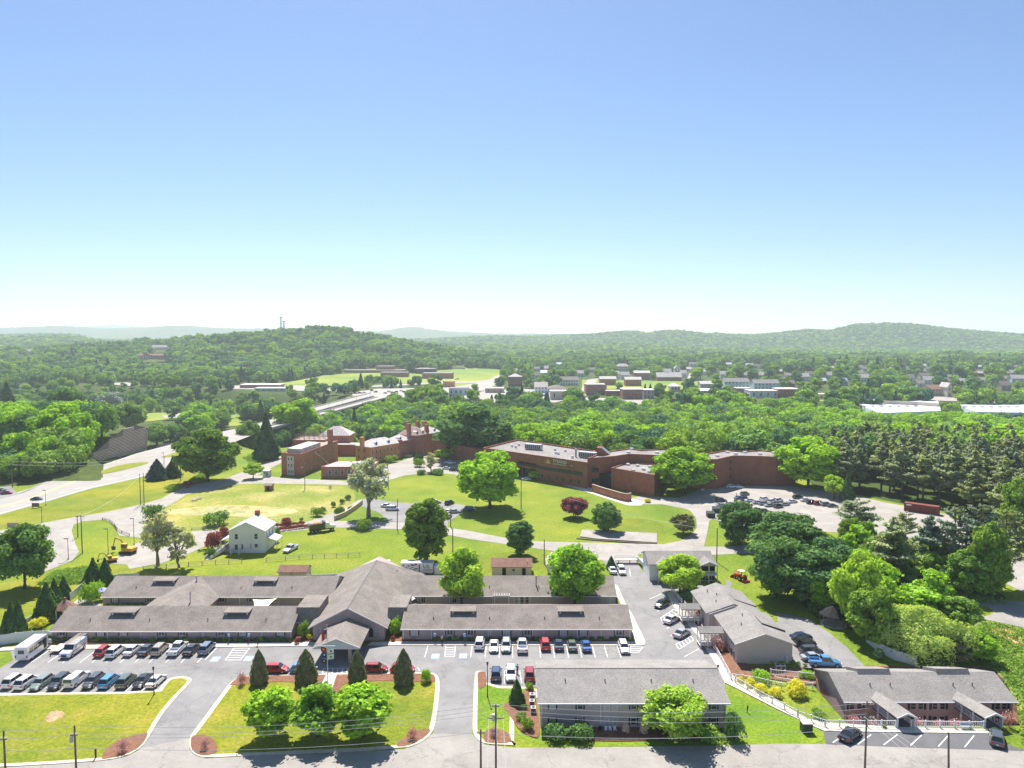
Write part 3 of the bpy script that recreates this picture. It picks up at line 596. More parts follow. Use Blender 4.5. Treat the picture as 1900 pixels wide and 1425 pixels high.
tsheet('mill_green', [(1490,738),(1500,732),(1640,734),(1640,744),(1600,748),(1510,744)], M_field)
tsheet('junction_road', [(640,738),(665,727),(700,722),(800,720),(860,716),(880,712),(905,706),(935,690),(945,690),(920,712),(905,725),(830,730),(770,734),(730,742),(700,745)], M_hwy, 0.4)
tsheet('school_road', [(690,716),(800,710),(880,708),(935,703),(935,706),(880,711),(800,713),(690,719)], M_pale, 0.45)
tsheet('town_street', [(1060,748),(1075,728),(1090,705),(1112,702),(1105,712),(1092,728),(1085,738),(1200,742),(1280,744),(1280,752),(1080,750)], M_pale, 0.4)
tsheet('hill_street', [(1272,722),(1274,705),(1279,694),(1285,694),(1285,705),(1287,722)], M_pale, 0.5)
tsheet('town_yard', [(850,735),(905,725),(960,722),(1060,724),(1062,740),(1030,748),(960,745),(900,750),(860,746)], M_pale, 0.35)
tsheet('mill_yard', [(1530,742),(1600,744),(1680,742),(1900,752),(1960,760),(1960,748),(1760,738),(1700,730),(1600,738)], M_pale, 0.35)
tsheet('roadside_yard', [(420,716),(560,716),(640,722),(635,727),(560,726),(430,722)], M_pale, 0.35)
tsheet('hill_lay_by', [(205,712),(235,711),(252,714),(245,718),(215,716)], M_pale, 1.0)
tsheet('park_drive', [(300,772),(345,766),(380,768),(385,772),(350,776),(305,777)], M_pale, 0.35)
tsheet('mill_bank', [(1100,748),(1280,752),(1270,757),(1110,754)], M_soil, 0.5)
# bridge over the river valley
def bridge():
    t = thing('road_bridge', 'long twin deck concrete road bridge crossing the wooded river valley', 'bridge')
    def line(a, b): return [G(*a, 1.0), G(*b, 1.0)]
    for (u0, u1), (l0, l1), lab in ((((505,776),(688,729.5)), ((517,781),(692,734.5)), 'far'), (((508,779),(700,734.5)), ((511,787),(719,738)), 'near')):
        if lab == 'near': u0 = (560,773.5); l0 = (505,785.5); u0 = (505,789.5); u1 = (700,737.2); l0 = (505,795.2)
        if lab == 'far': l0 = (505,786.8); l1 = (693,735.2); u0 = (505,776.5)
        A, B = line(u0, u1); D_, C_ = line(l0, l1)
        obj('deck', MB().prism([A, B, C_, D_], 0.0, 1.0), M_hwy, t)
        mb = MB()
        for P, Q in ((A, B), (D_, C_)):
            strip(mb, [P, Q], 0.4, 2.0, 1.0)
        obj('parapet', mb, M_conc, t)
        obj('girder', MB().prism([(A[0]+2,A[1]+1),(B[0]+2,B[1]-1),(C_[0]-2,C_[1]-1),(D_[0]-2,D_[1]+1)], -1.8, -0.003), M_asph_dk, t)
        for k in range(1, 8):
            f = k/8; m1 = (A[0]+(B[0]-A[0])*f, A[1]+(B[1]-A[1])*f); m2 = (D_[0]+(C_[0]-D_[0])*f, D_[1]+(C_[1]-D_[1])*f)
            cx, cy = (m1[0]+m2[0])/2, (m1[1]+m2[1])/2
            obj('pier', MB().box(cx-4, cx+4, cy-.7, cy+.7, -16, -1.803), M_conc, t)
    for k in range(7):
        f = (k+.5)/7; x = 520+f*180; y = 780-f*44
        p = G(x, y, 1.0); s_ = thing('street_lamp', 'tall thin street lamp on the bridge between its two decks', 'street lamp', (p[0], p[1], 0.6), 0, 'street lamps on the bridge')
        obj('post', MB().cyl(0, 0, 0, 9.5, .14, 6, .08), M_steel, s_); obj('lamp_head', MB().box(-1.3, 0.05, -.12, .12, 9.5, 9.62), M_steel, s_)
bridge()
# ---------------------------------------------------------------- building parts
WC = {}
def window(p, x, y, z, w, h, rot=0, fm=None, pm=None, shut=None, rails=1, sill=False, name='window', arch=False):
    """a framed pane standing just proud of the wall; (x, y, z) is the middle of its foot"""
    fm = fm or M_white; pm = pm or M_glass
    key = (w, h, fm.name, pm.name, shut.name if shut else '', rails, arch)
    if key not in WC:
        t = max(0.07, w*0.07); mb = MB()
        mb.box(-w/2, -w/2+t, -.07, .0, 0, h); mb.box(w/2-t, w/2, -.07, .0, 0, h); mb.box(-w/2+t, w/2-t, -.07, .0, 0, t); mb.box(-w/2+t, w/2-t, -.07, .0, h-t, h)
        for k in range(rails): mb.box(-w/2+t, w/2-t, -.055, .0, h*(k+1)/(rails+1)-t/3, h*(k+1)/(rails+1)+t/3)
        if rails == 0: mb.box(-t/3, t/3, -.055, 0, t, h-t)
        a = mb.mesh(name, fm)
        mb = MB()
        if arch:
            pts = [(-w/2, h), (w/2, h)]+[(w/2*math.cos(R(k)), h+w/2*math.sin(R(k))) for k in range(20, 180, 20)]
            mb.yprism(pts, -.06, 0)
        mb.box(-w/2+t*.9, w/2-t*.9, -.035, .0, t*.9, h-t*.9); b = mb.mesh('pane', pm)
        c = None
        if shut:
            c = MB().box(-.2*w-.06, .0, -.06, 0, -.02, h+.02).mesh('shutter', shut)
        WC[key] = (a, b, c)
    a, b, c = WC[key]
    o = link(name, a, p); o.location = (x, y, z); o.rotation_euler = (0, 0, R(rot)); link('pane', b, o)
    if c:
        s1 = link('shutter', c, o); s1.location = (-w/2-.01, 0, 0); s2 = link('shutter', c, o); s2.location = (w/2+.07+.2*w, 0, 0)
    return o
def roof_x(mb, x0, x1, y0, y1, ze, zr, oh=.5, t=.2, ohx=None):
    ohx = oh if ohx is None else ohx; ym = (y0+y1)/2; s = (zr-ze)/(ym-y0); zo = ze-s*oh
    return mb.xprism([(y0-oh, zo), (ym, zr), (y1+oh, zo), (y1+oh, zo-t), (ym, zr-t), (y0-oh, zo-t)], x0-ohx, x1+ohx)
def roof_y(mb, x0, x1, y0, y1, ze, zr, oh=.5, t=.2, ohy=None):
    ohy = oh if ohy is None else ohy; xm = (x0+x1)/2; s = (zr-ze)/(xm-x0); zo = ze-s*oh
    return mb.yprism([(x0-oh, zo), (xm, zr), (x1+oh, zo), (x1+oh, zo-t), (xm, zr-t), (x0-oh, zo-t)], y0-ohy, y1+ohy)
def walls_x(mb, x0, x1, y0, y1, ze, zr, t=.2):
    ym = (y0+y1)/2; return mb.xprism([(y0, 0), (y1, 0), (y1, ze-t), (ym, zr-t-.02), (y0, ze-t)], x0, x1)
def walls_y(mb, x0, x1, y0, y1, ze, zr, t=.2):
    xm = (x0+x1)/2; return mb.yprism([(x0, 0), (x1, 0), (x1, ze-t), (xm, zr-t-.02), (x0, ze-t)], y0, y1)
def hip(mb, x0, x1, y0, y1, z0, z1, oh=.4, t=.15, cut=None):
    x0 -= oh; x1 += oh; y0 -= oh; y1 += oh; d = (y1-y0)/2 if (x1-x0) > (y1-y0) else (x1-x0)/2
    if cut: d = min(d, cut)
    b = [(x0,y0,z0),(x1,y0,z0),(x1,y1,z0),(x0,y1,z0)]; lo = [(x,y,z0-t) for x,y,_ in b]; tp = [(x0+d,y0+d,z1),(x1-d,y0+d,z1),(x1-d,y1-d,z1),(x0+d,y1-d,z1)]
    mb.add(lo+b+tp, [(3,2,1,0),(0,1,5,4),(1,2,6,5),(2,3,7,6),(3,0,4,7),(4,5,9,8),(5,6,10,9),(6,7,11,10),(7,4,8,11),(8,9,10,11)]); return mb
def pipes(par, pts, h):
    for x, y in pts: obj('downpipe', MB().box(x-.06, x+.06, y-.12, y-.004, 0, h), M_white, par)
def vents(par, pts, mat=None):
    for x, y, z in pts: obj('roof_vent', MB().cyl(x, y, z-.1, z+.5, .09, 8), mat or M_blackm, par)
# ---------------------------------------------------------------- nursing home
def nursing_home():
    X0, Y0 = G(650, 1188); t = thing('nursing_home', 'long single storey care home with mauve walls, brown shingle roofs and gabled entrance canopy', 'care home', (X0, Y0, 0))
    L = lambda px, py, z=0: (G(px, py, z)[0]-X0, G(px, py, z)[1]-Y0)
    def wing(xa, xb, y0, ze, zr, depth, mat=M_roof):
        w = MB(); walls_x(w, xa, xb, y0, y0+depth, ze, zr); obj('wall', w, M_stucco, t)
        r = MB(); roof_x(r, xa, xb, y0, y0+depth, ze, zr, .6, ohx=.25); o = obj('roof', r, mat, t)
        s = (zr-ze)/(depth/2); z = ze-s*.6
        obj('gutter', MB().box(xa-.25, xb+.25, y0-.72, y0-.605, z-.18, z+.02), M_white, o)
        return o
    def monitor(roof, x, y, z, w=4.6):
        m = MB(); m.box(x-w/2, x-w/2+.3, y-1.9, y-1.6, z-1.3, z); m.box(x+w/2-.3, x+w/2, y-1.9, y-1.6, z-1.3, z); m.box(x-w/2-.1, x+w/2+.1, y-2.0, y-1.5, z+.0, z+.16)
        a = obj('roof_monitor', m, M_white, roof)
        obj('monitor_roof', MB().add([(x-w/2-.4,y-2.3,z+.17),(x+w/2+.4,y-2.3,z+.17),(x+w/2+.4,y+.4,z+.30),(x-w/2-.4,y+.4,z+.30),(x-w/2-.4,y-2.3,z+.27),(x+w/2+.4,y-2.3,z+.27),(x+w/2+.4,y+.4,z+.42),(x-w/2-.4,y+.4,z+.42)],[(0,3,2,1),(4,5,6,7),(0,1,5,4),(1,2,6,5),(2,3,7,6),(3,0,4,7)]), M_roof, a)
        m = MB(); m.box(x-w/2+.31, x+w/2-.31, y-1.2, y-.5, z-1.0, z-.01); obj('louvre', m, M_dark, a)  # near-black box puts the opening's shade into colour behind the slats
        m = MB()
        for k in range(10): m.box(x-w/2+.35+k*(w-.8)/10, x-w/2+.5+k*(w-.8)/10, y-1.3, y-1.201, z-.55, z-.05)
        obj('louvre_slat', m, M_shut_g, a)
    # front wings
    xa = G(97, 1188)[0]-X0; xb = G(541, 1188)[0]-X0; r = wing(xa, xb, 0, 2.35, 4.75, 12.4)
    for px in (234, 443): monitor(r, (px-950)/F*148.3-X0, 5.6, 4.2)
    xc = G(746.5, 1187)[0]-X0; xd = G(1171, 1187)[0]-X0; r2 = wing(xc, xd, 0, 2.75, 5.0, 12.4)
    for px in (860, 1058): monitor(r2, (px-950)/F*148.3-X0, 5.6, 4.45)
    vents(r, [((px-950)/F*144.5-X0, 2.2, 3.2) for px in (161, 272, 381, 381.5, 490)][:3]+[((490-950)/F*144.5-X0, 2.2, 3.2)])
    vents(r2, [((px-950)/F*144.5-X0, 2.2, 3.5) for px in (803, 908, 1011, 1113)])
    zt = .62
    for px, pm in ((117, M_glass), (188, M_blind), (230, M_blind), (301, M_glass), (340, M_glass), (411, M_glass), (451, M_blind), (521, M_blind)):
        x = (px-950)/F*(Y0+3.8)-X0; window(t, x, -.005, 0.95, 1.35, 1.1, pm=pm, shut=M_shut_g, rails=0)
    for px, pm in ((769, M_blind), (835, M_glass), (873, M_glass), (940, M_blind), (978, M_glass), (1045, M_blind), (1082, M_blind), (1148, M_glass)):
        x = (px-950)/F*(Y0+3.8)-X0; window(t, x, -.005, 1.05, 1.35, 1.15, pm=pm, shut=M_shut_g, rails=0)
    for px in (230, 301, 340, 411, 451, 521, 768, 836, 940, 1045, 1082):
        x = (px-950)/F*(Y0+3.8)-X0; o = obj('air_conditioner', MB().box(x-.55, x+.55, -.3, -.004, .35, .75), M_siding, t)
        m = MB(); [m.box(x-.5+k*.2, x-.4+k*.2, -.33, -.302, .4, .7) for k in range(5)]; obj('grille', m, M_shut_g, o)
    pipes(t, [((px-950)/F*(Y0+3.8)-X0, 0) for px in (156, 201, 263, 291, 377, 379.5, 463, 487, 540, 749, 801, 824, 906, 910, 988, 1009, 1071, 1115, 1168)], 2.2)
    # central hall, ridge running away from the camera
    hx = (648-950)/F*144-X0; yf = -0.2
    w = MB(); walls_y(w, hx-7.2, hx+7.2, yf, 34, 3.3, 6.9); obj('wall', w, M_stucco, t)
    zr, sl = 7.0, (7.0-3.3)/7.2
    def rz(d): return zr-sl*d
    rf = MB(); e = 8.0
    rf.yprism([(hx-e, rz(e)), (hx, zr), (hx+e, rz(e)), (hx+e, rz(e)-.2), (hx, zr-.2), (hx-e, rz(e)-.2)], yf-.6, 13.0)
    e2 = 15.5; yb = 30.0                    # the wider rear half, hipped at the back
    rf.add([(hx, 13.001, zr), (hx-e2, 13.001+7, rz(e2)), (hx-e, 13.001, rz(e)), (hx+e, 13.001, rz(e)), (hx+e2, 20, rz(e2)), (hx, yb, zr), (hx-e2, yb+9, rz(e2)), (hx+e2, yb+9, rz(e2)),
        (hx-e, 13.001, rz(e)-.2), (hx-e2, 20, rz(e2)-.2), (hx-e2, yb+9, rz(e2)-.2), (hx+e2, yb+9, rz(e2)-.2), (hx+e2, 20, rz(e2)-.2), (hx+e, 13.001, rz(e)-.2)],
        [(0, 5, 6, 1, 2), (0, 3, 4, 7, 5), (5, 7, 6), (2, 1, 9, 8), (1, 6, 10, 9), (6, 7, 11, 10), (7, 4, 12, 11), (4, 3, 13, 12)])
    rr = obj('roof', rf, M_roof, t)
    obj('ridge_cap', MB().box(hx-.12, hx+.12, yf-.6, yb, zr-.02, zr+.05), M_shut_g, rr)
    m = MB(); m.yprism([(hx-e-.05, rz(e)-.02), (hx, zr+.02), (hx+e+.05, rz(e)-.02), (hx+e+.05, rz(e)-.24), (hx, zr-.22), (hx-e-.05, rz(e)-.24)], yf-.68, yf-.603); obj('fascia', m, M_white, rr)
    for px, pm in ((596, M_blind), (689, M_glass), (698, M_blind)):
        x = (px-950)/F*(Y0+3.8)-X0; window(t, x, yf-.005, .75, .85, 1.5, pm=pm, rails=1, arch=True, fm=M_shut_g)
    for px, py in ((705, 1050), (718, 1058), (721, 1046)):
        x, y = L(px, py, 4.5); m = MB().cyl(x, y, 3.2, 5.0, .35, 10); m.cyl(x, y, 5.0, 5.4, .5, 10); obj('exhaust_fan', m, M_alu, rr)
    for px, py in ((731, 1070), (737, 1070)):
        x, y = L(px, py, 3); obj('flue_pipe', MB().cyl(x, y, 2.0, 4.6, .14, 8), M_blackm, rr)
    # links between hall and front wings, their roofs made steep so they fall into shade
    for xa_, xb_ in ((xb-.3, hx-7.15), (hx+7.15, xc+.3)):
        obj('link_wall', MB().box(xa_, xb_, 4.0, 11, 0, 2.3), M_stucco, t)
        a = MB(); a.xprism([(3.4, 2.31), (4.7, 5.0), (12, 5.0), (12, 2.31)], xa_, xb_); obj('link_roof', a, M_shut_g if False else M_roof, t)
        obj('gutter', MB().box(xa_, xb_, 3.28, 3.395, 2.2, 2.36), M_white, t)
    # entrance canopy
    zr2, ze2, hw = 4.9, 3.15, 4.45; cx = hx+.1; y0c = -10.6; y1c = -.7
    m = MB(); m.yprism([(cx-hw, ze2), (cx, zr2), (cx+hw, ze2), (cx+hw, ze2-.18), (cx, zr2-.18), (cx-hw, ze2-.18)], y0c, y1c); cr = obj('canopy_roof', m, M_roof, t)
    obj('canopy_gable', MB().yprism([(cx-hw+.1, ze2-.19), (cx, zr2-.2), (cx+hw-.1, ze2-.19), (cx+hw-.1, ze2-.5), (cx-hw+.1, ze2-.5)], y0c+.5, y0c+.7), M_siding_b, cr)
    m = MB(); m.yprism([(cx-hw-.02, ze2+.02), (cx, zr2+.04), (cx+hw+.02, ze2+.02), (cx+hw+.02, ze2-.2), (cx, zr2-.18), (cx-hw-.02, ze2-.2)], y0c-.08, y0c-.003); obj('canopy_fascia', m, M_white, cr)
    for sx in (-2.3, 2.3):
        for y in (y0c+1.0, -3.2): obj('canopy_post', MB().box(cx+sx-.28, cx+sx+.28, y-.28, y+.28, 0, ze2-.5), M_stucco, t)
    obj('canopy_beam', MB().box(cx-2.6, cx+2.6, y0c+.75, y0c+1.2, ze2-.49, ze2-.2), M_siding_b, t)
    # back wings
    y2 = G(300, 1128)[1]-Y0+1.2; xe = G(192, 1128)[0]-X0-.8
    r3 = wing(xe, hx-8, y2, 2.5, 4.9, 12.4)
    for px in (310, 496): monitor(r3, (px-950)/F*167.2-X0, y2+5.8, 4.4)
    xf = G(1142, 1124)[0]-X0; r4 = wing(hx+8, xf, y2, 2.7, 5.0, 12.4)
    vents(r3, [((px-950)/F*163-X0, y2+2.2, 3.3) for px in (248, 444, 539)]); vents(r4, [((px-950)/F*163-X0, y2+2.2, 3.5) for px in (908, 1000)])
    for px, py in ((362, 1083), (995, 1090)):
        x = (px-950)/F*164-X0; obj('flue_pipe', MB().cyl(x, y2+3, 3.0, 6.0, .16, 8), M_steel, r3 if px < 700 else r4)
    # cross wing on the left between front and back
    cxm = -73.4-X0; w = MB(); walls_y(w, cxm-6.4, cxm+6.4, 8, y2+4, 2.5, 4.85); obj('wall', w, M_stucco, t)
    m = MB(); roof_y(m, cxm-6.4, cxm+6.4, 6.2, y2+6.0, 2.5, 4.83, .6, ohy=0); r5 = obj('roof', m, M_roof, t)
    obj('flue_pipe', MB().cyl(cxm+3.5, 11, 3.0, 6.2, .14, 8), M_steel, r5)
    for px, pm in ((211, M_blind), (275, M_glass), (410, M_glass), (465, M_glass), (506, M_glass), (565, M_glass), (572, M_blind)):
        x = (px-950)/F*161.5-X0; window(t, x, y2-.005, .9, 1.3, 1.3, pm=pm, shut=M_shut_g if px != 572 else None, rails=0)
    for px, pm in ((747, M_cream), (756, M_cream), (785, M_glass), (843, M_glass), (960, M_blind), (1120, M_blind), (1131, M_blind)):
        x = (px-950)/F*161.5-X0; window(t, x, y2-.005, .7, 1.0, 1.6, pm=pm, rails=0)
    for px in (958.5, 968.5, 978):
        x = (px-950)/F*161.5-X0; window(t, x, y2-.005, .15, .9, 2.0, pm=M_glass, rails=2, name='glazed_door')
    pipes(t, [((px-950)/F*161.5-X0, y2) for px in (443, 515, 775, 834, 914, 984)], 2.3)
    return t
nursing_home()
# ---------------------------------------------------------------- two storey apartments at the front
def front_block():
    xa, y0 = G(1003, 1351); xb = G(1347, 1351)[0]; t = thing('apartment_building', 'two storey tan apartment block by the front road with light grey roof and black shutters', 'apartments', ((xa+xb)/2, y0, 0))
    h = (xb-xa)/2; w = MB(); walls_x(w, -h, h, 0, 14, 4.45, 6.3); obj('wall', w, M_siding, t)
    m = MB(); roof_x(m, -h, h, 0, 14, 4.45, 6.3, .55, ohx=.5); r = obj('roof', m, M_roof2, t)
    obj('gutter', MB().box(-h-.5, h+.5, -.68, -.555, 4.12, 4.3), M_white, r)
    vents(r, [(((px-950)/F*116-(xa+xb)/2), 4.0, 5.45) for px in (1048, 1121, 1206, 1283)])
    obj('ridge_cap', MB().box(-h-.5, h+.5, 6.9, 7.1, 6.28, 6.34), M_shut_g, r)
    for z in (.55, 3.05):
        for px in (1025, 1076, 1175, 1211, 1262, 1323.5):
            x = (px-950)/F*(y0+3.8)-(xa+xb)/2; window(t, x, -.005, z, .95, 1.15, shut=M_shut, pm=M_glass if px != 1025 else M_blind)
        for px in (1125.5, 1140.5):
            x = (px-950)/F*(y0+3.8)-(xa+xb)/2; window(t, x, -.005, z-.15, .85, 1.35, shut=None, pm=M_blind, arch=(z < 1))
    pipes(t, [(((px-950)/F*(y0+3.8))-(xa+xb)/2, 0) for px in (1113.5,)], 4.2); pipes(t, [(h-.15, 0), (-h+.15, 0)], 4.2)
    return t
front_block()
def railing(name, label, a, b, h=1.0, z=0.18, base=0.0, group=None, n=None, mat=None, par=None):
    """white railing between two ground points"""
    a = Vector(a); b = Vector(b); L = (b-a).length; rz = math.atan2(b.y-a.y, b.x-a.x); mat = mat or M_white
    o = thing(name, label, 'railing', (a.x, a.y, z), rz, group) if par is None else None
    if par is not None: o = par
    m = MB(); m.box(0, L, -.04, .04, h-.08, h); m.box(0, L, -.03, .03, .12, .19)
    if par is not None:
        mm = Matrix.Translation((a.x, a.y, z)) @ Matrix.Rotation(rz, 4, 'Z')
    r1 = obj('rail', m, mat, o); m = MB(); k = max(2, int(L/.28))
    for i in range(k): x = (i+.5)*L/k; m.box(x-.035, x+.035, -.02, .02, .19, h-.08)
    r2 = obj('baluster', m, mat, o); r2['kind'] = 'stuff'; m = MB(); k = max(1, int(round(L/2.4)))
    for i in range(k+1):
        x = i*L/k; m = MB().box(x-.08, x+.08, -.08, .08, base, h+.12); r3 = obj('post', m, mat, o)
        if par is not None: r3.matrix_local = mm
    if par is not None: r1.matrix_local = mm; r2.matrix_local = mm
    return o
# ---------------------------------------------------------------- apartments end on, to the right of the car park
def side_block():
    X0 = 47.3; Y0 = G(1368, 1232)[1]; t = thing('apartment_building', 'grey apartments seen end on, with two roofed entrance bridges facing the car park', 'apartments', (X0, Y0, 0))
    w = MB(); walls_y(w, -5.2, 5.2, 0, 14, 4.1, 5.9); walls_y(w, -6.6, 3.9, 14.003, 27, 4.2, 6.0); obj('wall', w, M_siding, t)
    m = MB(); roof_y(m, -5.2, 5.2, 0, 14, 4.1, 5.9, .5, ohy=.3); r = obj('roof', m, M_roof2, t)
    m = MB(); roof_y(m, -6.6, 3.9, 14.6, 27, 4.2, 6.05, .5, ohy=.3); r_ = obj('roof', m, M_roof2, t)
    m = MB(); m.yprism([(-5.75, 3.92), (0, 5.95), (5.75, 3.92), (5.75, 3.74), (0, 5.77), (-5.75, 3.74)], -.36, -.303); obj('fascia', m, M_white, r)
    for y, ro, dx in ((7.5, r, 0), (20.0, r_, -1.35)): # clerestory steps on the right hand slope
        m = MB(); m.add([(dx+1.2,y-2.2,5.75),(dx+5.9,y-2.2,4.2),(dx+5.9,y+1.5,4.2),(dx+1.2,y+1.5,5.75),(dx+1.2,y-2.2,5.1),(dx+5.9,y-2.2,3.6),(dx+5.9,y+1.5,3.6),(dx+1.2,y+1.5,5.1)],
            [(0,1,2,3),(7,6,5,4),(0,4,5,1),(1,5,6,2),(2,6,7,3),(3,7,4,0)]); obj('roof_step', m, M_roof2, ro)
        m = MB(); m.add([(dx+1.25,y-2.23,5.72),(dx+5.85,y-2.23,4.17),(dx+5.85,y-2.23,3.85),(dx+1.25,y-2.23,5.3)], [(3,2,1,0)]); obj('clerestory_trim', m, M_shut, ro)
    vents(r, [(-2.5, 6, 5.0), (-1.2, 9.5, 5.5)]); vents(r_, [(-4, 18, 5.1), (-3, 21, 5.4), (-4.2, 24, 5.1)])
    for y in (2.0, 3.6, 9.5): 
        for z in (.5, 2.75): window(t, -5.205, y, z, .9, 1.1, rot=-90, shut=M_shut)
    for y in (18.5, 19.9, 23.5): 
        for z in (.6, 2.85): window(t, -6.605, y, z, .9, 1.1, rot=-90, shut=M_shut)
    for bx0, bx1, y, zz in ((-10.6, -5.7, 7.9, 0), (-11.3, -6.7, 20.1, 0)):
        b = MB(); roof_x(b, bx0, bx1, y-1.5, y+1.5, 3.35, 4.0, .2, ohx=0); br = obj('bridge_roof', b, M_roof2, t)
        obj('bridge_deck', MB().box(bx0+.2, bx1, y-1.3, y+1.3, .55, .75), M_conc, t)
        for k in range(4):
            x = bx0+.4+k*(bx1-bx0-.6)/3
            for s in (-1.3, 1.3): obj('bridge_post', MB().box(x-.09, x+.09, y+s-.09, y+s+.09, 0, 3.2), M_white, t)
        m = MB(); 
        for s in (-1.3, 1.3):
            m.box(bx0+.4, bx1-.1, y+s-.05, y+s+.05, 1.6, 1.7); m.box(bx0+.4, bx1-.1, y+s-.04, y+s+.04, .85, .92)
            for k in range(26): x = bx0+.6+k*(bx1-bx0-.9)/26; m.box(x-.03, x+.03, y+s-.02, y+s+.02, .92, 1.6)
        obj('bridge_railing', m, M_white, t)
        m = MB(); m.box(bx0+.1, bx1, y-1.42, y-1.33, 3.0, 3.25); m.box(bx0+.1, bx1, y+1.33, y+1.42, 3.0, 3.25); obj('bridge_beam', m, M_white, t)
    obj('meter_box', MB().box(3.9, 4.3, -.3, -.004, .4, 1.6), M_alu, t)
    return t
side_block()
# ---------------------------------------------------------------- lower right apartments
def right_block():
    y0 = 115.2; xa, xb = [(px-950)/F*119 for px in (1567, 1879)]; xm = (xa+xb)/2; h = (xb-xa)/2; zb = -3.6
    t = thing('apartment_building', 'brown grey apartments behind a white picket railing with two long gabled entrance porches', 'apartments', (xm, y0, zb))
    w = MB(); walls_x(w, -h, h, 0, 11, 4.3, 6.4); obj('wall', w, M_siding, t)
    m = MB(); roof_x(m, -h, h, 0, 11, 4.3, 6.4, .5, ohx=.45); r = obj('roof', m, M_roof2, t)
    obj('gutter', MB().box(-h-.45, h+.45, -.63, -.505, 3.93, 4.1), M_white, r)
    for px0, px1 in ((1588, 1648), (1734, 1794)):      # raised clerestory strips behind the ridge
        a = (px0-950)/F*124.5-xm; b = (px1-950)/F*124.5-xm
        m = MB(); m.xprism([(4.9, 6.2), (5.5, 6.95), (9.4, 5.5), (9.4, 4.9)], a, b); obj('roof_step', m, M_roof2, r)
        m = MB(); [m.box(b+.003, b+.06, 5.6+k*.7, 6.1+k*.7, 5.6, 5.9) for k in range(4)]; obj('clerestory_window', m, M_glass, r)
    vents(r, [(((px-950)/F*121.5-xm), 2.6, 5.35) for px in (1613.5, 1651, 1767.5, 1803)])
    for px in (1580, 1594, 1694, 1707.5, 1734, 1748, 1850, 1862.5):
        x = (px-950)/F*119-xm; L_ = px in (1580, 1694, 1734, 1850)
        for z in (.2, 2.55):
            o = window(t, x, -.005, z, .95, 1.25, pm=M_glass)
            m = MB(); (m.box(-.92, -.5, -.06, 0, 0, 1.27) if L_ else m.box(.5, .92, -.06, 0, 0, 1.27)); obj('shutter', m, M_shut, o)
    pipes(t, [(((px-950)/F*119)-xm, 0) for px in (1569, 1626, 1721, 1781, 1877)], 4.0)
    for pf in (1680, 1842):
        x = (pf-950)/F*111.4-xm; ya = -8.0; yb = 1.6; hw = 1.35; e = hw+.3; za, zc_ = 6.25, 4.9; dr = .75
        vs = [(x-e,ya,za-dr),(x,ya,za),(x+e,ya,za-dr),(x-e,yb,zc_-dr),(x,yb,zc_),(x+e,yb,zc_-dr)]; vs += [(p[0],p[1],p[2]-.14) for p in vs]
        m = MB().add(vs, [(0,1,4,3),(1,2,5,4),(9,10,7,6),(10,11,8,7),(0,6,7,1),(1,7,8,2),(3,4,10,9),(4,5,11,10),(0,3,9,6),(2,8,11,5)]); pr_ = obj('porch_roof', m, M_roof2, t)
        m = MB(); m.yprism([(x-e, za-dr+.01), (x, za+.01), (x+e, za-dr+.01), (x+e, za-dr-.2), (x, za-.26), (x-e, za-dr-.2)], ya-.09, ya-.003); obj('porch_fascia', m, M_white, pr_)
        for s in (-hw, hw):
            for k in range(3):
                y = ya+.3+k*2.9; zt = za-dr-.14-(za-zc_)*(y-ya)/(yb-ya); obj('porch_post', MB().box(x+s-.09, x+s+.09, y-.09, y+.09, 0, zt+.05), M_white, t)
            m = MB(); f = lambda y, z: z+3.7-(y-ya)*.09
            for q in (.1, 1.0): m.tube([(x+s, ya+.3, f(ya+.3, q)), (x+s, -.1, f(-.1, q))], .055, 4)
            for k in range(22): yy = ya+.4+k*.34; m.box(x+s-.03, x+s+.03, yy-.03, yy+.03, f(yy, .1), f(yy, 1.0))
            obj('porch_railing', m, M_white, t)
        obj('porch_floor', MB().add([(x-hw,ya,3.72),(x+hw,ya,3.72),(x+hw,-.05,3.0),(x-hw,-.05,3.0),(x-hw,ya,3.5),(x+hw,ya,3.5),(x+hw,-.05,2.78),(x-hw,-.05,2.78)], [(0,1,2,3),(7,6,5,4),(0,4,5,1),(1,5,6,2),(3,2,6,7),(0,3,7,4)]), M_asph_dk, t)
        obj('porch_door', MB().box(x-.6, x+.6, -.09, -.004, 2.9, 4.0), M_dark, t)
    return t
right_block()
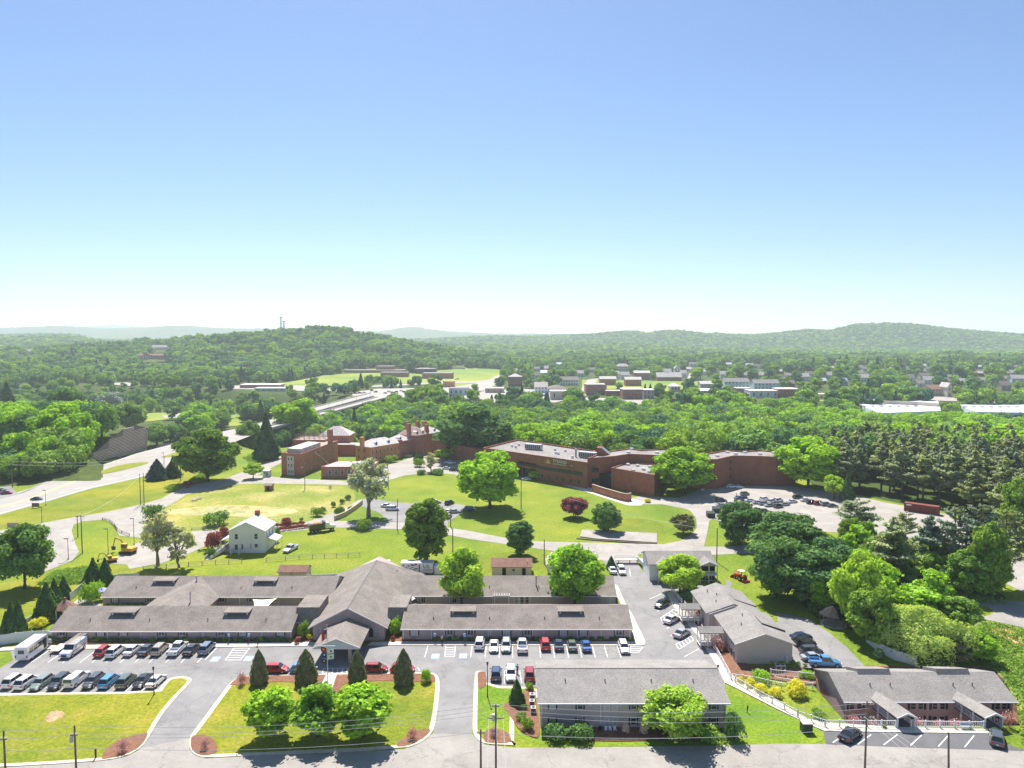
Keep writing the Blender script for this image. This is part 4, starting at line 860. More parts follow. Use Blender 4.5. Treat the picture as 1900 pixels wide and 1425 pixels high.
# ---------------------------------------------------------------- house with verandas at the top of the car park
def veranda_house():
    xa, y0 = G(1205, 1078); xb = G(1326, 1080)[0]; xm = (xa+xb)/2; h = (xb-xa)/2
    t = thing('veranda_house', 'pale two storey house with two gabled white porches behind the yellow green tree', 'house', (xm, y0, 0))
    w = MB(); walls_x(w, -h, h, 0, 9.5, 4.5, 6.3); obj('wall', w, M_siding_w, t)
    m = MB(); roof_x(m, -h, h, 0, 9.5, 4.5, 6.3, .4, ohx=.4); r = obj('roof', m, M_roof2, t)
    for px in (1233, 1311):
        x = (px-950)/F*(y0+3.8)-xm; hw = 2.2 if px > 1300 else 2.0
        m = MB(); m.yprism([(x-hw-.3, 4.55), (x, 5.6), (x+hw+.3, 4.55), (x+hw+.3, 4.4), (x, 5.45), (x-hw-.3, 4.4)], -2.2, 4.0); p = obj('porch_roof', m, M_roof2, t)
        obj('porch_gable', MB().yprism([(x-hw, 4.4), (x, 5.4), (x+hw, 4.4)], -1.9, -1.8), M_siding, p)
        m = MB(); m.yprism([(x-hw-.32, 4.56), (x, 5.63), (x+hw+.32, 4.56), (x+hw+.32, 4.38), (x, 5.43), (x-hw-.32, 4.38)], -2.27, -2.203); obj('porch_fascia', m, M_white, p)
        obj('porch_floor', MB().box(x-hw, x+hw, -1.9, -.005, 2.05, 2.25), M_white, t)
        for s in (-hw+.1, 0, hw-.1): obj('porch_post', MB().box(x+s-.09, x+s+.09, -1.85, -1.67, 0, 4.39), M_white, t)
        m = MB(); m.box(x-hw+.2, x+hw-.2, -1.8, -1.72, 3.0, 3.1); m.box(x-hw+.2, x+hw-.2, -1.8, -1.74, 2.35, 2.42)
        for k in range(14): xx = x-hw+.3+k*(2*hw-.5)/14; m.box(xx, xx+.06, -1.79, -1.75, 2.42, 3.0)
        obj('porch_railing', m, M_white, t)
        obj('glazed_wall', MB().box(x-hw+.2, x+hw-.2, -.06, -.004, .2, 1.9), M_glass, t); obj('glazed_wall', MB().box(x-hw+.2, x+hw-.2, -.06, -.004, 2.3, 4.1), M_dark, t)
        m = MB(); [m.box(x-hw+.2+k*(2*hw-.4)/5-.04, x-hw+.2+k*(2*hw-.4)/5+.04, -.1, -.062, .2, 1.9) for k in range(6)]; obj('glazing_bar', m, M_white, t)
    window(t, -h-.005, 3.5, 2.6, .7, 1.4, rot=-90)
    return t
veranda_house()
def stair_and_ramp():
    a = G(1186, 1044); b = G(1207, 1066); t = thing('access_ramp', 'raised white access ramp with steps beside the veranda house', 'ramp', (a[0], a[1], 0))
    m = MB(); d = Vector((b[0]-a[0], b[1]-a[1])); L = d.length; ang = math.atan2(d.y, d.x)
    o = obj('deck', MB().box(0, L, -.8, .8, 1.0, 1.15), M_conc, t); o.rotation_euler = (0, 0, ang)
    for s in (-.8, .8):
        m = MB(); m.box(0, L, s-.05, s+.05, 1.9, 2.0); m.box(0, L, s-.02, s+.02, 1.16, 1.9); o = obj('side_panel', m, M_white, t); o.rotation_euler = (0, 0, ang)
    for k in range(4): o = obj('leg', MB().box(k*L/3.2, k*L/3.2+.15, -.7, -.55, 0, .999), M_wood, t); o.rotation_euler = (0, 0, ang)
    m = MB(); c = (b[0]-a[0], b[1]-a[1])
    for k in range(6): m.box(c[0]+.8+k*.02, c[0]+1.9, c[1]-.6-k*.32, c[1]-.3-k*.32, 0, 1.15-k*.19)
    obj('steps', m, M_siding, t)
    c = G(1142, 1045); e = G(1184, 1043); w2 = thing('raised_walkway', 'level raised walkway with white railings leading to the veranda house', 'walkway', (c[0], c[1], 0))
    L = e[0]-c[0]; obj('deck', MB().box(0, L, -.8, .8, 1.0, 1.15), M_conc, w2); 
    for s in (-.8, .8):
        m = MB(); m.box(0, L, s-.04, s+.04, 1.95, 2.03); [m.box(k*L/24, k*L/24+.05, s-.02, s+.02, 1.151, 1.95) for k in range(24)]; obj('railing', m, M_white, w2)
    for x in (.8, L*.6, L-.5): obj('leg', MB().box(x, x+.18, -.1, .1, 0, .999), M_wood, w2)
stair_and_ramp()
# ---------------------------------------------------------------- white gabled house on the slope
def gable_house():
    xa, y0 = G(425.8, 1026); xb = G(491.5, 1026)[0]; xm = (xa+xb)/2; h = (xb-xa)/2
    t = thing('gabled_house', 'tall pale grey house with white metal roof and brick chimney on the grassy slope', 'house', (xm, y0, 0))
    w = MB(); walls_y(w, -h, h, 0, 9, 6.55, 8.95); obj('wall', w, M_siding_w, t)
    m = MB(); roof_y(m, -h, h, 0, 9, 6.55, 8.95, .4, ohy=.35); r = obj('roof', m, M_metal_roof, t)
    m = MB(); m.yprism([(-h-.45, 6.38), (0, 8.99), (h+.45, 6.38), (h+.45, 6.15), (0, 8.75), (-h-.45, 6.15)], -.42, -.353); obj('fascia', m, M_white, r)
    obj('chimney', MB().box(-.6, .6, 8.2, 9.2, 8.2, 10.2), M_brick2, r)
    for px, z, hh, ww in ((440, 3.9, 1.6, .95), (476.5, 4.0, 1.6, 1.0), (439.5, .9, 1.6, .95), (450.5, 1.1, 1.5, .6), (466, 1.2, 1.5, .55), (476.5, 1.6, 1.1, 1.0)):
        window(t, (px-950)/F*(y0+3.8)-xm, -.005, z, ww, hh)
    for y in (1.8, 4, 6.5): window(t, h+.005, y, 4.0, .8, 1.4, rot=90)
    obj('downpipe', MB().box(.9, 1.05, -.12, -.004, 0, 7.6), M_white, t)
    # veranda left, awning right
    m = MB(); m.yprism([(-h-2.9, 3.3), (-h-.003, 4.3), (-h-.003, 4.15), (-h-2.9, 3.15)], .6, 7); obj('porch_roof', m, M_metal_roof, t)
    for y in (.8, 3.8, 6.8): obj('porch_post', MB().box(-h-2.8, -h-2.62, y-.09, y+.09, 0, 3.18), M_white, t)
    obj('porch_floor', MB().box(-h-2.9, -h-.004, .4, 7.2, 0, 1.2), M_siding, t)
    m = MB(); m.yprism([(h+.003, 4.2), (h+3.0, 3.2), (h+3.0, 3.05), (h+.003, 4.05)], 1.5, 6.5); obj('awning', m, M_white, t)
    for y in (1.7, 6.3): obj('awning_post', MB().box(h+2.8, h+2.92, y-.06, y+.06, 0, 3.1), M_white, t)
    m = MB()
    for s in (-h-2.9, -h-1.3): m.add([(s-1.6,-6.0,.0),(s,.3,1.2),(s,.3,2.1),(s-1.6,-6.0,.9),(s-1.5,-6.0,.0),(s+.1,.3,1.2),(s+.1,.3,2.1),(s-1.5,-6.0,.9)], [(0,1,2,3),(7,6,5,4),(3,2,6,7),(0,3,7,4),(1,5,6,2)])
    obj('ramp_railing', m, M_white, t)
    obj('ramp', MB().add([(-h-4.5,-6,.02),(-h-2.9,-6,.02),(-h-1.25,.35,1.19),(-h-2.85,.35,1.19),(-h-4.5,-6,.0),(-h-2.9,-6,.0),(-h-1.25,.35,.6),(-h-2.85,.35,.6)], [(0,1,2,3),(0,3,7,4),(1,5,6,2),(0,4,5,1)]), M_conc, t)
    for k in range(2): obj('cellar_screen', MB().box(-h+1.0+k*2.2, -h+1.12+k*2.2, -1.9, -.01, 0, 1.5), M_white, t)
gable_house()
# ---------------------------------------------------------------- sheds
def shed(name, label, p0, p1, depth, ze, zr, wall, roofm, doors=(), wins=(), axis='x', cat='shed', vent=False):
    a = G(*p0); b = G(*p1); h = (b[0]-a[0])/2; t = thing(name, label, cat, ((a[0]+b[0])/2, a[1], 0))
    w = MB(); (walls_x if axis == 'x' else walls_y)(w, -h, h, 0, depth, ze, zr); obj('wall', w, wall, t)
    m = MB(); (roof_x if axis == 'x' else roof_y)(m, -h, h, 0, depth, ze, zr, .3, t=.14); r = obj('roof', m, roofm, t)
    for x, w_, hh, mt in doors: obj('door', MB().box(x*h-w_/2, x*h+w_/2, -.08, -.004, .05, hh), mt, t)
    for x, z, w_, hh in wins: window(t, x*h, -.005, z, w_, hh)
    if vent: obj('roof_vent', MB().cyl(h*.8, 1.2, ze, ze+1.1, .12, 8), M_cream, r)
    return t
shed('utility_building', 'cream service building with brown shingle roof behind the back wing', (912.6, 1069), (986, 1069), 5.5, 2.6, 3.9, M_cream, M_roof_sh, [(-.38, .95, 2.1, M_dark), (.62, .95, 2.1, M_dark)], [(.1, 1.2, .9, .8)], cat='service building', vent=True)
shed('garden_shed', 'low tan shed with brown roof on the grass left of the main roof ridge', (517, 1074), (568, 1074), 4.5, 1.9, 2.9, M_cream, M_roof_sh, [(-.05, .8, 1.7, M_rail)])
shed('small_garage', 'small pale gabled garage with white door behind the back wing', (1016, 1064), (1037, 1064), 5.5, 2.6, 3.9, M_siding_w, M_slate, [(.05, 1.7, 2.1, M_white)], axis='y', cat='garage')
shed('brick_pump_house', 'tiny square brick pump house in the meadow', (491, 911), (505, 910), 3.0, 2.3, 2.8, M_brick2, M_roof, [(.1, .9, 1.8, M_dark)], cat='pump house')
shed('site_cabin', 'white portable cabin with dark windows beside the upper lane', (488, 885), (499.5, 885), 3.0, 2.9, 3.1, M_white, M_white_roof, [], [(-.4, 1.3, .8, .8), (.35, .5, .8, 1.6)], cat='cabin')
# ---------------------------------------------------------------- large brick institution with flat roofs
def flat_block(par, pts, z1, wall, roofm, parapet=.5, z0=0.0, wn='wall', rn='roof'):
    pts = pts if area(pts) > 0 else pts[::-1]
    w = MB(); w.prism(pts, z0, z1-parapet); obj(wn, w, wall, par)
    ins = offset(pts, .5)
    m = MB(); n = len(pts); vs = [(x,y,z1-parapet+.01) for x,y in pts]+[(x,y,z1) for x,y in pts]+[(x,y,z1) for x,y in ins]+[(x,y,z1-parapet+.01) for x,y in ins]; fs = []
    for i in range(n):
        j = (i+1)%n; fs += [(i,j,n+j,n+i),(n+i,n+j,2*n+j,2*n+i),(2*n+i,2*n+j,3*n+j,3*n+i)]
    obj('parapet', m.add(vs, fs), wall, par)
    k = sheet(rn, ins, z1-parapet+.04, roofm, 0, kind=None); k.parent = par; return k
def WP(px, py, h): return G(px, py, h)
def wallwin(par, A, B, f, z, w, h, pm=M_glass, rails=0, fm=None):
    """window at fraction f of the wall from A to B (outside to the right when walking A to B)"""
    a = Vector(A); b = Vector(B); d = (b-a); p = a+d*f; rot = math.degrees(math.atan2(d.y, d.x)); n = Vector((d.y, -d.x)).normalized()*.01
    return window(par, p.x+n.x, p.y+n.y, z, w, h, rot=rot, pm=pm, rails=rails, fm=fm or M_shut)
def lettering(name, body, size, loc, rot, mat, par, ext=.02):
    cu = bpy.data.curves.new(name, 'FONT'); cu.body = body; cu.size = size; cu.extrude = ext; cu.align_x = 'LEFT'
    o = bpy.data.objects.new(name, cu); C.objects.link(o); dg = bpy.context.evaluated_depsgraph_get()
    me = bpy.data.meshes.new_from_object(o.evaluated_get(dg)); bpy.data.objects.remove(o); me.materials.clear(); me.materials.append(mat)
    o = link(name, me, par); o.location = loc; o.rotation_euler = rot; return o
def institution():
    t = thing('brick_institution', 'huge dark red brick flat roofed building with zigzag wings and a yellow pyramid sign', 'institution')
    H = 10.8; A = WP(896, 830.5, H); B = WP(1090, 858, H); D_ = WP(961, 815, H); Cc = WP(1104, 836, H)
    # main entrance block, with the recess of its entrance
    a, b = Vector(A), Vector(B); d = (b-a).normalized(); n = Vector((-d.y, d.x)); L = (b-a).length
    f1, f2 = .36, .545
    def on(f, k=0): q = a+(b-a)*f+n*k; return (q.x, q.y)
    body = [on(0), on(1), Cc, D_]
    w = MB(); w.prism([on(0), on(f1), on(f1, 3.0), on(f2, 3.0), on(f2), on(1), Cc, D_], 0, 7.2); obj('wall', w, M_brick, t)
    flat_block(t, body, H, M_brick, M_membrane, .7, z0=7.203)
    obj('entrance_soffit', MB().prism([on(f1+.003, .3), on(f2-.003, .3), on(f2-.003, 2.9), on(f1+.003, 2.9)], 4.6, 5.3), M_brick, t)
    obj('entrance_glazing', MB().prism([on(f1+.02, 2.7), on(f2-.02, 2.7), on(f2-.02, 2.95), on(f1+.02, 2.95)], .1, 4.2), M_glass, t)
    for f in (.165, .215, .265, .315): wallwin(t, A, B, f, 5.3, 2.6, 1.0, rails=-1)
    for k in range(6): wallwin(t, A, B, f1+.02+k*.031, 5.6, 2.0, .8)
    for k in range(6): wallwin(t, A, B, .588+k*.068, 5.0, 3.9, 1.5, rails=-1)
    for f in (.60, .665, .735, .79, .86, .93): wallwin(t, A, B, f, 1.5, 1.1, 1.5)
    for f in (.10, .16, .22, .28): wallwin(t, A, B, f, 1.6, 1.0, 1.3)
    ang = math.atan2(d.y, d.x)
    s = Vector(on(.70, -.12)); lettering('sign_lettering', 'PYRAMID', 1.75, (s.x, s.y, 8.9), (R(90), 0, ang), M_white, t)
    s = Vector(on(.702, -.12)); lettering('sign_lettering', 'HEALTHCARE, INC.', .78, (s.x, s.y, 7.95), (R(90), 0, ang), M_white, t)
    s = Vector(on(.855, -.12)); lettering('house_number', '479', .8, (s.x, s.y, 8.2), (R(90), 0, ang), M_white, t)
    s = on(.625, -.05); e = on(.680, -.05); m_ = on(.6525, -.05); s2 = on(.625, -.12); e2 = on(.680, -.12); m2 = on(.6525, -.12)
    mb = MB().add([(*s2, 8.0), (*e2, 8.0), (*m2, 10.1), (*s, 8.0), (*e, 8.0), (*m_, 10.1)], [(0,1,2),(0,2,5,3),(1,4,5,2),(0,3,4,1)]); pyr = obj('pyramid_emblem', mb, M_yellow, t)
    q = [on(.6525, -.15), on(.660, -.15)]; mb = MB().add([(*on(.6525, -.16), 10.0), (*on(.668, -.16), 8.05), (*on(.655, -.16), 8.05)], [(0,2,1)]); obj('emblem_facet', mb, M_cream, pyr)
    # plant on the roof
    for (p0, p1, hh) in (((976, 833), (1005, 835), 2.6), ((1076, 848), (1108, 851), 2.6)):
        g0 = G(*p0, H-.6); g1 = G(*p1, H-.6); dd = Vector((g1[0]-g0[0], g1[1]-g0[1])); L_ = dd.length; mm = MB()
        mm.box(0, L_, -1.5, 1.5, .3, hh); u = obj('rooftop_unit', mm, M_steel, t); u.location = (g0[0], g0[1], H-.65); u.rotation_euler = (0, 0, math.atan2(dd.y, dd.x))
        mm = MB(); [mm.box(.2+k*L_/8, .2+k*L_/8+L_/13, -1.56, -1.503, .6, hh-.3) for k in range(8)]; obj('louvre', mm, M_shut_g, u)
    for px, py in ((950, 829), (957, 831), (963, 827), (1031, 842), (1036, 843), (1062, 850), (1049, 838), (1030, 836)):
        g0 = G(px, py, H-.6); obj('roof_vent', MB().cyl(g0[0], g0[1], H-.7, H+.4, .55, 8), M_alu, t)
    g0 = G(1068.5, 848, H-.6); obj('flue', MB().cyl(g0[0], g0[1], H-.7, H+3.0, .45, 10), M_steel, t)
    # rear left wing behind the big tree
    P = [WP(802, 816, 8.0), WP(835, 822, 8.0), WP(880, 832, 8.0), WP(930, 835, 8.0), WP(960, 819, 8.0), WP(905, 812, 8.0), WP(840, 810.5, 8.0)]
    flat_block(t, P, 8.0, M_brick, M_membrane, .5)
    wallwin(t, P[0], P[1], .6, 3.2, 1.4, 1.8); wallwin(t, P[0], P[1], .6, .8, 1.4, 1.6)
    # three storey zigzag spine
    Hs = 12.2
    fr = [(1092,857),(1140.5,846),(1168,842),(1235,845),(1262,851),(1295,852),(1330,852),(1361.6,845),(1408,846),(1440,847.5),(1470,847)]
    bk = [(1478,842),(1450,839),(1408,834.7),(1380,837.5),(1349,834.7),(1313,841),(1277,839),(1229,832.6),(1189,834.7),(1168,831.6),(1130,837),(1110,842)]
    fw = [WP(x, y, Hs) for x, y in fr]; bw = [WP(x, y, Hs) for x, y in bk]
    fw[0] = (B[0]+.2, B[1]+2.0)
    flat_block(t, fw+bw, Hs, M_brick, M_membrane, .5)
    for z in (3.0, 6.3, 9.0):
        wallwin(t, fw[5], fw[6], .62, z, 2.2, 1.1); wallwin(t, fw[6], fw[7], .8, z, .8, 1.3)
    for z in (2.2, 6.4): wallwin(t, B, fw[1], .28, z, 3.4, 1.7)
    for px, py in ((1166,840),(1172,834),(1219,841),(1314,849),(1331,847),(1350,840),(1365,843),(1410,843.5),(1382,840),(1436,841),(1300,850)):
        g0 = G(px, py, Hs-.4); obj('roof_vent', MB().cyl(g0[0], g0[1], Hs-.5, Hs+.25, .9, 8), M_alu, t)
    # sloping skylight wedge on the junction
    g0 = G(1107, 852, H-.6); g1 = G(1129, 849, H-.6)
    x0, y0 = g0; x1, y1 = g1[0]+2.0, g1[1]-2
    obj('stair_tower', MB().add([(x0,y0,H-.6),(x1,y1,H-.6),(x1+1.2,y1+5,H-.6),(x0+1.2,y0+5,H-.6),(x0,y0,H+4.2),(x0+1.2,y0+5,H+4.2),(x0+1.8,y0-.2,H+4.2),(x0+3,y0+4.8,H+4.2)],
        [(0,1,6,4),(3,5,7,2),(0,4,5,3),(4,6,7,5),(6,1,2,7)]), M_brick, t)
    obj('skylight', MB().add([(x0+2.2,y0+.2,H+4.05),(x1-.3,y1+.5,H-.3),(x1+.7,y1+4.2,H-.3),(x0+3.2,y0+4.2,H+4.05)], [(0,1,2,3)]), M_carglass, t)
    # lower front wing
    h3 = 8.7; P = [WP(1134, 867.5, h3), WP(1214, 881, h3), WP(1228, 862, h3), WP(1164, 858, h3)]
    flat_block(t, P, h3, M_brick, M_membrane, .5)
    for px, py in ((1165,863),(1183,865),(1194,872),(1223,863),(1206,867),(1175,874),(1205,877),(1219,874)):
        g0 = G(px, py, h3-.4); obj('roof_vent', MB().cyl(g0[0], g0[1], h3-.5, h3+.35, .8, 8), M_alu, t)
    obj('canopy_shade_block', MB().prism([(P[0][0]-6, P[0][1]+6), (P[0][0]-.1, P[0][1]+.3), (P[0][0]+2, P[0][1]+6)], 0, 5.5), M_dark, t)  # solid near-black block, the shade of a recess put into its colour
    return t
institution()
def poly_wall(name, label, cat, pp, h, th, mat, z=0.0, cap=None):
    w = gp(pp); t = thing(name, label, cat, (w[0][0], w[0][1], z)); m = MB(); strip(m, [(x-w[0][0], y-w[0][1]) for x, y in w], th, h, h); obj('panel', m, mat, t)
    if cap: m = MB(); strip(m, [(x-w[0][0], y-w[0][1]) for x, y in w], th+.12, h+.1, .097); obj('coping', m, cap, t)
    return t
poly_wall('brick_screen_wall', 'low brick screen wall curving in front of the long institution', 'wall', [(1099,912),(1120,919),(1150,928),(1162,930.5),(1171,929)], 2.9, .4, M_brick2, cap=M_kerb)
# ---------------------------------------------------------------- old brick hospital group
def old_hospital():
    t = thing('brick_hospital_wing', 'three storey red brick block with tall chimney and a white bay strip on its face', 'brick building')
    A = (-100.6, 309.5); B = (-91.6, 307.0); d = Vector((6.5, 40)).normalized()
    A, B = G(522.6, 881), G(558, 884); Cc = (B[0]+d.x*41, B[1]+d.y*41); Dd = (A[0]+d.x*41, A[1]+d.y*41)
    flat_block(t, [A, B, Cc, Dd], 10.0, M_brick2, M_slate_r, .4)
    wallb = Vector(B)-Vector(A)
    def pt(fx, fy, k=0): q = Vector(A)+wallb*fx+d*fy; return (q.x, q.y)
    obj('bay_strip', MB().prism([pt(.30, -.12), pt(.66, -.12), pt(.66, -.004), pt(.30, -.004)], .1, 8.8), M_cream, t)
    for z in (1.2, 4.0, 6.8):
        for f in (.40, .55): wallwin(t, pt(0, -.12), pt(1, -.12), f, z, .8, 1.3, rails=1, fm=M_white)
    for k in range(9):
        for z in (1.4, 4.3, 7.2): wallwin(t, B, Cc, .07+k*.105, z, 1.0, 1.3, fm=M_cream)
    obj('roof_box', MB().prism([pt(.15, 3), pt(.85, 3), pt(.85, 24), pt(.15, 24)], 9.7, 11.6), M_slate, t)
    obj('chimney', MB().prism([pt(.8, 33), pt(1.0, 33), pt(1.0, 35.5), pt(.8, 35.5)], 9.5, 16.5), M_brick2, t)
    m = MB(); m.tube([(*pt(1.04, 14), 8.5), (*pt(1.04, 22), 4.5), (*pt(1.3, 26), .1)], .15, 5); obj('escape_stair', m, M_cream, t)
    # lattice frames standing on the rear roof
    t2 = thing('burnt_roof_wing', 'low rear brick wing carrying a dark open roof frame', 'brick building')
    q = [V(545, 812, 352)[0], V(606, 812, 352)[0]]
    flat_block(t2, [(q[0], 350), (q[1], 350), (q[1], 366), (q[0], 366)], 10.5, M_brick2, M_slate_r, .4)
    m = MB()
    for k in range(7):
        x = q[0]+.5+k*(q[1]-q[0]-1)/6
        for y in (351, 358, 365): m.box(x-.08, x+.08, y-.08, y+.08, 10.3, 13.2)
    for y in (351, 358, 365):
        for z in (11.3, 12.2, 13.1): m.box(q[0]+.3, q[1]-.3, y-.1, y+.1, z+.003, z+.13)
    obj('roof_frame', m, M_wood, t2)
    t3 = thing('hip_roof_house', 'brick house with pale hipped roof behind the tall chimney', 'brick building')
    xa = V(592, 806, 372)[0]; xb = V(648, 806, 372)[0]
    obj('wall', MB().box(xa, xb, 372, 384, 0, 9.6), M_brick2, t3); obj('roof', hip(MB(), xa, xb, 372, 384, 9.7, 14.0), M_slate, t3)
    for k in range(4):
        for z in (3.5, 7.0): window(t3, xb-8+k*2.2, 371.99, z, .9, 1.4, fm=M_white)
    obj('side_wing', MB().box(xb-15, xb+6, 366, 371.9, 0, 5.5), M_brick2, t3); obj('side_roof', MB().box(xb-15.3, xb+6.3, 365.7, 371.95, 5.503, 5.9), M_slate, t3)
    t4 = thing('flat_brick_annexe', 'low brick annexe with bright white flat roof and tall white windows', 'brick building')
    a = G(596, 887.5); b = G(692, 887.5); 
    P = [(a[0], a[1]), (b[0], b[1]), (b[0], b[1]+14), (a[0]+4, a[1]+14)]
    flat_block(t4, P, 5.2, M_brick2, M_white_roof, .25)
    for k, f in enumerate((.17, .29, .41, .54, .66, .8)): window(t4, a[0]+(b[0]-a[0])*f, a[1]-.01, 1.4, 1.5, 2.3, rails=2)
    # long main house, three roofed sections in line
    d = Vector((.6, .8)); n = Vector((-.8, .6)); Rr = Vector((-66.9, 338.5))
    Rr = Vector(G(688, 860)); 
    t5 = thing('orange_brick_house', 'long old brick residence with slate hipped roofs, orange gable end, dormers and many chimneys', 'brick building', (Rr.x, Rr.y, 0), math.atan2(d.y, d.x))
    segs = [(0, 20, 0, 11, 7.9, 11.0, M_brick_o), (20, 30, 1.2, 11, 8.3, 11.2, M_brick2), (30, 40, -1.0, 12, 10.3, 14.6, M_brick2), (40, 52, 1.0, 12, 10.0, 13.6, M_brick2)]
    for s0, s1, y0, y1, ze, zr, mt in segs:
        w = MB(); w.box(s0+.002, s1-.002, y0, y1, 0, ze); obj('wall', w, mt, t5)
        r = obj('roof', hip(MB(), s0, s1, y0, y1, ze+.02, zr, .35 if s0 in (0, 40) else .1), M_slate if s0 < 30 or s0 == 40 else M_slate_r, t5)
        k = int((s1-s0)/2.4)
        for i in range(k):
            for z in ((1.3, 4.6) if ze < 9 else (1.3, 4.4, 7.4)):
                window(t5, s0+(i+.5)*(s1-s0)/k, y0-.01, z, .9, 1.5)
        for i in range(2 if s0 != 20 else 1):
            x = s0+(i+.6)*(s1-s0)/2.4; dm = MB(); yy = y0+1.3; zz = ze+.4
            dm.yprism([(x-.7, zz), (x+.7, zz), (x+.7, zz+1.3), (x, zz+1.9), (x-.7, zz+1.3)], yy, yy+2.8); o = obj('dormer', dm, M_siding_w, r)
            obj('pane', MB().box(x-.4, x+.4, yy-.05, yy-.003, zz+.3, zz+1.25), M_glass, o)
    for y in (3.2, 7.5):
        for z in (1.6, 5.0): window(t5, -.01, y+1, z, 1.0, 1.6, rot=-90)
    for x, y, z in ((-.55, 5.4, 12.6), (20.2, .5, 9.3), (31, 5, 16.2), (38.5, 6, 16.8), (47.5, 9.5, 15.6), (35, 10, 16.5), (41.2, 2.0, 15)):
        obj('chimney', MB().box(x-.8, x+.8, y-.9, y+.9, 0 if x < 1 else z-6, z), M_brick_o if x < 1 else M_brick2, t5)
    obj('front_steps', MB().box(24, 27, -1.6, 1.19, 0, .8), M_conc, t5)
old_hospital()
poly_wall('stone_retaining_wall', 'stone retaining wall climbing beside the bare tree', 'wall', [(621,966),(640,958),(660,945),(672,935)], 1.6, .5, M_stone)
poly_wall('timber_edge_wall', 'low dark timber edge along the old concrete slab', 'wall', [(1070,1000),(1105,1003.5),(1180,1008.5),(1219,1009)], .34, .4, M_wood)
# ---------------------------------------------------------------- crib retaining wall beside the highway
def crib_wall():
    pts = [(150,874,1.5),(170,866,5),(200,856,10),(225,849,14),(245,843,14.5),(268,836,11.5),(272,834,10)]
    b = gp([(x, y-2) for x, y, _ in pts]); t = thing('crib_wall', 'tall weathered timber crib retaining wall above the highway', 'retaining wall')
    m = MB(); n = len(pts); vs = [(x,y,-.5) for x,y in b]+[(x,y+pts[i][2]*.22,pts[i][2]) for i,(x,y) in enumerate(b)]+[(x,y+pts[i][2]*.22+1.5,pts[i][2]) for i,(x,y) in enumerate(b)]
    fs = [(i,i+1,n+i+1,n+i) for i in range(n-1)]+[(n+i,n+i+1,2*n+i+1,2*n+i) for i in range(n-1)]; obj('infill', m.add(vs, fs), M_wood, t)
    m = MB()
    for i in range(n-1):
        h0, h1 = pts[i][2], pts[i+1][2]; L = int(max(h0, h1)/.75)
        for k in range(L):
            z = k*.75+.3
            if z > min(h0, h1)+.6: continue
            a = b[i]; c = b[i+1]; y0 = z*.22
            m.tube([(a[0], a[1]+y0-.15, z), (c[0], c[1]+y0-.15, z)], .17, 4)
    s = obj('stretcher', m, M_crib, t)
    return t
crib_wall()
# ---------------------------------------------------------------- distant town buildings
BL = [(392,430,815),(430,470,802),(470,520,788),(520,560,778),(560,600,769),(600,660,757),(660,722,744),(1592, 1750, 767), (1774, 1960, 767), (160, 345, 786), (425, 450, 792)]
def far_building(name, label, cat, p0, p1, dep, h, roof='flat', wall=M_brick2, roofm=M_slate, rise=3, wins=None, storeys=2, lift=0.0, group=None, pitch=3.2, wm=None, axis='x'):
    BL.append((p0[0], p1[0], max(p0[1], p1[1]))); a = GT(*p0); b = GT(*p1); y = (a[1]+b[1])/2; z = min(a[2], b[2], float(terr((a[0]+b[0])/2, y+dep)))-.3+lift; L = (b[0]-a[0])/2
    t = thing(name, label, cat, ((a[0]+b[0])/2, y, z), 0, group); h += .3
    if roof == 'flat':
        obj('wall', MB().box(-L, L, 0, dep, 0, h), wall, t); obj('roof', MB().box(-L-.2, L+.2, -.2, dep+.2, h+.003, h+.45), roofm, t)
    elif roof == 'gable':
        obj('wall', (walls_x if axis == 'x' else walls_y)(MB(), -L, L, 0, dep, h, h+rise), wall, t); obj('roof', (roof_x if axis == 'x' else roof_y)(MB(), -L, L, 0, dep, h, h+rise, .5, t=.25), roofm, t)
    else:
        obj('wall', MB().box(-L, L, 0, dep, 0, h), wall, t); obj('roof', hip(MB(), -L, L, 0, dep, h+.01, h+rise, .5), roofm, t)
    n = wins if wins is not None else max(1, int(2*L/pitch))
    for s_ in range(storeys):
        for i in range(n):
            x = -L+(i+.5)*2*L/n; hh = h/storeys
            window(t, x, -.02, .3+s_*hh+hh*.28, min(1.6, 1.2*L/n), hh*.45, fm=wm or M_white, rails=0)
    return t
FB = far_building
FB('school_building', 'long low red brick school wing across the valley', 'school', (636,692), (757,692), 30, 4.5, wall=M_brick2, roofm=M_membrane, storeys=1, pitch=9)
FB('school_building', 'upper brick school hall with flat roof behind the low wing', 'school', (697,690), (731,690), 25, 9, wall=M_brick2, roofm=M_membrane, storeys=1, pitch=8)
FB('school_building', 'front red brick school block under the dark round hall', 'school', (706,700), (756,700), 22, 7, wall=M_brick2, roofm=M_membrane, storeys=1, pitch=7)
FB('school_building', 'right hand red brick school block with a stepped end', 'school', (783,703), (839,703), 30, 8, wall=M_brick2, roofm=M_shut_g, storeys=1, pitch=8)
def round_hall():
    a = GT(784, 694); t = thing('round_hall', 'low dark round hall with blue black roof at the school', 'hall', (a[0], a[1]+22, a[2]))
    obj('wall', MB().cyl(0, 0, 0, 6, 21, 32), M_shut, t); obj('roof', MB().cyl(0, 0, 6.01, 8.2, 23, 32, 21.5), M_shut, t); obj('roof_top', MB().cyl(0, 0, 8.21, 9.2, 20, 32, 6), M_membrane, t)
round_hall()
FB('grandstand', 'low grey grandstand beside the playing field', 'grandstand', (838,684), (862,685), 10, 3, wall=M_steel, roofm=M_membrane, storeys=0)
FB('roadside_motel', 'long pale roofed single storey building among trees left of the bridge', 'motel', (443,721), (520,720), 20, 4, wall=M_brick2, roofm=M_white_roof, storeys=1, pitch=6)
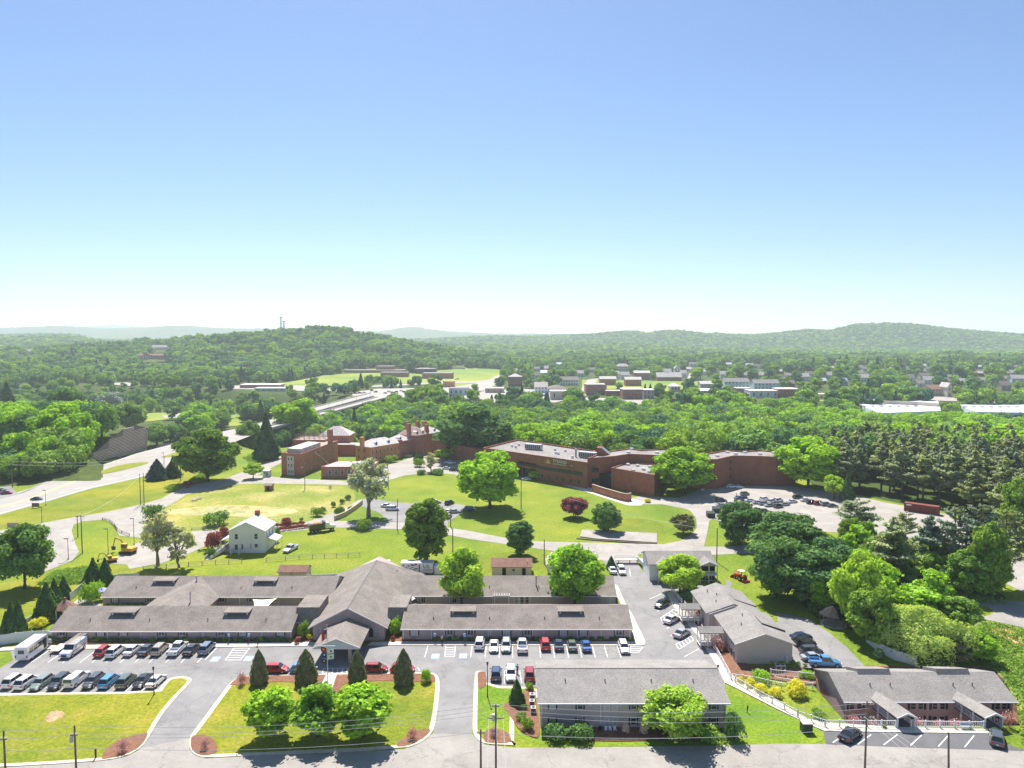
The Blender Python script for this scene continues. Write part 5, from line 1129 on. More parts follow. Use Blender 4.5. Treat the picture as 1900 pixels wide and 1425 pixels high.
FB('roadside_shop', 'low pale roofed shop beside the valley car park', 'shop', (470,727), (530,726), 16, 3.5, wall=M_cream, roofm=M_white_roof, storeys=1, pitch=6)
def mansion():
    t = FB('hillside_mansion', 'brick and white mansion alone on the wooded hillside', 'mansion', (264,672), (308,674), 12, 7, roof='gable', wall=M_brick2, roofm=M_roof_sh, rise=3, lift=7)
    for k in range(4): obj('column', MB().cyl(-18+k*4, -2.0, 0, 8, .5, 8), M_white, t)
    obj('portico_roof', MB().yprism([(-21, 8.01), (-13, 12), (-3, 8.01)], -3, 1), M_roof_sh, t)
mansion()
FB('small_brick_office', 'small brown brick office by the road at the town edge', 'office', (822,719), (843,719), 12, 7, wall=M_brick_o, roofm=M_membrane, storeys=1, pitch=5)
FB('grey_warehouse', 'grey flat roofed warehouse at the near edge of town', 'warehouse', (832,734.5), (869,733), 22, 7, wall=M_siding_b, roofm=M_shut_g, storeys=1, pitch=5)
FB('blue_roof_shop', 'low shop with blue roof panel in the town yard', 'shop', (900,730), (935,729), 20, 5, wall=M_stone, roofm=M_slate, storeys=1, pitch=6)
FB('town_hall', 'square dark brick three storey building at the street corner', 'town building', (943,717), (969,717), 18, 12, roof='hip', wall=M_brick2, roofm=M_shut_g, rise=4, storeys=3, pitch=3)
FB('dormer_house', 'large house with dark gabled roof facing the yard', 'house', (992,730), (1016,730), 18, 7, roof='gable', wall=M_siding_w, roofm=M_shut_g, rise=5, storeys=2)
FB('dark_roof_restaurant', 'wide single storey building with dark hipped roof', 'restaurant', (1016,728), (1050,728), 20, 4, roof='hip', wall=M_siding_w, roofm=M_roof, rise=4, storeys=1)
FB('white_store', 'plain white two storey store above the riverside trees', 'store', (1021,742.5), (1051,742), 14, 8.5, wall=M_cream, roofm=M_white_roof, storeys=1, wins=2)
FB('porch_house', 'long white house with dark roof and full width porch', 'house', (1039,716), (1073,716), 14, 7.5, roof='gable', wall=M_siding_w, roofm=M_roof, rise=4, storeys=2)
FB('brick_mill', 'pinkish red brick mill block at the foot of the street', 'mill', (1087,733.5), (1123,733), 18, 11, wall=M_brick2, roofm=M_slate, storeys=3, pitch=3)
FB('brick_shop_row', 'low brick shop row beside the dark two storey block', 'shop', (1124,734.5), (1157,735), 14, 5, wall=M_brick2, roofm=M_slate, storeys=1, pitch=4)
FB('dark_brick_block', 'dark brick two storey block with pale top band', 'town building', (1156,742), (1191,741), 18, 10, wall=M_brick, roofm=M_white_roof, storeys=2, pitch=3)
FB('grey_brick_shop', 'small grey shop with pale roof beside the dark brick block', 'shop', (1196,741), (1212,740), 14, 9, wall=M_siding, roofm=M_white_roof, storeys=2)
for x0, x1, y, lb in ((1113,1143,715,'left of the two matching brick apartment rows on the green'), (1160,1190,716.5,'right of the two matching brick apartment rows on the green')):
    FB('brick_apartments', lb, 'apartments', (x0, y), (x1, y), 12, 8.5, roof='gable', wall=M_brick2, roofm=M_slate, rise=3, storeys=2, pitch=3, group='brick apartment rows on the town green')
FB('brick_apartments', 'taller brick apartment row upslope behind the green', 'apartments', (1176.5,704.5), (1206,704.5), 14, 10, roof='gable', wall=M_brick2, roofm=M_slate, rise=3, storeys=3, pitch=3)
FB('brick_church_hall', 'brick church with gabled hall at the top of the green', 'church', (1219,707), (1265,707), 16, 6, roof='gable', wall=M_brick2, roofm=M_slate, rise=6, storeys=1)
FB('church_tower', 'white clad church tower with pointed roof', 'church', (1252,702), (1262,702), 9, 15, roof='hip', wall=M_siding_w, roofm=M_slate, rise=6, storeys=2)
FB('turret_house', 'grey house with square cupola in the trees above town', 'house', (1144,689), (1168,689), 12, 9, roof='hip', wall=M_siding_w, roofm=M_slate, rise=5, storeys=2)
FB('round_pavilion', 'white pavilion building with pale roof beside the green', 'pavilion', (1243,726), (1264,727), 14, 6, roof='hip', wall=M_cream, roofm=M_white_roof, rise=3, storeys=1)
FB('white_hall', 'white hall with hipped roof right of the hill street', 'hall', (1302,722), (1322,721), 14, 6, roof='gable', wall=M_cream, roofm=M_slate, rise=3, storeys=2)
FB('low_white_shed', 'low white roofed shed at the edge of the riverside trees', 'shed', (1296,731), (1320,732), 14, 4, roof='gable', wall=M_cream, roofm=M_white_roof, rise=2, storeys=1)
for x0, x1, y, lb in ((1344,1390,720,'left of the two long grey terraced rows'), (1399,1446,723.5,'right of the two long grey terraced rows')):
    FB('terraced_houses', lb, 'terraced houses', (x0, y), (x1, y), 14, 8, roof='gable', wall=M_siding_b, roofm=M_roof2, rise=4, storeys=2, pitch=4, group='grey terraced rows')
FB('red_fronted_shop', 'shop with white roof and red brick front, left one below the terraces', 'shop', (1368,731), (1394,731), 16, 6, wall=M_brick2, roofm=M_white_roof, storeys=1)
FB('white_roof_store', 'long white flat roofed store below the terraces', 'shop', (1394,739), (1443,738), 20, 7, wall=M_siding_w, roofm=M_white_roof, storeys=1, pitch=7)
FB('purple_brick_shop', 'dark reddish brick store at the right end of the store row', 'shop', (1445,739), (1484,739), 18, 9, wall=M_brick2, roofm=M_white_roof, storeys=2, pitch=5)
FB('small_dark_building', 'small dark flat roofed building beside the mill yard', 'building', (1518,741), (1539,742), 14, 5, wall=M_siding, roofm=M_slate, storeys=1)
def warehouse():
    for lab, pp, h in (('white flat roofed warehouse with grey walls across the river', [(1594,750),(1633,766),(1746,762),(1742,748),(1650,744)], 7), ('long white roofed warehouse at the right edge beyond the pines', [(1776,751),(1812,764),(1960,766),(1960,752),(1850,748)], 7)):
        t = thing('warehouse', lab, 'warehouse'); z = -6.0
        P = [G(x, y, z+h) for x, y in pp]; flat_block(t, P, z+h, M_siding_b, M_white_roof, .3, z0=z-4)
        for i in range(7):
            f = (i+.5)/7; x = (P[0][0]+P[1][0])/2+(P[2][0]-P[1][0])*f*.9; y = (P[1][1]+P[4][1])/2; obj('roof_vent', MB().box(x-1.5, x+1.5, y-1, y+1, z+h-.2, z+h+.9), M_steel, t)
    t = thing('warehouse', 'raised white industrial sheds behind the flat roofed warehouse', 'warehouse'); z = -5
    flat_block(t, [G(x, y, z+9) for x, y in [(1637,739),(1640,743),(1700,745),(1742,748),(1740,743),(1690,739)]], z+9, M_cream, M_white_roof, .4, z0=z-4)
warehouse()
FB('old_tan_inn', 'tan stone inn with long dark red roof beside a white house', 'inn', (1724,736), (1757,736), 14, 8, roof='gable', wall=M_stone, roofm=M_roof_sh, rise=4, storeys=2, pitch=3)
FB('white_gabled_house', 'tall white gabled house attached to the tan inn', 'house', (1757.5,737), (1766,737), 14, 11, roof='gable', wall=M_cream, roofm=M_slate, rise=4, storeys=2, axis='y')
HS = [(1066,1083,700,'blue grey house beside a pink flowering tree'), (1141,1150,702,'small grey house in trees left of the brick rows'), (1152,1168,704,'low white house left of the tall brick row'), (1260,1274,700,'grey gabled house beside the church'),
      (1402,1419,704,'white gabled house in the trees above the terraces'), (1337,1350,702,'low white house above the terraces'), (1377,1392,704,'long low white cottage above the terraces'), (1531,1549,704,'white house with hipped roof among dark trees'),
      (1592,1614,709,'white gabled house half hidden by trees'), (1665,1672,696,'tan narrow house behind a tall spruce'), (1715,1738,714,'grey low house above the inn'), (1858,1876,725,'brown gabled house among trees at the right'),
      (1878,1905,711,'long white building near the right edge'), (1490,1502,707,'low white house behind the terraces'), (1232,1246,697,'pale cottage behind the church'), (1010,1018,690,'small white shed roof above town'), (48,58,662,'white house roof on the left wooded hill'), (286,310,655,'pale hilltop house among trees')]
for x0, x1, y, lb in HS:
    FB('distant_house', lb, 'house', (x0, y), (x1, y), 10, 6, roof='gable', wall=M_siding_w if 'tan' not in lb and 'brown' not in lb else M_stone, roofm=M_slate if 'brown' not in lb else M_roof, rise=4.5, storeys=2, pitch=4, lift=6 if y < 665 else 0.5)
for i in range(95):
    px = rnd.choice([rnd.uniform(950, 1890), rnd.uniform(1290, 1890)]); py = rnd.uniform(683, 722) if px > 1460 else rnd.uniform(680, 703)
    if any(abs(px-(a+b)/2) < (b-a)/2+12 and abs(py-y) < 7 for a, b, y in BL): continue
    w = rnd.uniform(9, 16); FB('distant_house', 'small pale house with pitched roof standing among the town trees', 'house', (px, py), (px+w, py), 10, rnd.uniform(4, 6), roof='gable', wall=rnd.choice([M_siding_w, M_cream, M_siding_b, M_brick2]), roofm=rnd.choice([M_slate, M_roof2, M_roof, M_metal_roof]), rise=rnd.uniform(3, 4.5), storeys=1, pitch=6, lift=.5, group='small houses among the town trees')
# masts on the wooded hill
def mast(label, px, top, D, w):
    x, zt = V(px, top, D); zb = float(terr(x, D)); t = thing('radio_mast', label, 'mast', (x, D, zb)); h = zt-zb; m = MB()
    for sx in (-w, w):
        for sy in (-w, w): m.tube([(sx, sy, 0), (sx*.45, sy*.45, h)], .30, 5)
    k = int(h/5)
    for i in range(k):
        f = 1-.55*i/k; f2 = 1-.55*(i+1)/k; z = i*h/k; z2 = (i+1)*h/k
        m.tube([(-w*f, -w*f, z), (w*f2, -w*f2, z2)], .16, 4); m.tube([(w*f, -w*f, z), (-w*f2, -w*f2, z2)], .16, 4)
    obj('lattice', m, M_steel, t); obj('antenna_platform', MB().cyl(0, 0, h-1.5, h+.2, 3.2, 8), M_steel, t); obj('antenna_platform', MB().cyl(0, 0, h*.70, h*.73, 2.6, 8), M_steel, t)
mast('taller lattice radio mast on the wooded hilltop', 521, 588, 1500, 1.9); mast('shorter lattice radio mast beside the taller one', 526.5, 596, 1510, 2.0)
# ---------------------------------------------------------------- foliage meshes: many leaf sized faces spread through each crown
def leaf_mesh(name, cen, nrm, size, mat, aspect=0.7, seed=0, extra=None, bark=None):
    g = np.random.default_rng(seed+5); n = len(cen)
    nrm = nrm/np.maximum(np.linalg.norm(nrm, axis=1, keepdims=True), 1e-6)
    t = g.normal(size=(n, 3)); t -= nrm*(t*nrm).sum(1, keepdims=True); t /= np.maximum(np.linalg.norm(t, axis=1, keepdims=True), 1e-6); b = np.cross(nrm, t)
    s = (size*g.uniform(.6, 1.25, n))[:, None]*.5 if np.isscalar(size) else (size*g.uniform(.7, 1.2, n))[:, None]*.5
    v = np.stack([cen-t*s-b*s*aspect, cen+t*s-b*s*aspect*g.uniform(.4, 1, (n, 1)), cen+t*s*g.uniform(.6, 1.1, (n, 1))+b*s*aspect, cen-t*s*.7+b*s*aspect], 1).reshape(-1, 3).astype(np.float32)
    q = np.arange(4*n, dtype=np.int32)
    ev, ef = ([], []) if extra is None else (extra.v, extra.f)
    me = bpy.data.meshes.new(name)
    nv = 4*n+len(ev); allv = np.concatenate([v, np.array(ev, np.float32).reshape(-1, 3)]) if ev else v
    me.vertices.add(nv); me.vertices.foreach_set('co', allv.ravel())
    li = np.concatenate([q]+[np.array(f, np.int32)+4*n for f in ef]) if ef else q
    me.loops.add(len(li)); me.loops.foreach_set('vertex_index', li)
    ls = list(range(0, 4*n, 4)); lt = [4]*n; c = 4*n
    for f in ef: ls.append(c); lt.append(len(f)); c += len(f)
    me.polygons.add(len(ls)); me.polygons.foreach_set('loop_start', ls); me.polygons.foreach_set('loop_total', lt)
    me.materials.append(mat)
    if bark: me.materials.append(bark); me.polygons.foreach_set('material_index', [0]*n+[1]*len(ef))
    me.update(); return me
def sph(g, n):
    d = g.normal(size=(n, 3)); return d/np.linalg.norm(d, axis=1, keepdims=True)
def lobes_crown(seed, h, rad, base, nl, n, size, lobe=(.22, .36), shape='round', rag=.12, fill=.25):
    """leaf centres and facings: clumps spread over an uneven envelope. crown from z=base to h, radius rad"""
    g = np.random.default_rng(seed); hh = (h-base)/2; zc = base+hh; L = []
    for i in range(nl):
        for _ in range(30):
            d = sph(g, 1)[0]; rr = g.uniform(.35, 1)**.5
            p = np.array([d[0]*rad*rr*.78, d[1]*rad*rr*.78, zc+d[2]*hh*rr*.82])
            f = (p[2]-base)/(h-base); rxy = math.hypot(p[0], p[1])/rad
            if shape == 'round': ok = True
            elif shape == 'oval': ok = rxy < 1.05*math.sqrt(max(0, 1-abs(2*f-1)**2.6))
            elif shape == 'col': ok = rxy < 1.05*math.sqrt(max(0, 1-abs(2*f-1)**6))
            elif shape == 'vase': ok = rxy < .35+.75*f
            elif shape == 'cone': ok = rxy < 1.05*(1-f)+.08
            elif shape == 'dome': ok = f > .1 and rxy < 1.0*math.sqrt(max(0.02, 1-f*f*.95))
            else: ok = True
            if ok: break
        L.append((p, rad*g.uniform(*lobe)))
    w = np.array([l[1]**2 for l in L]); w /= w.sum(); cnt = g.multinomial(int(n*(1-fill)), w)
    cs, ns = [], []
    for (p, r), k in zip(L, cnt):
        d = sph(g, k); d[:, 2] = np.where((d[:, 2] < -.3) & (g.random(k) < .55), -d[:, 2]*.6, d[:, 2]); d /= np.linalg.norm(d, axis=1, keepdims=True)
        q = p+d*r*(1+g.normal(size=(k, 1))*rag)*np.array([1, 1, .8]); cs.append(q); ns.append(d+g.normal(size=(k, 3))*.45)
    k = int(n*fill); d = sph(g, k)*(g.uniform(0, 1, (k, 1))**.4); sel = g.integers(0, len(L), k)
    cs.append(np.array([L[i][0] for i in sel])*.88+np.array([0, 0, zc])*.12+d*np.array([rad, rad, hh])*.22); ns.append(sph(g, k)+np.array([0, 0, .5]))
    return np.concatenate(cs), np.concatenate(ns), L
def branch_mesh(h, base, L, r=.3, seed=0, k=7, lean=0):
    g = random.Random(seed); m = MB(); top = (lean*.4, 0, base+(h-base)*.55)
    m.tube([(0,0,-.3), (lean*.1,0,base*.6), (lean*.25,.05,base), top], r, 7, r*.35)
    for i in range(min(k, len(L))):
        p = L[int(i*len(L)/k)][0]; z0 = base*.7+(h-base)*g.uniform(.0, .4)
        m.tube([(lean*.2, 0, z0), (p[0]*.45, p[1]*.45, z0+(p[2]-z0)*.6), tuple(p)], r*.42, 5, r*.08)
    return m
PROTO = {}; EXT = {}
def proto(kind, crown, trunk):
    PROTO[kind] = (crown, trunk); co = np.empty(len(crown.vertices)*3, np.float32); crown.vertices.foreach_get('co', co); co = co.reshape(-1, 3)
    EXT[kind] = (float(np.percentile(np.abs(co[:, 0]), 98)), float(np.percentile(co[:, 2], 99.5))); return kind
def dec(kind, seed, h, rad, base, nl, n, size, mat, shape='round', bark=None, lobe=(.22, .36), fill=.25, rag=.12, k=7, r=.3, lean=0, aspect=.7):
    c, nn, L = lobes_crown(seed, h, rad, base, nl, n, size, lobe, shape, rag, fill)
    return proto(kind, leaf_mesh('crown', c, nn, size, mat, aspect, seed), branch_mesh(h, base, L, r, seed, k, lean).mesh('trunk', bark or M_bark))
# every prototype is 10 m high; copies are scaled
K1 = dict(lobe=(.13, .27), rag=.2)
for i in range(3): dec(f'broad{i}', 10+i, 10, 4.2, .7, 64, 14000, .44, [L_green, L_bright, L_green][i], ['oval', 'oval', 'round'][i], **K1)
dec('maple0', 21, 10, 4.3, .6, 66, 14000, .42, L_yell, 'oval', **K1); dec('maple1', 22, 10, 4.3, .5, 68, 14000, .42, L_bright, 'oval', **K1)
for i in range(3): dec(f'young{i}', 31+i, 10, 3.7, .5, 46, 5600, .58, L_bright, ['oval', 'cone', 'oval'][i], lobe=(.12, .26), fill=.2, rag=.38)
dec('column', 41, 10, 2.9, -.2, 80, 15000, .36, L_green, 'col', lobe=(.18, .30), rag=.12)
dec('feather', 47, 10, 5.0, .8, 54, 9000, .46, L_yell, 'dome', lobe=(.13, .25), rag=.35, fill=.2)
dec('sparse0', 51, 10, 3.8, 2.0, 44, 3200, .42, L_silver, 'round', M_bark_g, lobe=(.11, .2), fill=.08, rag=.35, k=22, r=.36)
dec('sparse1', 52, 10, 3.3, 1.2, 34, 2400, .45, L_silver, 'oval', M_bark_g, lobe=(.10, .2), fill=.08, rag=.35, k=16, r=.26, lean=1.5)
dec('dark0', 61, 10, 4.4, .0, 58, 13000, .42, L_dark, 'oval', **K1); dec('dark1', 62, 10, 4.0, .0, 52, 12000, .44, L_green, 'oval', **K1)
dec('ball', 63, 10, 5.2, .0, 90, 12000, .48, L_dark, 'col', lobe=(.16, .24), rag=.06); dec('redball', 64, 10, 5.4, 1.0, 60, 8000, .6, L_red, 'oval', lobe=(.13, .24), rag=.2)
dec('small', 65, 10, 5.0, 1.8, 30, 4200, .7, L_yell, 'round', lobe=(.16, .28), rag=.25)
dec('olive', 66, 10, 5.0, .3, 44, 6000, .62, L_holly, 'dome', lobe=(.14, .25), rag=.3)
def pine(kind, seed, mat, n=6500, size=.42, wd=3.0, base=.30, open_=.75, tiers=15):
    g = np.random.default_rng(seed); cs, ns = [], []; m = MB(); m.tube([(0,0,-.2),(.05,.03,5),(0,0,9.7)], .2, 6, .04)
    T = []
    for i in range(tiers):
        f = i/(tiers-1); z = 10*(base+(1-base)*f*.97); rad = wd*((1-f)**open_*.9+.12)*g.uniform(.65, 1.15)*(.6 if f < .12 else 1)
        for j in range(g.integers(4, 7)):
            a = g.uniform(0, 2*math.pi); T.append((a, z+g.uniform(-.2, .2), rad*g.uniform(.6, 1.15)))
    w = np.array([t[2]**1.4 for t in T]); cnt = g.multinomial(n, w/w.sum())
    for (a, z, r), k in zip(T, cnt):
        u = g.uniform(.22, 1, k)**.8; sp_ = g.normal(0, .13, k)*r
        x = np.cos(a)*r*u-np.sin(a)*sp_*(.4+u); y = np.sin(a)*r*u+np.cos(a)*sp_*(.4+u); zz = z+.25*r*u-.12*r*(1-u)+g.normal(0, .12, k)
        cs.append(np.stack([x, y, zz], 1)); ns.append(np.stack([np.cos(a)*.4+g.normal(0, .5, k), np.sin(a)*.4+g.normal(0, .5, k), 1+g.normal(0, .4, k)], 1))
        if r > .7: m.tube([(0, 0, z-.2), (math.cos(a)*r*.8, math.sin(a)*r*.8, z+.15*r)], .05, 4, .015)
    return proto(kind, leaf_mesh('crown', np.concatenate(cs), np.concatenate(ns), size, mat, .5, seed), m.mesh('trunk', M_bark))
pine('pine0', 71, L_pine, wd=2.6, base=.28); pine('pine1', 72, L_pine, wd=2.3, base=.22, tiers=18); pine('pine2', 73, L_pine, wd=2.9, base=.35, tiers=12); pine('openpine', 74, L_pine, n=3600, wd=3.6, base=.36, tiers=10, open_=.45)
def cone(kind, seed, mat, rad, n, size, top=.95, base=.02, power=.8, shag=.06):
    g = np.random.default_rng(seed); f = g.uniform(0, 1, n)**1.25; a = g.uniform(0, 2*math.pi, n)
    bulge = 1+.10*np.sin(a*5+f*9+seed)+.06*np.sin(a*9-f*23)
    prof = rad*(np.minimum((1-f**2.1)**.8, .80+f*2) if 'hedge' in kind else np.minimum((1-f)**power, .62+f*3.0))*bulge
    r = prof*(1-np.abs(g.normal(0, shag, n)))*np.where(g.uniform(0, 1, n) < .25, g.uniform(.5, 1, n), 1)
    c = np.stack([np.cos(a)*r, np.sin(a)*r, 10*(base+(1-base)*f)+g.normal(0, .06, n)], 1); nn = np.stack([np.cos(a), np.sin(a), np.full(n, .45)], 1)+g.normal(0, .42, (n, 3))
    m = MB(); m.tube([(0,0,-.2),(0,0,8.5)], .22, 6, .04)
    return proto(kind, leaf_mesh('crown', c, nn, size, mat, .7, seed), m.mesh('trunk', M_bark))
cone('hedgecone0', 81, L_holly, 2.75, 9000, .34, power=.62); cone('hedgecone1', 82, L_holly, 2.6, 9000, .34, power=.66)
cone('arbor0', 83, L_arb, 2.1, 8000, .40, power=.85, shag=.12); cone('arbor1', 84, L_arb, 2.3, 8000, .42, power=.8, shag=.14); cone('spruce', 85, L_pine_d, 2.2, 8000, .38, power=1.0, shag=.2); cone('widespruce', 86, L_pine_d, 4.6, 9000, .5, power=.85, shag=.25)
def willow(kind, seed):
    g = np.random.default_rng(seed); cs, ns = [], []; L = []
    for i in range(70):
        a = g.uniform(0, 2*math.pi); r = 6.2*g.uniform(0, 1)**.55; z = 9.3-.12*r*r+g.normal(0, .5); L.append((np.array([math.cos(a)*r*.9, math.sin(a)*r*.9, z-1]), 1))
        k = 260; d = sph(g, k); d[:, 2] = np.abs(d[:, 2]); q = np.array([math.cos(a)*r, math.sin(a)*r, z])+d*np.array([1.25, 1.25, .8]); 
        drop = g.uniform(0, 1, k)**1.2*g.uniform(1.5, 4.0+r*.45); q[:, 2] -= drop*np.clip(np.hypot(d[:, 0], d[:, 1]), .3, 1); q[:, 2] = np.maximum(q[:, 2], .5)
        cs.append(q); ns.append(np.stack([d[:, 0]+g.normal(0, .3, k), d[:, 1]+g.normal(0, .3, k), .35-drop*.05], 1))
    return proto(kind, leaf_mesh('crown', np.concatenate(cs), np.concatenate(ns), .42, L_willow, .45, seed), branch_mesh(10, 2.5, L, .5, seed, 10).mesh('trunk', M_bark))
willow('willow', 91)
def shrub(kind, seed, mat, n, size, flat=1.0, rag=.12, lobes=9):
    g = np.random.default_rng(seed); cs, ns = [], []
    for i in range(lobes):
        p = np.array([*(g.uniform(-.45, .45, 2)), g.uniform(.25, .55)]); k = n//lobes; d = sph(g, k); d[:, 2] = np.abs(d[:, 2])*1.2-.25
        cs.append(p+d*np.array([.5, .5, .45])*(1+g.normal(0, rag, (k, 1)))); ns.append(d+g.normal(0, .45, (k, 3)))
    c = np.concatenate(cs); c[:, 2] = np.maximum(c[:, 2]*flat, .02); m = MB(); [m.tube([(0,0,-.1),(math.cos(a)*.3, math.sin(a)*.3, .5*flat)], .035, 4, .01) for a in (0, 2, 4)]
    return proto(kind, leaf_mesh('crown', c, np.concatenate(ns), size, mat, .7, seed), m.mesh('stem', M_bark))
shrub('shrubg', 101, L_green, 1300, .13); shrub('shrubd', 102, L_dark, 1300, .13); shrub('shruby', 103, L_gold, 1200, .14); shrub('shrubr', 104, L_red, 1100, .14); shrub('shrubb', 105, L_brown, 420, .13, rag=.35); shrub('shrubl', 106, L_bright, 1200, .14, rag=.2)
shrub('box', 107, L_dark, 1500, .10, .8, .04); shrub('strawtuft', 108, L_straw, 900, .12, 1.3, .1)
# coarser copies for the woods farther off
def far_proto(kind, seed, n, size, mat, shape='round', rad=4.6, nl=14, base=.6):
    c, nn, L = lobes_crown(seed, 10, rad, base, nl, n, size, (.28, .44), shape, .12, .25)
    m = MB(); m.tube([(0,0,-3),(0,0,5)], .28, 5, .1)
    PROTO[kind] = (leaf_mesh('crown', c, nn, size, mat, .75, seed), m.mesh('trunk', M_bark)); PROTO[kind+'_j'] = leaf_mesh('tree', c, nn, size, mat, .75, seed, m, M_bark)
for i in range(5): far_proto(f'mid{i}', 200+i, 2600, .72, [L_far, L_green, L_far, L_bright, L_dark][i], ['round', 'oval', 'round', 'oval', 'round'][i], nl=22, rad=[4.8, 4.2, 5.0, 4.4, 4.5][i])
for i in range(4): far_proto(f'far{i}', 220+i, 520, 1.5, [L_far, L_far, L_green, L_dark][i], ['round', 'oval', 'round', 'round'][i])
for i in range(3): far_proto(f'vfar{i}', 240+i, 110, 3.2, [L_far, L_far, L_dark][i], 'round', nl=9)
def joined_cone(kind, seed, n, size, mat, rad):
    g = np.random.default_rng(seed); f = g.uniform(0, 1, n)**1.2; a = g.uniform(0, 2*math.pi, n); r = rad*(1-f)**.8*g.uniform(.7, 1.05, n)
    c = np.stack([np.cos(a)*r, np.sin(a)*r, .8+9.2*f], 1); nn = np.stack([np.cos(a), np.sin(a), np.full(n, .5)], 1)+g.normal(0, .4, (n, 3)); m = MB(); m.tube([(0,0,-2),(0,0,4)], .2, 4)
    PROTO[kind] = (leaf_mesh('crown', c, nn, size, mat, .75, seed), m.mesh('trunk', M_bark)); PROTO[kind+'_j'] = leaf_mesh('tree', c, nn, size, mat, .75, seed, m, M_bark)
joined_cone('midcone', 251, 1300, .75, L_pine_d, 2.2)
NT = [0]
def plant(kind, name, label, cat, X, Y, Z, h, wscale=1.0, group=None, rot=None, unit=10.0):
    crown, trunk = PROTO[kind]; s = h/unit; NT[0] += 1
    t = thing(name, label, cat, (X, Y, Z), rnd.uniform(0, 6.28) if rot is None else rot, group); t.scale = (s*wscale, s*wscale, s)
    link('crown', crown, t); link('trunk' if unit == 10 else 'stem', trunk, t); return t
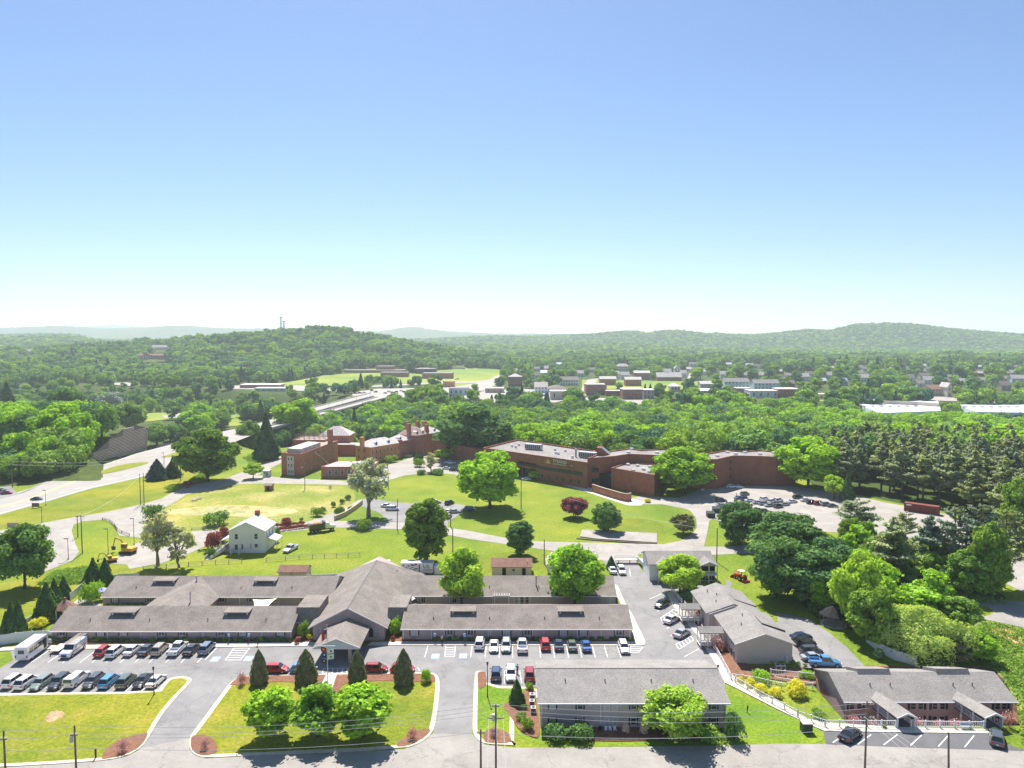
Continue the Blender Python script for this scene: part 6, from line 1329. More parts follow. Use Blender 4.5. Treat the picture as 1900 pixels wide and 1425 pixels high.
# hand placed trees: kind, foot pixel, top pixel y, half width in pixels, object name, label
TREES = [
 ('young0',500,1368,1278,39,'left of the three bright green trees on the front island lawn'), ('young1',590,1368,1274,40,'middle one of the three bright green trees on the front island lawn'), ('young2',676,1367,1277,41,'right of the three bright green trees on the front island lawn'),
 ('feather',1252,1366,1283,52,'feathery yellow green tree in front of the two storey apartments'),
 ('maple0',857,1124,1022,41,'yellow green maple in the courtyard, left of the white pergola'), ('maple1',1067,1124,1014,46,'full green maple in the courtyard near the right end of the back wing'),
 ('column',792,1044,928,37,'tall broad columnar tree standing behind the delivery trailer'), ('maple0',1262,1100,1032,39,'round yellow green tree in front of the veranda house'),
 ('broad1',909,943,843,50,'large bright green tree with dark shadow on the middle lawn'), ('column',965,1030,968,23,'dense rounded tree behind the cream service building'),
 ('redball',1065,960,924,22,'round maroon tree on the middle lawn'), ('ball',1126,986,934,26,'round dark green tree beside the old concrete slab'), ('olive',1268,990,956,22,'low dark spreading tree near the lane bend'),
 ('maple1',1268,915,832,47,'big light green tree against the brick institution wall'), ('sparse0',684,960,856,36,'bare looking grey tree with thin leaves beside the stone wall'),
 ('broad2',385,893,797,50,'wide spreading green tree beside the upper lane'), ('sparse1',333,1053,976,26,'thin leaning tree with pale open branches near the machines'), ('sparse0',293,1050,950,28,'tall open silver green tree left of the leaning one'),
 ('broad0',46,1092,976,42,'large round tree at the left edge above the lawn slope'), ('spruce',495,852,768,21,'tall dark spruce beside the burnt brick wing'), ('broad0',463,845,783,20,'leafy tree left of the tall dark spruce'),
 ('broad1',552,822,742,36,'large mid green tree behind the burnt brick wing'), ('spruce',658,820,757,9,'narrow dark spruce behind the brick residence'), ('small',470,888,860,14,'small yellow green tree on the lane island'),
 ('broad2',880,850,752,62,'huge tree hiding the rear institution wing'), ('maple1',1092,832,768,38,'big bright tree behind the institution roof'), ('small',995,890,873,11,'small bright tree beside the institution entrance'),
 ('sparse1',800,876,840,13,'thin bronze ornamental tree in the parking circle'), ('small',828,852,832,15,'small yellow green tree by the rear wing wall'), ('small',805,845,820,9,'small orange green tree at the rear wing corner'),
 ('dark0',1372,1010,935,34,'dark leafy tree beside the dumpsters'), ('dark0',1460,1055,955,55,'big dark tree above the orange tractor'), ('dark1',1500,1115,1020,60,'dense dark tree behind the grey apartment building'), ('dark0',1440,1108,1000,45,'dark full tree at the grass bend by the tractor'),
 ('openpine',1588,1005,927,34,'open light pine standing before the staff car park'), ('dark0',1545,1095,1000,40,'dark tree in the middle of the pine belt'), ('pine2',1655,1090,965,36,'bluish pine in the middle of the tree belt'),
 ('openpine',1680,1010,950,18,'small bright pine top before the container'), ('pine0',1722,1075,960,24,'narrow pine right of the bluish pine'), ('openpine',1768,1080,945,34,'open pine with bright crown in the belt'), ('openpine',1815,1090,940,34,'tall open pine with light trunk right of centre'), ('openpine',1862,1090,950,36,'rightmost open pine above the east lane'),
 ('broad0',1835,1110,975,30,'ivy covered leafy tree by the east lane'), ('dark1',1890,1010,895,32,'leafy tree at the far right edge of the car park'), ('broad1',1610,1130,1030,42,'light green bushy tree behind the willow'), ('maple0',1590,1165,1028,42,'yellow green feathery tree in the middle of the right hand belt'), ('young0',1655,1165,1075,30,'slender yellow green tree left of the willow top'), ('young1',1725,1140,1060,34,'silvery leafed slender tree above the willow'),
 ('young2',1700,1160,1095,40,'bright green sapling clump above the willow'), ('dark1',1620,1200,1090,38,'tall dark tree left of the willow'), ('broad1',1530,1130,1060,34,'bright green tree beside the dark gazebo'), ('broad2',1780,1170,1110,32,'green tree behind the willow on the right'),
 ('willow',1712,1213,1130,76,'big drooping yellow green willow behind the lower apartments'), ('olive',1768,1226,1190,28,'pink flowering bushy tree at the foot of the willow'), ('broad1',1818,1226,1175,24,'bushy green tree right of the willow'),
 ('small',1500,1120,1085,14,'small dark leafed tree next to the gazebo'),
 ('broad1',1500,905,815,46,'bright green tree at the left end of the pine wood'), ('broad2',1478,880,835,22,'leafy tree against the right end of the institution'), ('small',1548,925,883,17,'bright small tree at the car park edge'), ('maple1',1860,860,790,40,'sunlit green tree above the right hand pines'), ('maple0',1800,860,785,34,'golden green tree rising behind the pines'),
 ('broad0',240,803,748,24,'large green tree standing over the crib wall'), ('dark1',125,810,722,34,'big dark green tree on the left wooded bank'), ('spruce',15,790,710,22,'dark spruce top at the left edge'), ('sparse0',205,770,728,20,'pale silvery tree in the park field'),
 ('broad1',1888,960,900,30,'bright leafy tree at the right edge beside the container'),
]
UNIQ = []
for k, px, py, pt, hw, lab in TREES:
    X, Y = G(px, py); Z = float(terr(X, Y))
    if py < 850 and (px < 300 or (1 and Y > 345)): X, Y, Z = GT(px, py)
    Zt = V(px, pt, Y)[1]; h = Zt-Z; zc = Y*cp+50*sp; w = hw/F*zc; rx, rz_ = EXT[k]; h = h*10/rz_
    nm = {'willow': 'willow_tree', 'spruce': 'spruce_tree', 'openpine': 'pine_tree', 'pine0': 'pine_tree', 'pine2': 'pine_tree'}.get(k, 'leafy_tree')
    UNIQ.append((X, Y)); plant(k, nm, lab, 'tree', X, Y, Z, h, w/(rx*h/10))
CONES = [(481,1269,1207,15,'first of four clipped cone trees, left of the flagpole'), (568,1268,1206,19,'second clipped cone tree, just left of the flagpole'), (663,1268,1207,16,'third clipped cone tree, right of the flagpole'), (749,1269,1205,17,'fourth clipped cone tree, at the right end of the mulch bed')]
for i, (px, py, pt, hw, lab) in enumerate(CONES):
    X, Y = G(px, py); kk = f'hedgecone{i%2}'; h = V(px, pt, Y)[1]*10/EXT[kk][1]; w = hw/F*(Y+3); plant(kk, 'cone_tree', lab, 'clipped tree', X, Y, .1, h, w/(EXT[kk][0]*h/10), 'clipped cone trees behind the front island')
ARB = [(22,1185,1118,15),(36,1180,1112,12),(12,1180,1135,10),(88,1150,1082,20),(102,1130,1074,13),(119,1112,1070,12),(174,1092,1036,15),(196,1090,1036,14),(163,1085,1055,9),(1106,1058,1034,7),(1134,1056,1032,9)]
AL = ['left pointed evergreen at the white fence near the left edge','taller pointed evergreen behind the white fence','small pointed evergreen at the left edge','big pointed evergreen left of the white gazebo','middle pointed evergreen behind the big one','upper pointed evergreen on the grass slope','left one of the two dark pointed evergreens behind the umbrella','right one of the two dark pointed evergreens behind the umbrella','small evergreen leaning on the left dark pointed pair','left clipped evergreen beside the white walkway','right clipped evergreen beside the white walkway']
for i, (px, py, pt, hw) in enumerate(ARB):
    X, Y = G(px, py); kk = f'arbor{i%2}'; h = V(px, pt, Y)[1]*10/EXT[kk][1]; w = hw/F*(Y+3); plant(kk, 'evergreen_tree', AL[i], 'evergreen', X, Y, 0, h, w/(EXT[kk][0]*h/10), 'pointed evergreens')
for px, py, pt, hw, lab in ((292,890,852,22,'left dark spreading spruce below the highway'),(320,886,853,18,'right dark spreading spruce below the highway')):
    X, Y = G(px, py); h = V(px, pt, Y)[1]; plant('widespruce', 'spruce_tree', lab, 'evergreen', X, Y, 0, h, hw/F*Y/(4.2*h/10))
for px, py, pt, hw, lab in ((959,1305,1261,14,'dark oval evergreen at the apartment end, beside the parked cars'),(1572,930,880,12,'narrow evergreen at the edge of the pine wood')):
    X, Y = G(px, py); h = V(px, pt, Y)[1]; plant('arbor1', 'evergreen_tree', lab, 'evergreen', X, Y, 0, h, hw/F*(Y+3)/(1.9*h/10))
# shrubs: kind, px, py, width px, height px, label
SH = [('shrubg',563,1183,24,30,'green bush between front wing and entrance hall'),('shrubl',733,1178,24,32,'bright green bush right of the entrance hall'),('shrubr',551,1195,11,12,'red barberry bush left of the hall'),('shrubr',729,1190,9,11,'red barberry bush right of the hall'),('shruby',574,1187,9,12,'yellow green shrub at the hall corner'),
 ('shrubl',791,1266,18,26,'small bright bush at the end of the mulch bed'),('shrubb',447,1272,18,26,'bronze leafed shrub at the start of the mulch bed'),('shrubb',381,1390,17,22,'bronze shrub in the lower left island corner'),('shrubb',229,1395,21,26,'bronze shrub at the corner of the left lawn'),('shrubb',766,1372,20,24,'bronze shrub in the lower right island corner'),('shrubb',917,1367,16,20,'bronze shrub behind the twin utility poles'),
 ('box',575,1294,17,17,'clipped ball shrub left of the flagpole'),('box',619,1294,15,14,'clipped ball shrub right of the flagpole'),('box',632,1292,14,14,'rightmost clipped ball shrub near the flagpole'),('box',605,1296,14,13,'clipped ball shrub at the flagpole foot'),
 ('box',973,1316,17,13,'round grey green shrub beside the dark oval evergreen'),('shrubg',982,1280,16,13,'leafy bush below the red parked car'),('shrubg',967,1337,20,15,'leafy perennial clump by the apartment path'),('shrubg',978,1354,24,22,'larger leafy perennial clump by the apartment corner'),
 ('shrubd',1030,1372,54,30,'dark clipped hedge bush under the left apartment windows'),('shrubd',1082,1372,54,30,'dark hedge bush under the second apartment windows'),('shrubg',1363,1372,40,52,'tall mixed bush at the right apartment corner'),('shrubg',1320,1374,54,26,'low leafy bush at the right apartment wall'),
 ('strawtuft',1160,1362,20,22,'left dry ornamental grass tuft by the apartment wall'),('strawtuft',1194,1363,20,22,'right dry ornamental grass tuft by the apartment wall'),
 ('shrubl',1412,1262,32,19,'bright green rounded shrub beside the ramp railing'),('shruby',1392,1274,22,15,'golden shrub left along the white ramp railing'),('shruby',1412,1284,26,18,'second golden shrub along the ramp railing'),('shruby',1436,1292,26,17,'third golden shrub along the ramp railing'),('shruby',1478,1292,38,30,'large golden shrub between the ramps'),('shrubl',1496,1258,24,14,'green shrub beside the blue pickup'),('shruby',1374,1266,14,12,'small golden shrub at the railing corner'),
 ('shrubb',1297,1146,28,24,'dry bush between the two entrance bridges'),('shrubb',1330,1208,28,26,'dry bush below the second entrance bridge'),('shrubb',1325,1190,18,14,'small dry bush under the second bridge'),('shrubd',1285,1110,50,22,'dark bush mass behind the sidewalk railing'),
 ('shrubb',1584,1340,26,24,'dry bush left of the first porch'),('shrubb',1622,1340,22,20,'dry bush beside the first porch'),('shrubb',1710,1340,24,22,'left dry bush between the porches'),('shrubb',1746,1339,24,22,'middle dry bush between the porches'),('shrubb',1777,1339,30,22,'right dry bush between the porches'),('shrubb',1872,1349,24,30,'tall dry bush right of the second porch'),('shrubg',1520,1332,28,16,'green bush on the bank left of the lower apartments'),('shrubg',1642,1352,8,8,'small green plant at the foot of the picket railing'),
 ('shrubg',676,984,25,21,'round bush on the lawn below the bare tree'),('shrubg',588,958,22,17,'round shrub by the diagonal drive'),('shrubg',600,952,12,12,'small shrub right of the round one'),('shrubd',618,941,11,11,'first clipped shrub up the drive'),('shrubd',635,935,11,10,'second clipped shrub up the drive'),('shrubd',646,927,13,10,'third clipped shrub up the drive'),('shrubg',629,957,22,18,'spreading shrub at the lower end of the stone wall'),('shrubg',650,948,12,9,'shrub on top of the stone wall'),('shrubg',559,967,8,7,'single small shrub by the lane'),('strawtuft',613,907,9,8,'dry round tuft in the meadow'),
 ('shrubr',532,976,20,16,'red maple shrub above the clipped red hedge'),('shrubg',402,975,46,26,'wide green bush behind the gabled house'),('shrubr',415,1005,22,28,'maroon shrub right behind the gabled house'),('shrubr',397,1022,34,38,'large maroon shrub left of the gabled house'),('shrubd',392,1034,18,18,'dark bush below the maroon shrub'),('shrubd',515,1005,14,30,'dark bush beside the awning'),
 ('shruby',70,1165,34,22,'yellow green shrub inside the white fence'),('shrubl',166,1118,32,36,'bright garden bush beside the white gazebo'),('shrubl',180,1105,24,28,'flowering bush below the umbrella'),('shrubg',86,1193,22,12,'leafy bush left of the ladder van'),
 ('shruby',1202,932,13,8,'yellow green shrub on the lawn by the institution path'),('shrubd',812,880,26,12,'dark hedge bush in the parking circle'),('shrubd',783,880,20,10,'second dark hedge bush in the parking circle'),('shrubg',778,866,22,16,'grey green bush at the parking circle'),('shrubg',726,858,22,14,'round green bush by the residence steps'),
 ('shrubd',1045,896,8,14,'upright evergreen shrub at the institution wall'),('shrubd',1073,900,9,16,'second upright evergreen shrub at the institution wall'),('shrubg',480,850,26,14,'bright bushes beside the small grey car park'),('shrubg',284,965,34,30,'bush mass beside the pale yard'),('shrubr',348,905,20,14,'pinkish shrub where the lanes meet'),('shrubg',318,912,20,12,'green shrub where the lanes meet'),
 ('shrubd',1630,1225,22,24,'dark clipped shrub below the willow'),('shrubr',1143,1118,9,10,'maroon shrub at the back wing corner'),('shruby',1131,1121,12,8,'golden shrub by the back wing end'),('shrubd',1850,1364,20,14,'dark low shrub beside the grey parked car')]
for k, px, py, w, hh, lab in SH:
    X, Y = G(px, py); h = hh/F*(Y+3.5); ww = w/F*(Y+3.5); plant(k, 'shrub', lab, 'shrub', X, Y, .05+float(terr(X, Y)), h/(1.05 if k != 'strawtuft' else 1.35), (ww/1.75)/(h/1.05), unit=1.0)
def shrub_row(kind, a, b, n, w, h, lab, group, jit=0.1):
    for i in range(n):
        f = (i+.5)/n; X, Y = G(a[0]+(b[0]-a[0])*f, a[1]+(b[1]-a[1])*f); hh = h*rnd.uniform(.8, 1.2)
        plant(kind if isinstance(kind, str) else kind[i%len(kind)], 'shrub', lab, 'shrub', X+rnd.uniform(-jit, jit), Y+rnd.uniform(-jit, jit), .12, hh, w/1.9/hh*rnd.uniform(.85, 1.2), group, unit=1.0)
shrub_row(['shrubd', 'shrubg', 'shrubd'], (100,1191), (545,1191), 40, 1.1, .75, 'low dark shrub in the bed along the left front wing', 'shrubs along the left front wing', .3)
shrub_row(['shrubd', 'shrubg', 'shrubd'], (800,1189.5), (1125,1189.5), 32, 1.1, .75, 'low dark shrub in the bed along the right front wing', 'shrubs along the right front wing', .3)
shrub_row('box', (1130,1189), (1167,1189), 5, 1.2, 1.0, 'clipped bright hedge shrub near the right end of the front wing', 'clipped hedge at the wing end', .05)
shrub_row('shrubr', (517,986), (573,979), 11, 1.6, 1.15, 'dark red clipped shrub in the front row by the lane', 'dark red clipped shrubs', .1); shrub_row('shrubr', (512,979), (566,973.5), 9, 1.6, 1.15, 'dark red clipped shrub in the back row by the lane', 'dark red clipped shrubs behind', .1)
shrub_row('box', (367,1024), (389,1021), 5, .9, .6, 'tiny clipped shrub in the upper row below the house drive', 'tiny clipped shrubs', .05)
shrub_row('arbor_s' if False else 'shrubd', (768,859), (786,857), 5, 1.6, 4.2, 'narrow dark evergreen in the tight row by the residence', 'narrow evergreens by the residence', .05)
shrub_row(['shrubg','shrubl'], (1385,1226), (1500,1236), 9, .8, .5, 'small bedding plant beside the end wall of the side apartments', 'bedding plants', .3)
shrub_row(['shrubd','shrubg'], (195,1127.5), (265,1127.5), 8, 1.2, .9, 'low shrub along the left back wing', 'shrubs along the left back wing', .2)
# ---------------------------------------------------------------- woods: trees standing in the photo's wooded ground
CLEAR = [ # outlines in the photo kept free of tree feet
 [(-50,1500),(-50,905),(60,905),(126,883),(210,856),(280,838),(387,805),(505,776),(690,728),(720,738),(512,786),(450,815),(500,838),(560,832),(640,838),(720,834),(790,834),(870,848),(960,853),(1110,864),(1140,874),(1300,882),(1485,874),(1500,905),(1640,925),(1760,950),(1880,1000),(1950,1060),(2100,1100),(2100,1500)],
 [(140,882),(160,852),(200,812),(225,788),(250,780),(282,786),(292,838),(210,862)]]+TS
CB = [(min(p[0] for p in c), max(p[0] for p in c), min(p[1] for p in c), max(p[1] for p in c)) for c in CLEAR]
def blocked(X, Y, Z, h):
    px, py = pix(X, Y, Z)
    for c, bb in zip(CLEAR, CB):
        if bb[0] <= px <= bb[1] and bb[2] <= py <= bb[3] and inpoly(px, py, c): return True
    if Y > 380:                       # keep crowns from hiding the buildings just behind them
        qy = pix(X, Y, Z+h*.97)[1]
        for x0, x1, yb in BL:
            if x0-4 < px < x1+4 and py > yb-7 and qy < yb-3: return True
    if Y > 420 and Y < 740:            # bridge corridor
        f = (Y-500)/250.0; bx = G(505, 780)[0] + (G(705, 735)[0]-G(505, 780)[0])*f
        if abs(X-bx) < 16 and px < 730 and h > 8: return True
    return False
CAND = []   # (size on the picture, X, Y, Z, h, kind class)
def grid(y0, y1, sp_, hmin, hmax, klass, keep=1.0, zone=None):
    y = y0
    while y < y1:
        xm = y*.80+40; x = -xm
        while x < xm:
            if rnd.random() < keep:
                X = x+rnd.uniform(-.42, .42)*sp_; Y = y+rnd.uniform(-.42, .42)*sp_
                if zone is None or inpoly(*pix(X, Y, 0), zone):
                    Z = float(terr(X, Y)); h = rnd.uniform(hmin, hmax)
                    if not blocked(X, Y, Z, h) and all((X-a)**2+(Y-b)**2 > 20 for a, b in UNIQ): CAND.append((h/Y, X, Y, Z, h, klass))
            x += sp_
        y += sp_
grid(318, 470, 7.8, 12, 20, 'near'); grid(470, 668, 8.6, 12, 19, 'mid'); grid(668, 1000, 11.5, 8, 15, 'town', .42); grid(1000, 1150, 11.5, 12, 18, 'mid')
BK = [(-40,892),(60,894),(128,878),(150,868),(140,850),(-40,870)]
for i in range(90):
    px, py = rnd.uniform(-40, 150), rnd.uniform(850, 894)
    if inpoly(px, py, BK):
        X, Y = G(px, py); CAND.append((.06, X, Y, 0.0, rnd.uniform(8, 14), 'near'))
# the pine wood right of the institution, and the belt before it
PW = [(1560,928),(1640,922),(1760,945),(1880,985),(1960,1040),(2100,1080),(2100,880),(1900,855),(1480,852),(1490,885),(1530,905)]
for i in range(2600):
    px = rnd.uniform(1485, 2080); py = rnd.uniform(856, 1050)
    if not inpoly(px, py, PW): continue
    X, Y = G(px, py)
    if any((X-c[1])**2+(Y-c[2])**2 < 17 for c in CAND if c[5] == 'pine') or len([1 for c in CAND if c[5] == 'pine']) > 150: continue
    h = rnd.uniform(16, 21); CAND.append((h/Y*1.5, X, Y, 0.0, h, 'pine'))
BELT = [(1520,1060),(1600,1020),(1700,1035),(1800,1080),(1860,1100),(1880,1125),(1800,1110),(1740,1105),(1640,1100),(1560,1110)]
for i in range(600):
    px = rnd.uniform(1520, 1900); py = rnd.uniform(1020, 1125)
    if not inpoly(px, py, BELT): continue
    X, Y = G(px, py)
    if any((X-c[1])**2+(Y-c[2])**2 < 20 for c in CAND if c[5] == 'belt'): continue
    CAND.append((1, X, Y, 0.0, rnd.uniform(6, 12), 'belt'))
CAND.sort(key=lambda c: -c[0])
budget = 300-len(TREES)-10
IND, REST = CAND[:budget], CAND[budget:]
LBL = {'pine': ('dark tall pine in the dense wood right of the institution', 'pines in the wood beside the staff car park', 'pine_tree'), 'belt': ('small leafy tree in the belt before the staff car park', 'undergrowth trees in the right hand belt', 'leafy_tree')}
for s_, X, Y, Z, h, kl in IND:
    px, py = pix(X, Y, Z)
    if kl in LBL: lab, grp, nm = LBL[kl]
    elif px < 440: lab, grp, nm = 'leafy green tree in the wood above the highway at the left', 'trees above the highway', 'leafy_tree'
    elif px < 820: lab, grp, nm = 'leafy green tree in the valley behind the old brick residence', 'valley trees behind the residence', 'leafy_tree'
    elif px < 1480: lab, grp, nm = 'leafy green tree in the valley behind the institution', 'valley trees behind the institution', 'leafy_tree'
    else: lab, grp, nm = 'leafy green tree in the wood behind the pines', 'trees behind the pines', 'leafy_tree'
    lab += ', %s %s part' % ('nearest' if Y < 300 else 'near' if Y < 350 else 'middle' if Y < 420 else 'far', 'left' if (px % 440) < 150 else 'centre' if (px % 440) < 300 else 'right')
    kd = rnd.choice(['pine0', 'pine1', 'pine2', 'pine1']) if kl == 'pine' else rnd.choice(['dark1', 'broad0', 'young1', 'dark0']) if kl == 'belt' else rnd.choice(['mid0', 'mid1', 'mid2', 'mid3', 'mid4', 'mid1', 'mid3'])
    plant(kd, nm, lab, 'tree', X, Y, Z, h, rnd.uniform(.8, 1.3) if kl != 'pine' else rnd.uniform(.9, 1.3), grp)
# the rest of the woods: one object, points carrying copies of a few trees
grid(1150, 2000, 13, 12, 20, 'far'); 
FARC = [c for c in CAND if c[5] == 'far']; CAND = CAND[:]
def wood_points():
    P, Rz, S, K = [], [], [], []
    for s_, X, Y, Z, h, kl in REST+FARC:
        if kl == 'pine': k = 4
        elif Y < 640: k = rnd.choice([0, 1, 2, 3, 4])
        elif Y < 1150: k = rnd.choice([5, 6, 7, 8, 5, 6, 0, 1]) if rnd.random() > .1 else 12
        else: k = rnd.choice([5, 6, 7, 8])
        q = math.sin(X/61.0+2*math.sin(Y/90.0))*math.sin(Y/47.0+X/130.0)
        if q > .45 and rnd.random() < .6: k = 4 if Y < 640 else 8 if rnd.random() < .6 else 12
        elif q < -.4 and rnd.random() < .6: k = 3 if Y < 640 else 5
        h *= 1 if Y < 760 else 1+.25*q+rnd.uniform(-.15, .25)
        P.append((X, Y, Z-.3)); Rz.append(rnd.uniform(0, 6.28)); S.append((h/10*rnd.uniform(.9, 1.15), h/10)); K.append(k)
    g = np.random.default_rng(99)
    def band(y0, y1, sp_, hm, sc):
        ys = np.arange(y0, y1, sp_); 
        for y in ys:
            xs = np.arange(-y*.80, y*.80, sp_); n = len(xs); X = xs+g.uniform(-.45, .45, n)*sp_; Y = y+g.uniform(-.45, .45, n)*sp_; Z = terr(X, Y); hh = g.uniform(.75, 1.2, n)*hm
            for a in range(n): P.append((X[a], Y[a], Z[a]-.5)); Rz.append(g.uniform(0, 6.28)); S.append((hh[a]/10*sc, hh[a]/10)); K.append(9+int(g.integers(0, 3)))
    band(2000, 3000, 17, 15, 1.35); band(3000, 4000, 21, 13, 1.6)
    return np.array(P), np.array(Rz), np.array(S), np.array(K)
def build_wood():
    P, Rz, S, K = wood_points(); n = len(P); print('wood instances', n)
    me = bpy.data.meshes.new('distant_woods'); me.vertices.add(n); me.vertices.foreach_set('co', P.astype(np.float32).ravel())
    a = me.attributes.new('rz', 'FLOAT_VECTOR', 'POINT'); a.data.foreach_set('vector', np.stack([np.zeros(n), np.zeros(n), Rz], 1).astype(np.float32).ravel())
    a = me.attributes.new('sc', 'FLOAT_VECTOR', 'POINT'); a.data.foreach_set('vector', np.stack([S[:, 0], S[:, 0], S[:, 1]], 1).astype(np.float32).ravel())
    a = me.attributes.new('kd', 'INT', 'POINT'); a.data.foreach_set('value', K.astype(np.int32))
    o = link('distant_woods', me); o['kind'] = 'stuff'; tag(o, 'mixed green woodland covering the valley and the far hills', 'woodland')
    src = bpy.data.collections.new('woodland_tree_kinds')
    names = ['mid0_j','mid1_j','mid2_j','mid3_j','mid4_j','far0_j','far1_j','far2_j','far3_j','vfar0_j','vfar1_j','vfar2_j','midcone_j']
    for i, k in enumerate(names):
        t = bpy.data.objects.new('kind_%02d' % i, PROTO[k]); src.objects.link(t)
    ng = bpy.data.node_groups.new('woods', 'GeometryNodeTree'); ng.interface.new_socket('Geometry', in_out='INPUT', socket_type='NodeSocketGeometry'); ng.interface.new_socket('Geometry', in_out='OUTPUT', socket_type='NodeSocketGeometry')
    N = ng.nodes; gi = N.new('NodeGroupInput'); go = N.new('NodeGroupOutput'); mp = N.new('GeometryNodeMeshToPoints'); iop = N.new('GeometryNodeInstanceOnPoints'); ci = N.new('GeometryNodeCollectionInfo')
    ci.inputs[0].default_value = src; ci.inputs['Separate Children'].default_value = True; ci.inputs['Reset Children'].default_value = True; iop.inputs['Pick Instance'].default_value = True
    def attr(nm, ty):
        q = N.new('GeometryNodeInputNamedAttribute'); q.data_type = ty; q.inputs[0].default_value = nm; return q.outputs[0]
    Lk = ng.links.new; Lk(gi.outputs[0], mp.inputs[0]); Lk(mp.outputs[0], iop.inputs['Points']); Lk(ci.outputs[0], iop.inputs['Instance'])
    Lk(attr('kd', 'INT'), iop.inputs['Instance Index']); Lk(attr('sc', 'FLOAT_VECTOR'), iop.inputs['Scale'])
    e2r = N.new('FunctionNodeEulerToRotation'); Lk(attr('rz', 'FLOAT_VECTOR'), e2r.inputs[0]); Lk(e2r.outputs[0], iop.inputs['Rotation']); Lk(iop.outputs[0], go.inputs[0])
    md = o.modifiers.new('woods', 'NODES'); md.node_group = ng
build_wood()
# ground cover: weeds on the right bank and rough brush under the belts, one object
def ground_cover():
    g = np.random.default_rng(5); cs, ns = [], []
    zones = [([(1760,1200),(1830,1155),(1905,1170),(2050,1190),(2050,1430),(1905,1385),(1890,1300),(1850,1240)], 3300, .7), ([(1500,1135),(1520,1060),(1640,1090),(1800,1105),(1870,1120),(1780,1120),(1800,1160),(1760,1180),(1620,1165)], 3400, 1.4),
             ([(100,1062),(190,1048),(200,1075),(140,1085),(70,1085)], 900, .9), ([(355,890),(410,860),(425,872),(340,905)], 900, 1.3), ([(450,850),(520,830),(520,842),(470,862)], 700, 1.5), ([(-20,893),(128,876),(150,866),(120,850),(-20,850)], 1200, 1.6)]
    for poly, n, hh in zones:
        x0, x1 = min(p[0] for p in poly), max(p[0] for p in poly); y0, y1 = min(p[1] for p in poly), max(p[1] for p in poly); k = 0
        while k < n:
            px, py = g.uniform(x0, x1), g.uniform(y0, y1)
            if not inpoly(px, py, poly): continue
            X, Y = G(px, py); m = 9; d = sph(g, m); d[:, 2] = np.abs(d[:, 2]); cs.append(np.array([X, Y, 0])+d*np.array([.7, .7, hh*g.uniform(.4, 1)])); ns.append(d+g.normal(0, .5, (m, 3))); k += 1
    o = link('ground_cover', leaf_mesh('ground_cover', np.concatenate(cs), np.concatenate(ns), .38, L_green, .6, 3)); o['kind'] = 'stuff'; tag(o, 'rough weeds and brush on the banks', 'brush')
ground_cover()
# ---------------------------------------------------------------- vehicles
PAINT = {}
def paint(c):
    k = 'car paint %.2f %.2f %.2f' % c
    if k not in PAINT:
        m, nt, b, o = _nt(k); n = noise(nt, 1.5, 3); r = ramp(nt, [(0.3, tuple(x*.93 for x in c)), (0.7, tuple(min(1, x*1.05) for x in c))]); nt.links.new(n.outputs[0], r.inputs[0]); nt.links.new(r.outputs[0], b.inputs['Base Color'])
        b.inputs['Metallic'].default_value = .25; b.inputs['Roughness'].default_value = .32; b.inputs['Coat Weight'].default_value = .9; b.inputs['Coat Roughness'].default_value = .04; PAINT[k] = m
    return PAINT[k]
COL = dict(white=(.78,.78,.80), red=(.42,.022,.020), darkred=(.28,.018,.018), black=(.016,.017,.020), grey=(.085,.088,.095), silver=(.40,.42,.44), beige=(.42,.36,.27), blue=(.035,.12,.34), sky=(.10,.30,.55), navy=(.022,.045,.10), steel=(.16,.21,.28), sage=(.26,.31,.27), slate=(.055,.068,.080), green=(.12,.15,.12))
def loft(secs, close=True):
    """secs: (y, half width low, half width high, z low, z high, crown) cross sections from rear (-) to front (+)"""
    m = MB(); vs = []; n = 10
    for y, wl, wh, z0, z1, cr in secs:
        ring_ = [(-wl*.92, z0), (-wl, z0+(z1-z0)*.22), (-wl*.5-wh*.5, z0+(z1-z0)*.62), (-wh*.93, z1), (-wh*.45, z1+cr), (wh*.45, z1+cr), (wh*.93, z1), (wl*.5+wh*.5, z0+(z1-z0)*.62), (wl, z0+(z1-z0)*.22), (wl*.92, z0)]
        vs += [(x, y, z) for x, z in ring_]
    fs = []
    for i in range(len(secs)-1):
        for k in range(n): fs.append((i*n+k, i*n+(k+1)%n, (i+1)*n+(k+1)%n, (i+1)*n+k))
    fs.append(tuple(range(n-1, -1, -1))); b = (len(secs)-1)*n; fs.append(tuple(range(b, b+n)))
    # faces wind so normals point outwards
    m.add(vs, [f[::-1] for f in fs]); return m
SPEC = { # length, half width, belt height, roof height, hood end, windscreen top, roof rear, rear glass foot (y from rear -L/2), wheel radius
 'sedan': (4.75, .92, .93, 1.45, 1.15, .45, -.95, -1.65, .33), 'suv': (4.75, .96, 1.08, 1.74, 1.25, .65, -1.75, -2.15, .37), 'hatch': (4.4, .91, 1.0, 1.56, 1.15, .5, -1.5, -1.95, .34),
 'wagon': (4.8, .93, .98, 1.55, 1.2, .6, -1.75, -2.15, .34), 'van': (5.1, .99, 1.12, 1.80, 1.7, 1.0, -2.05, -2.4, .35), 'pickup': (5.7, 1.0, 1.12, 1.86, 1.35, .75, -.55, -.72, .40)}
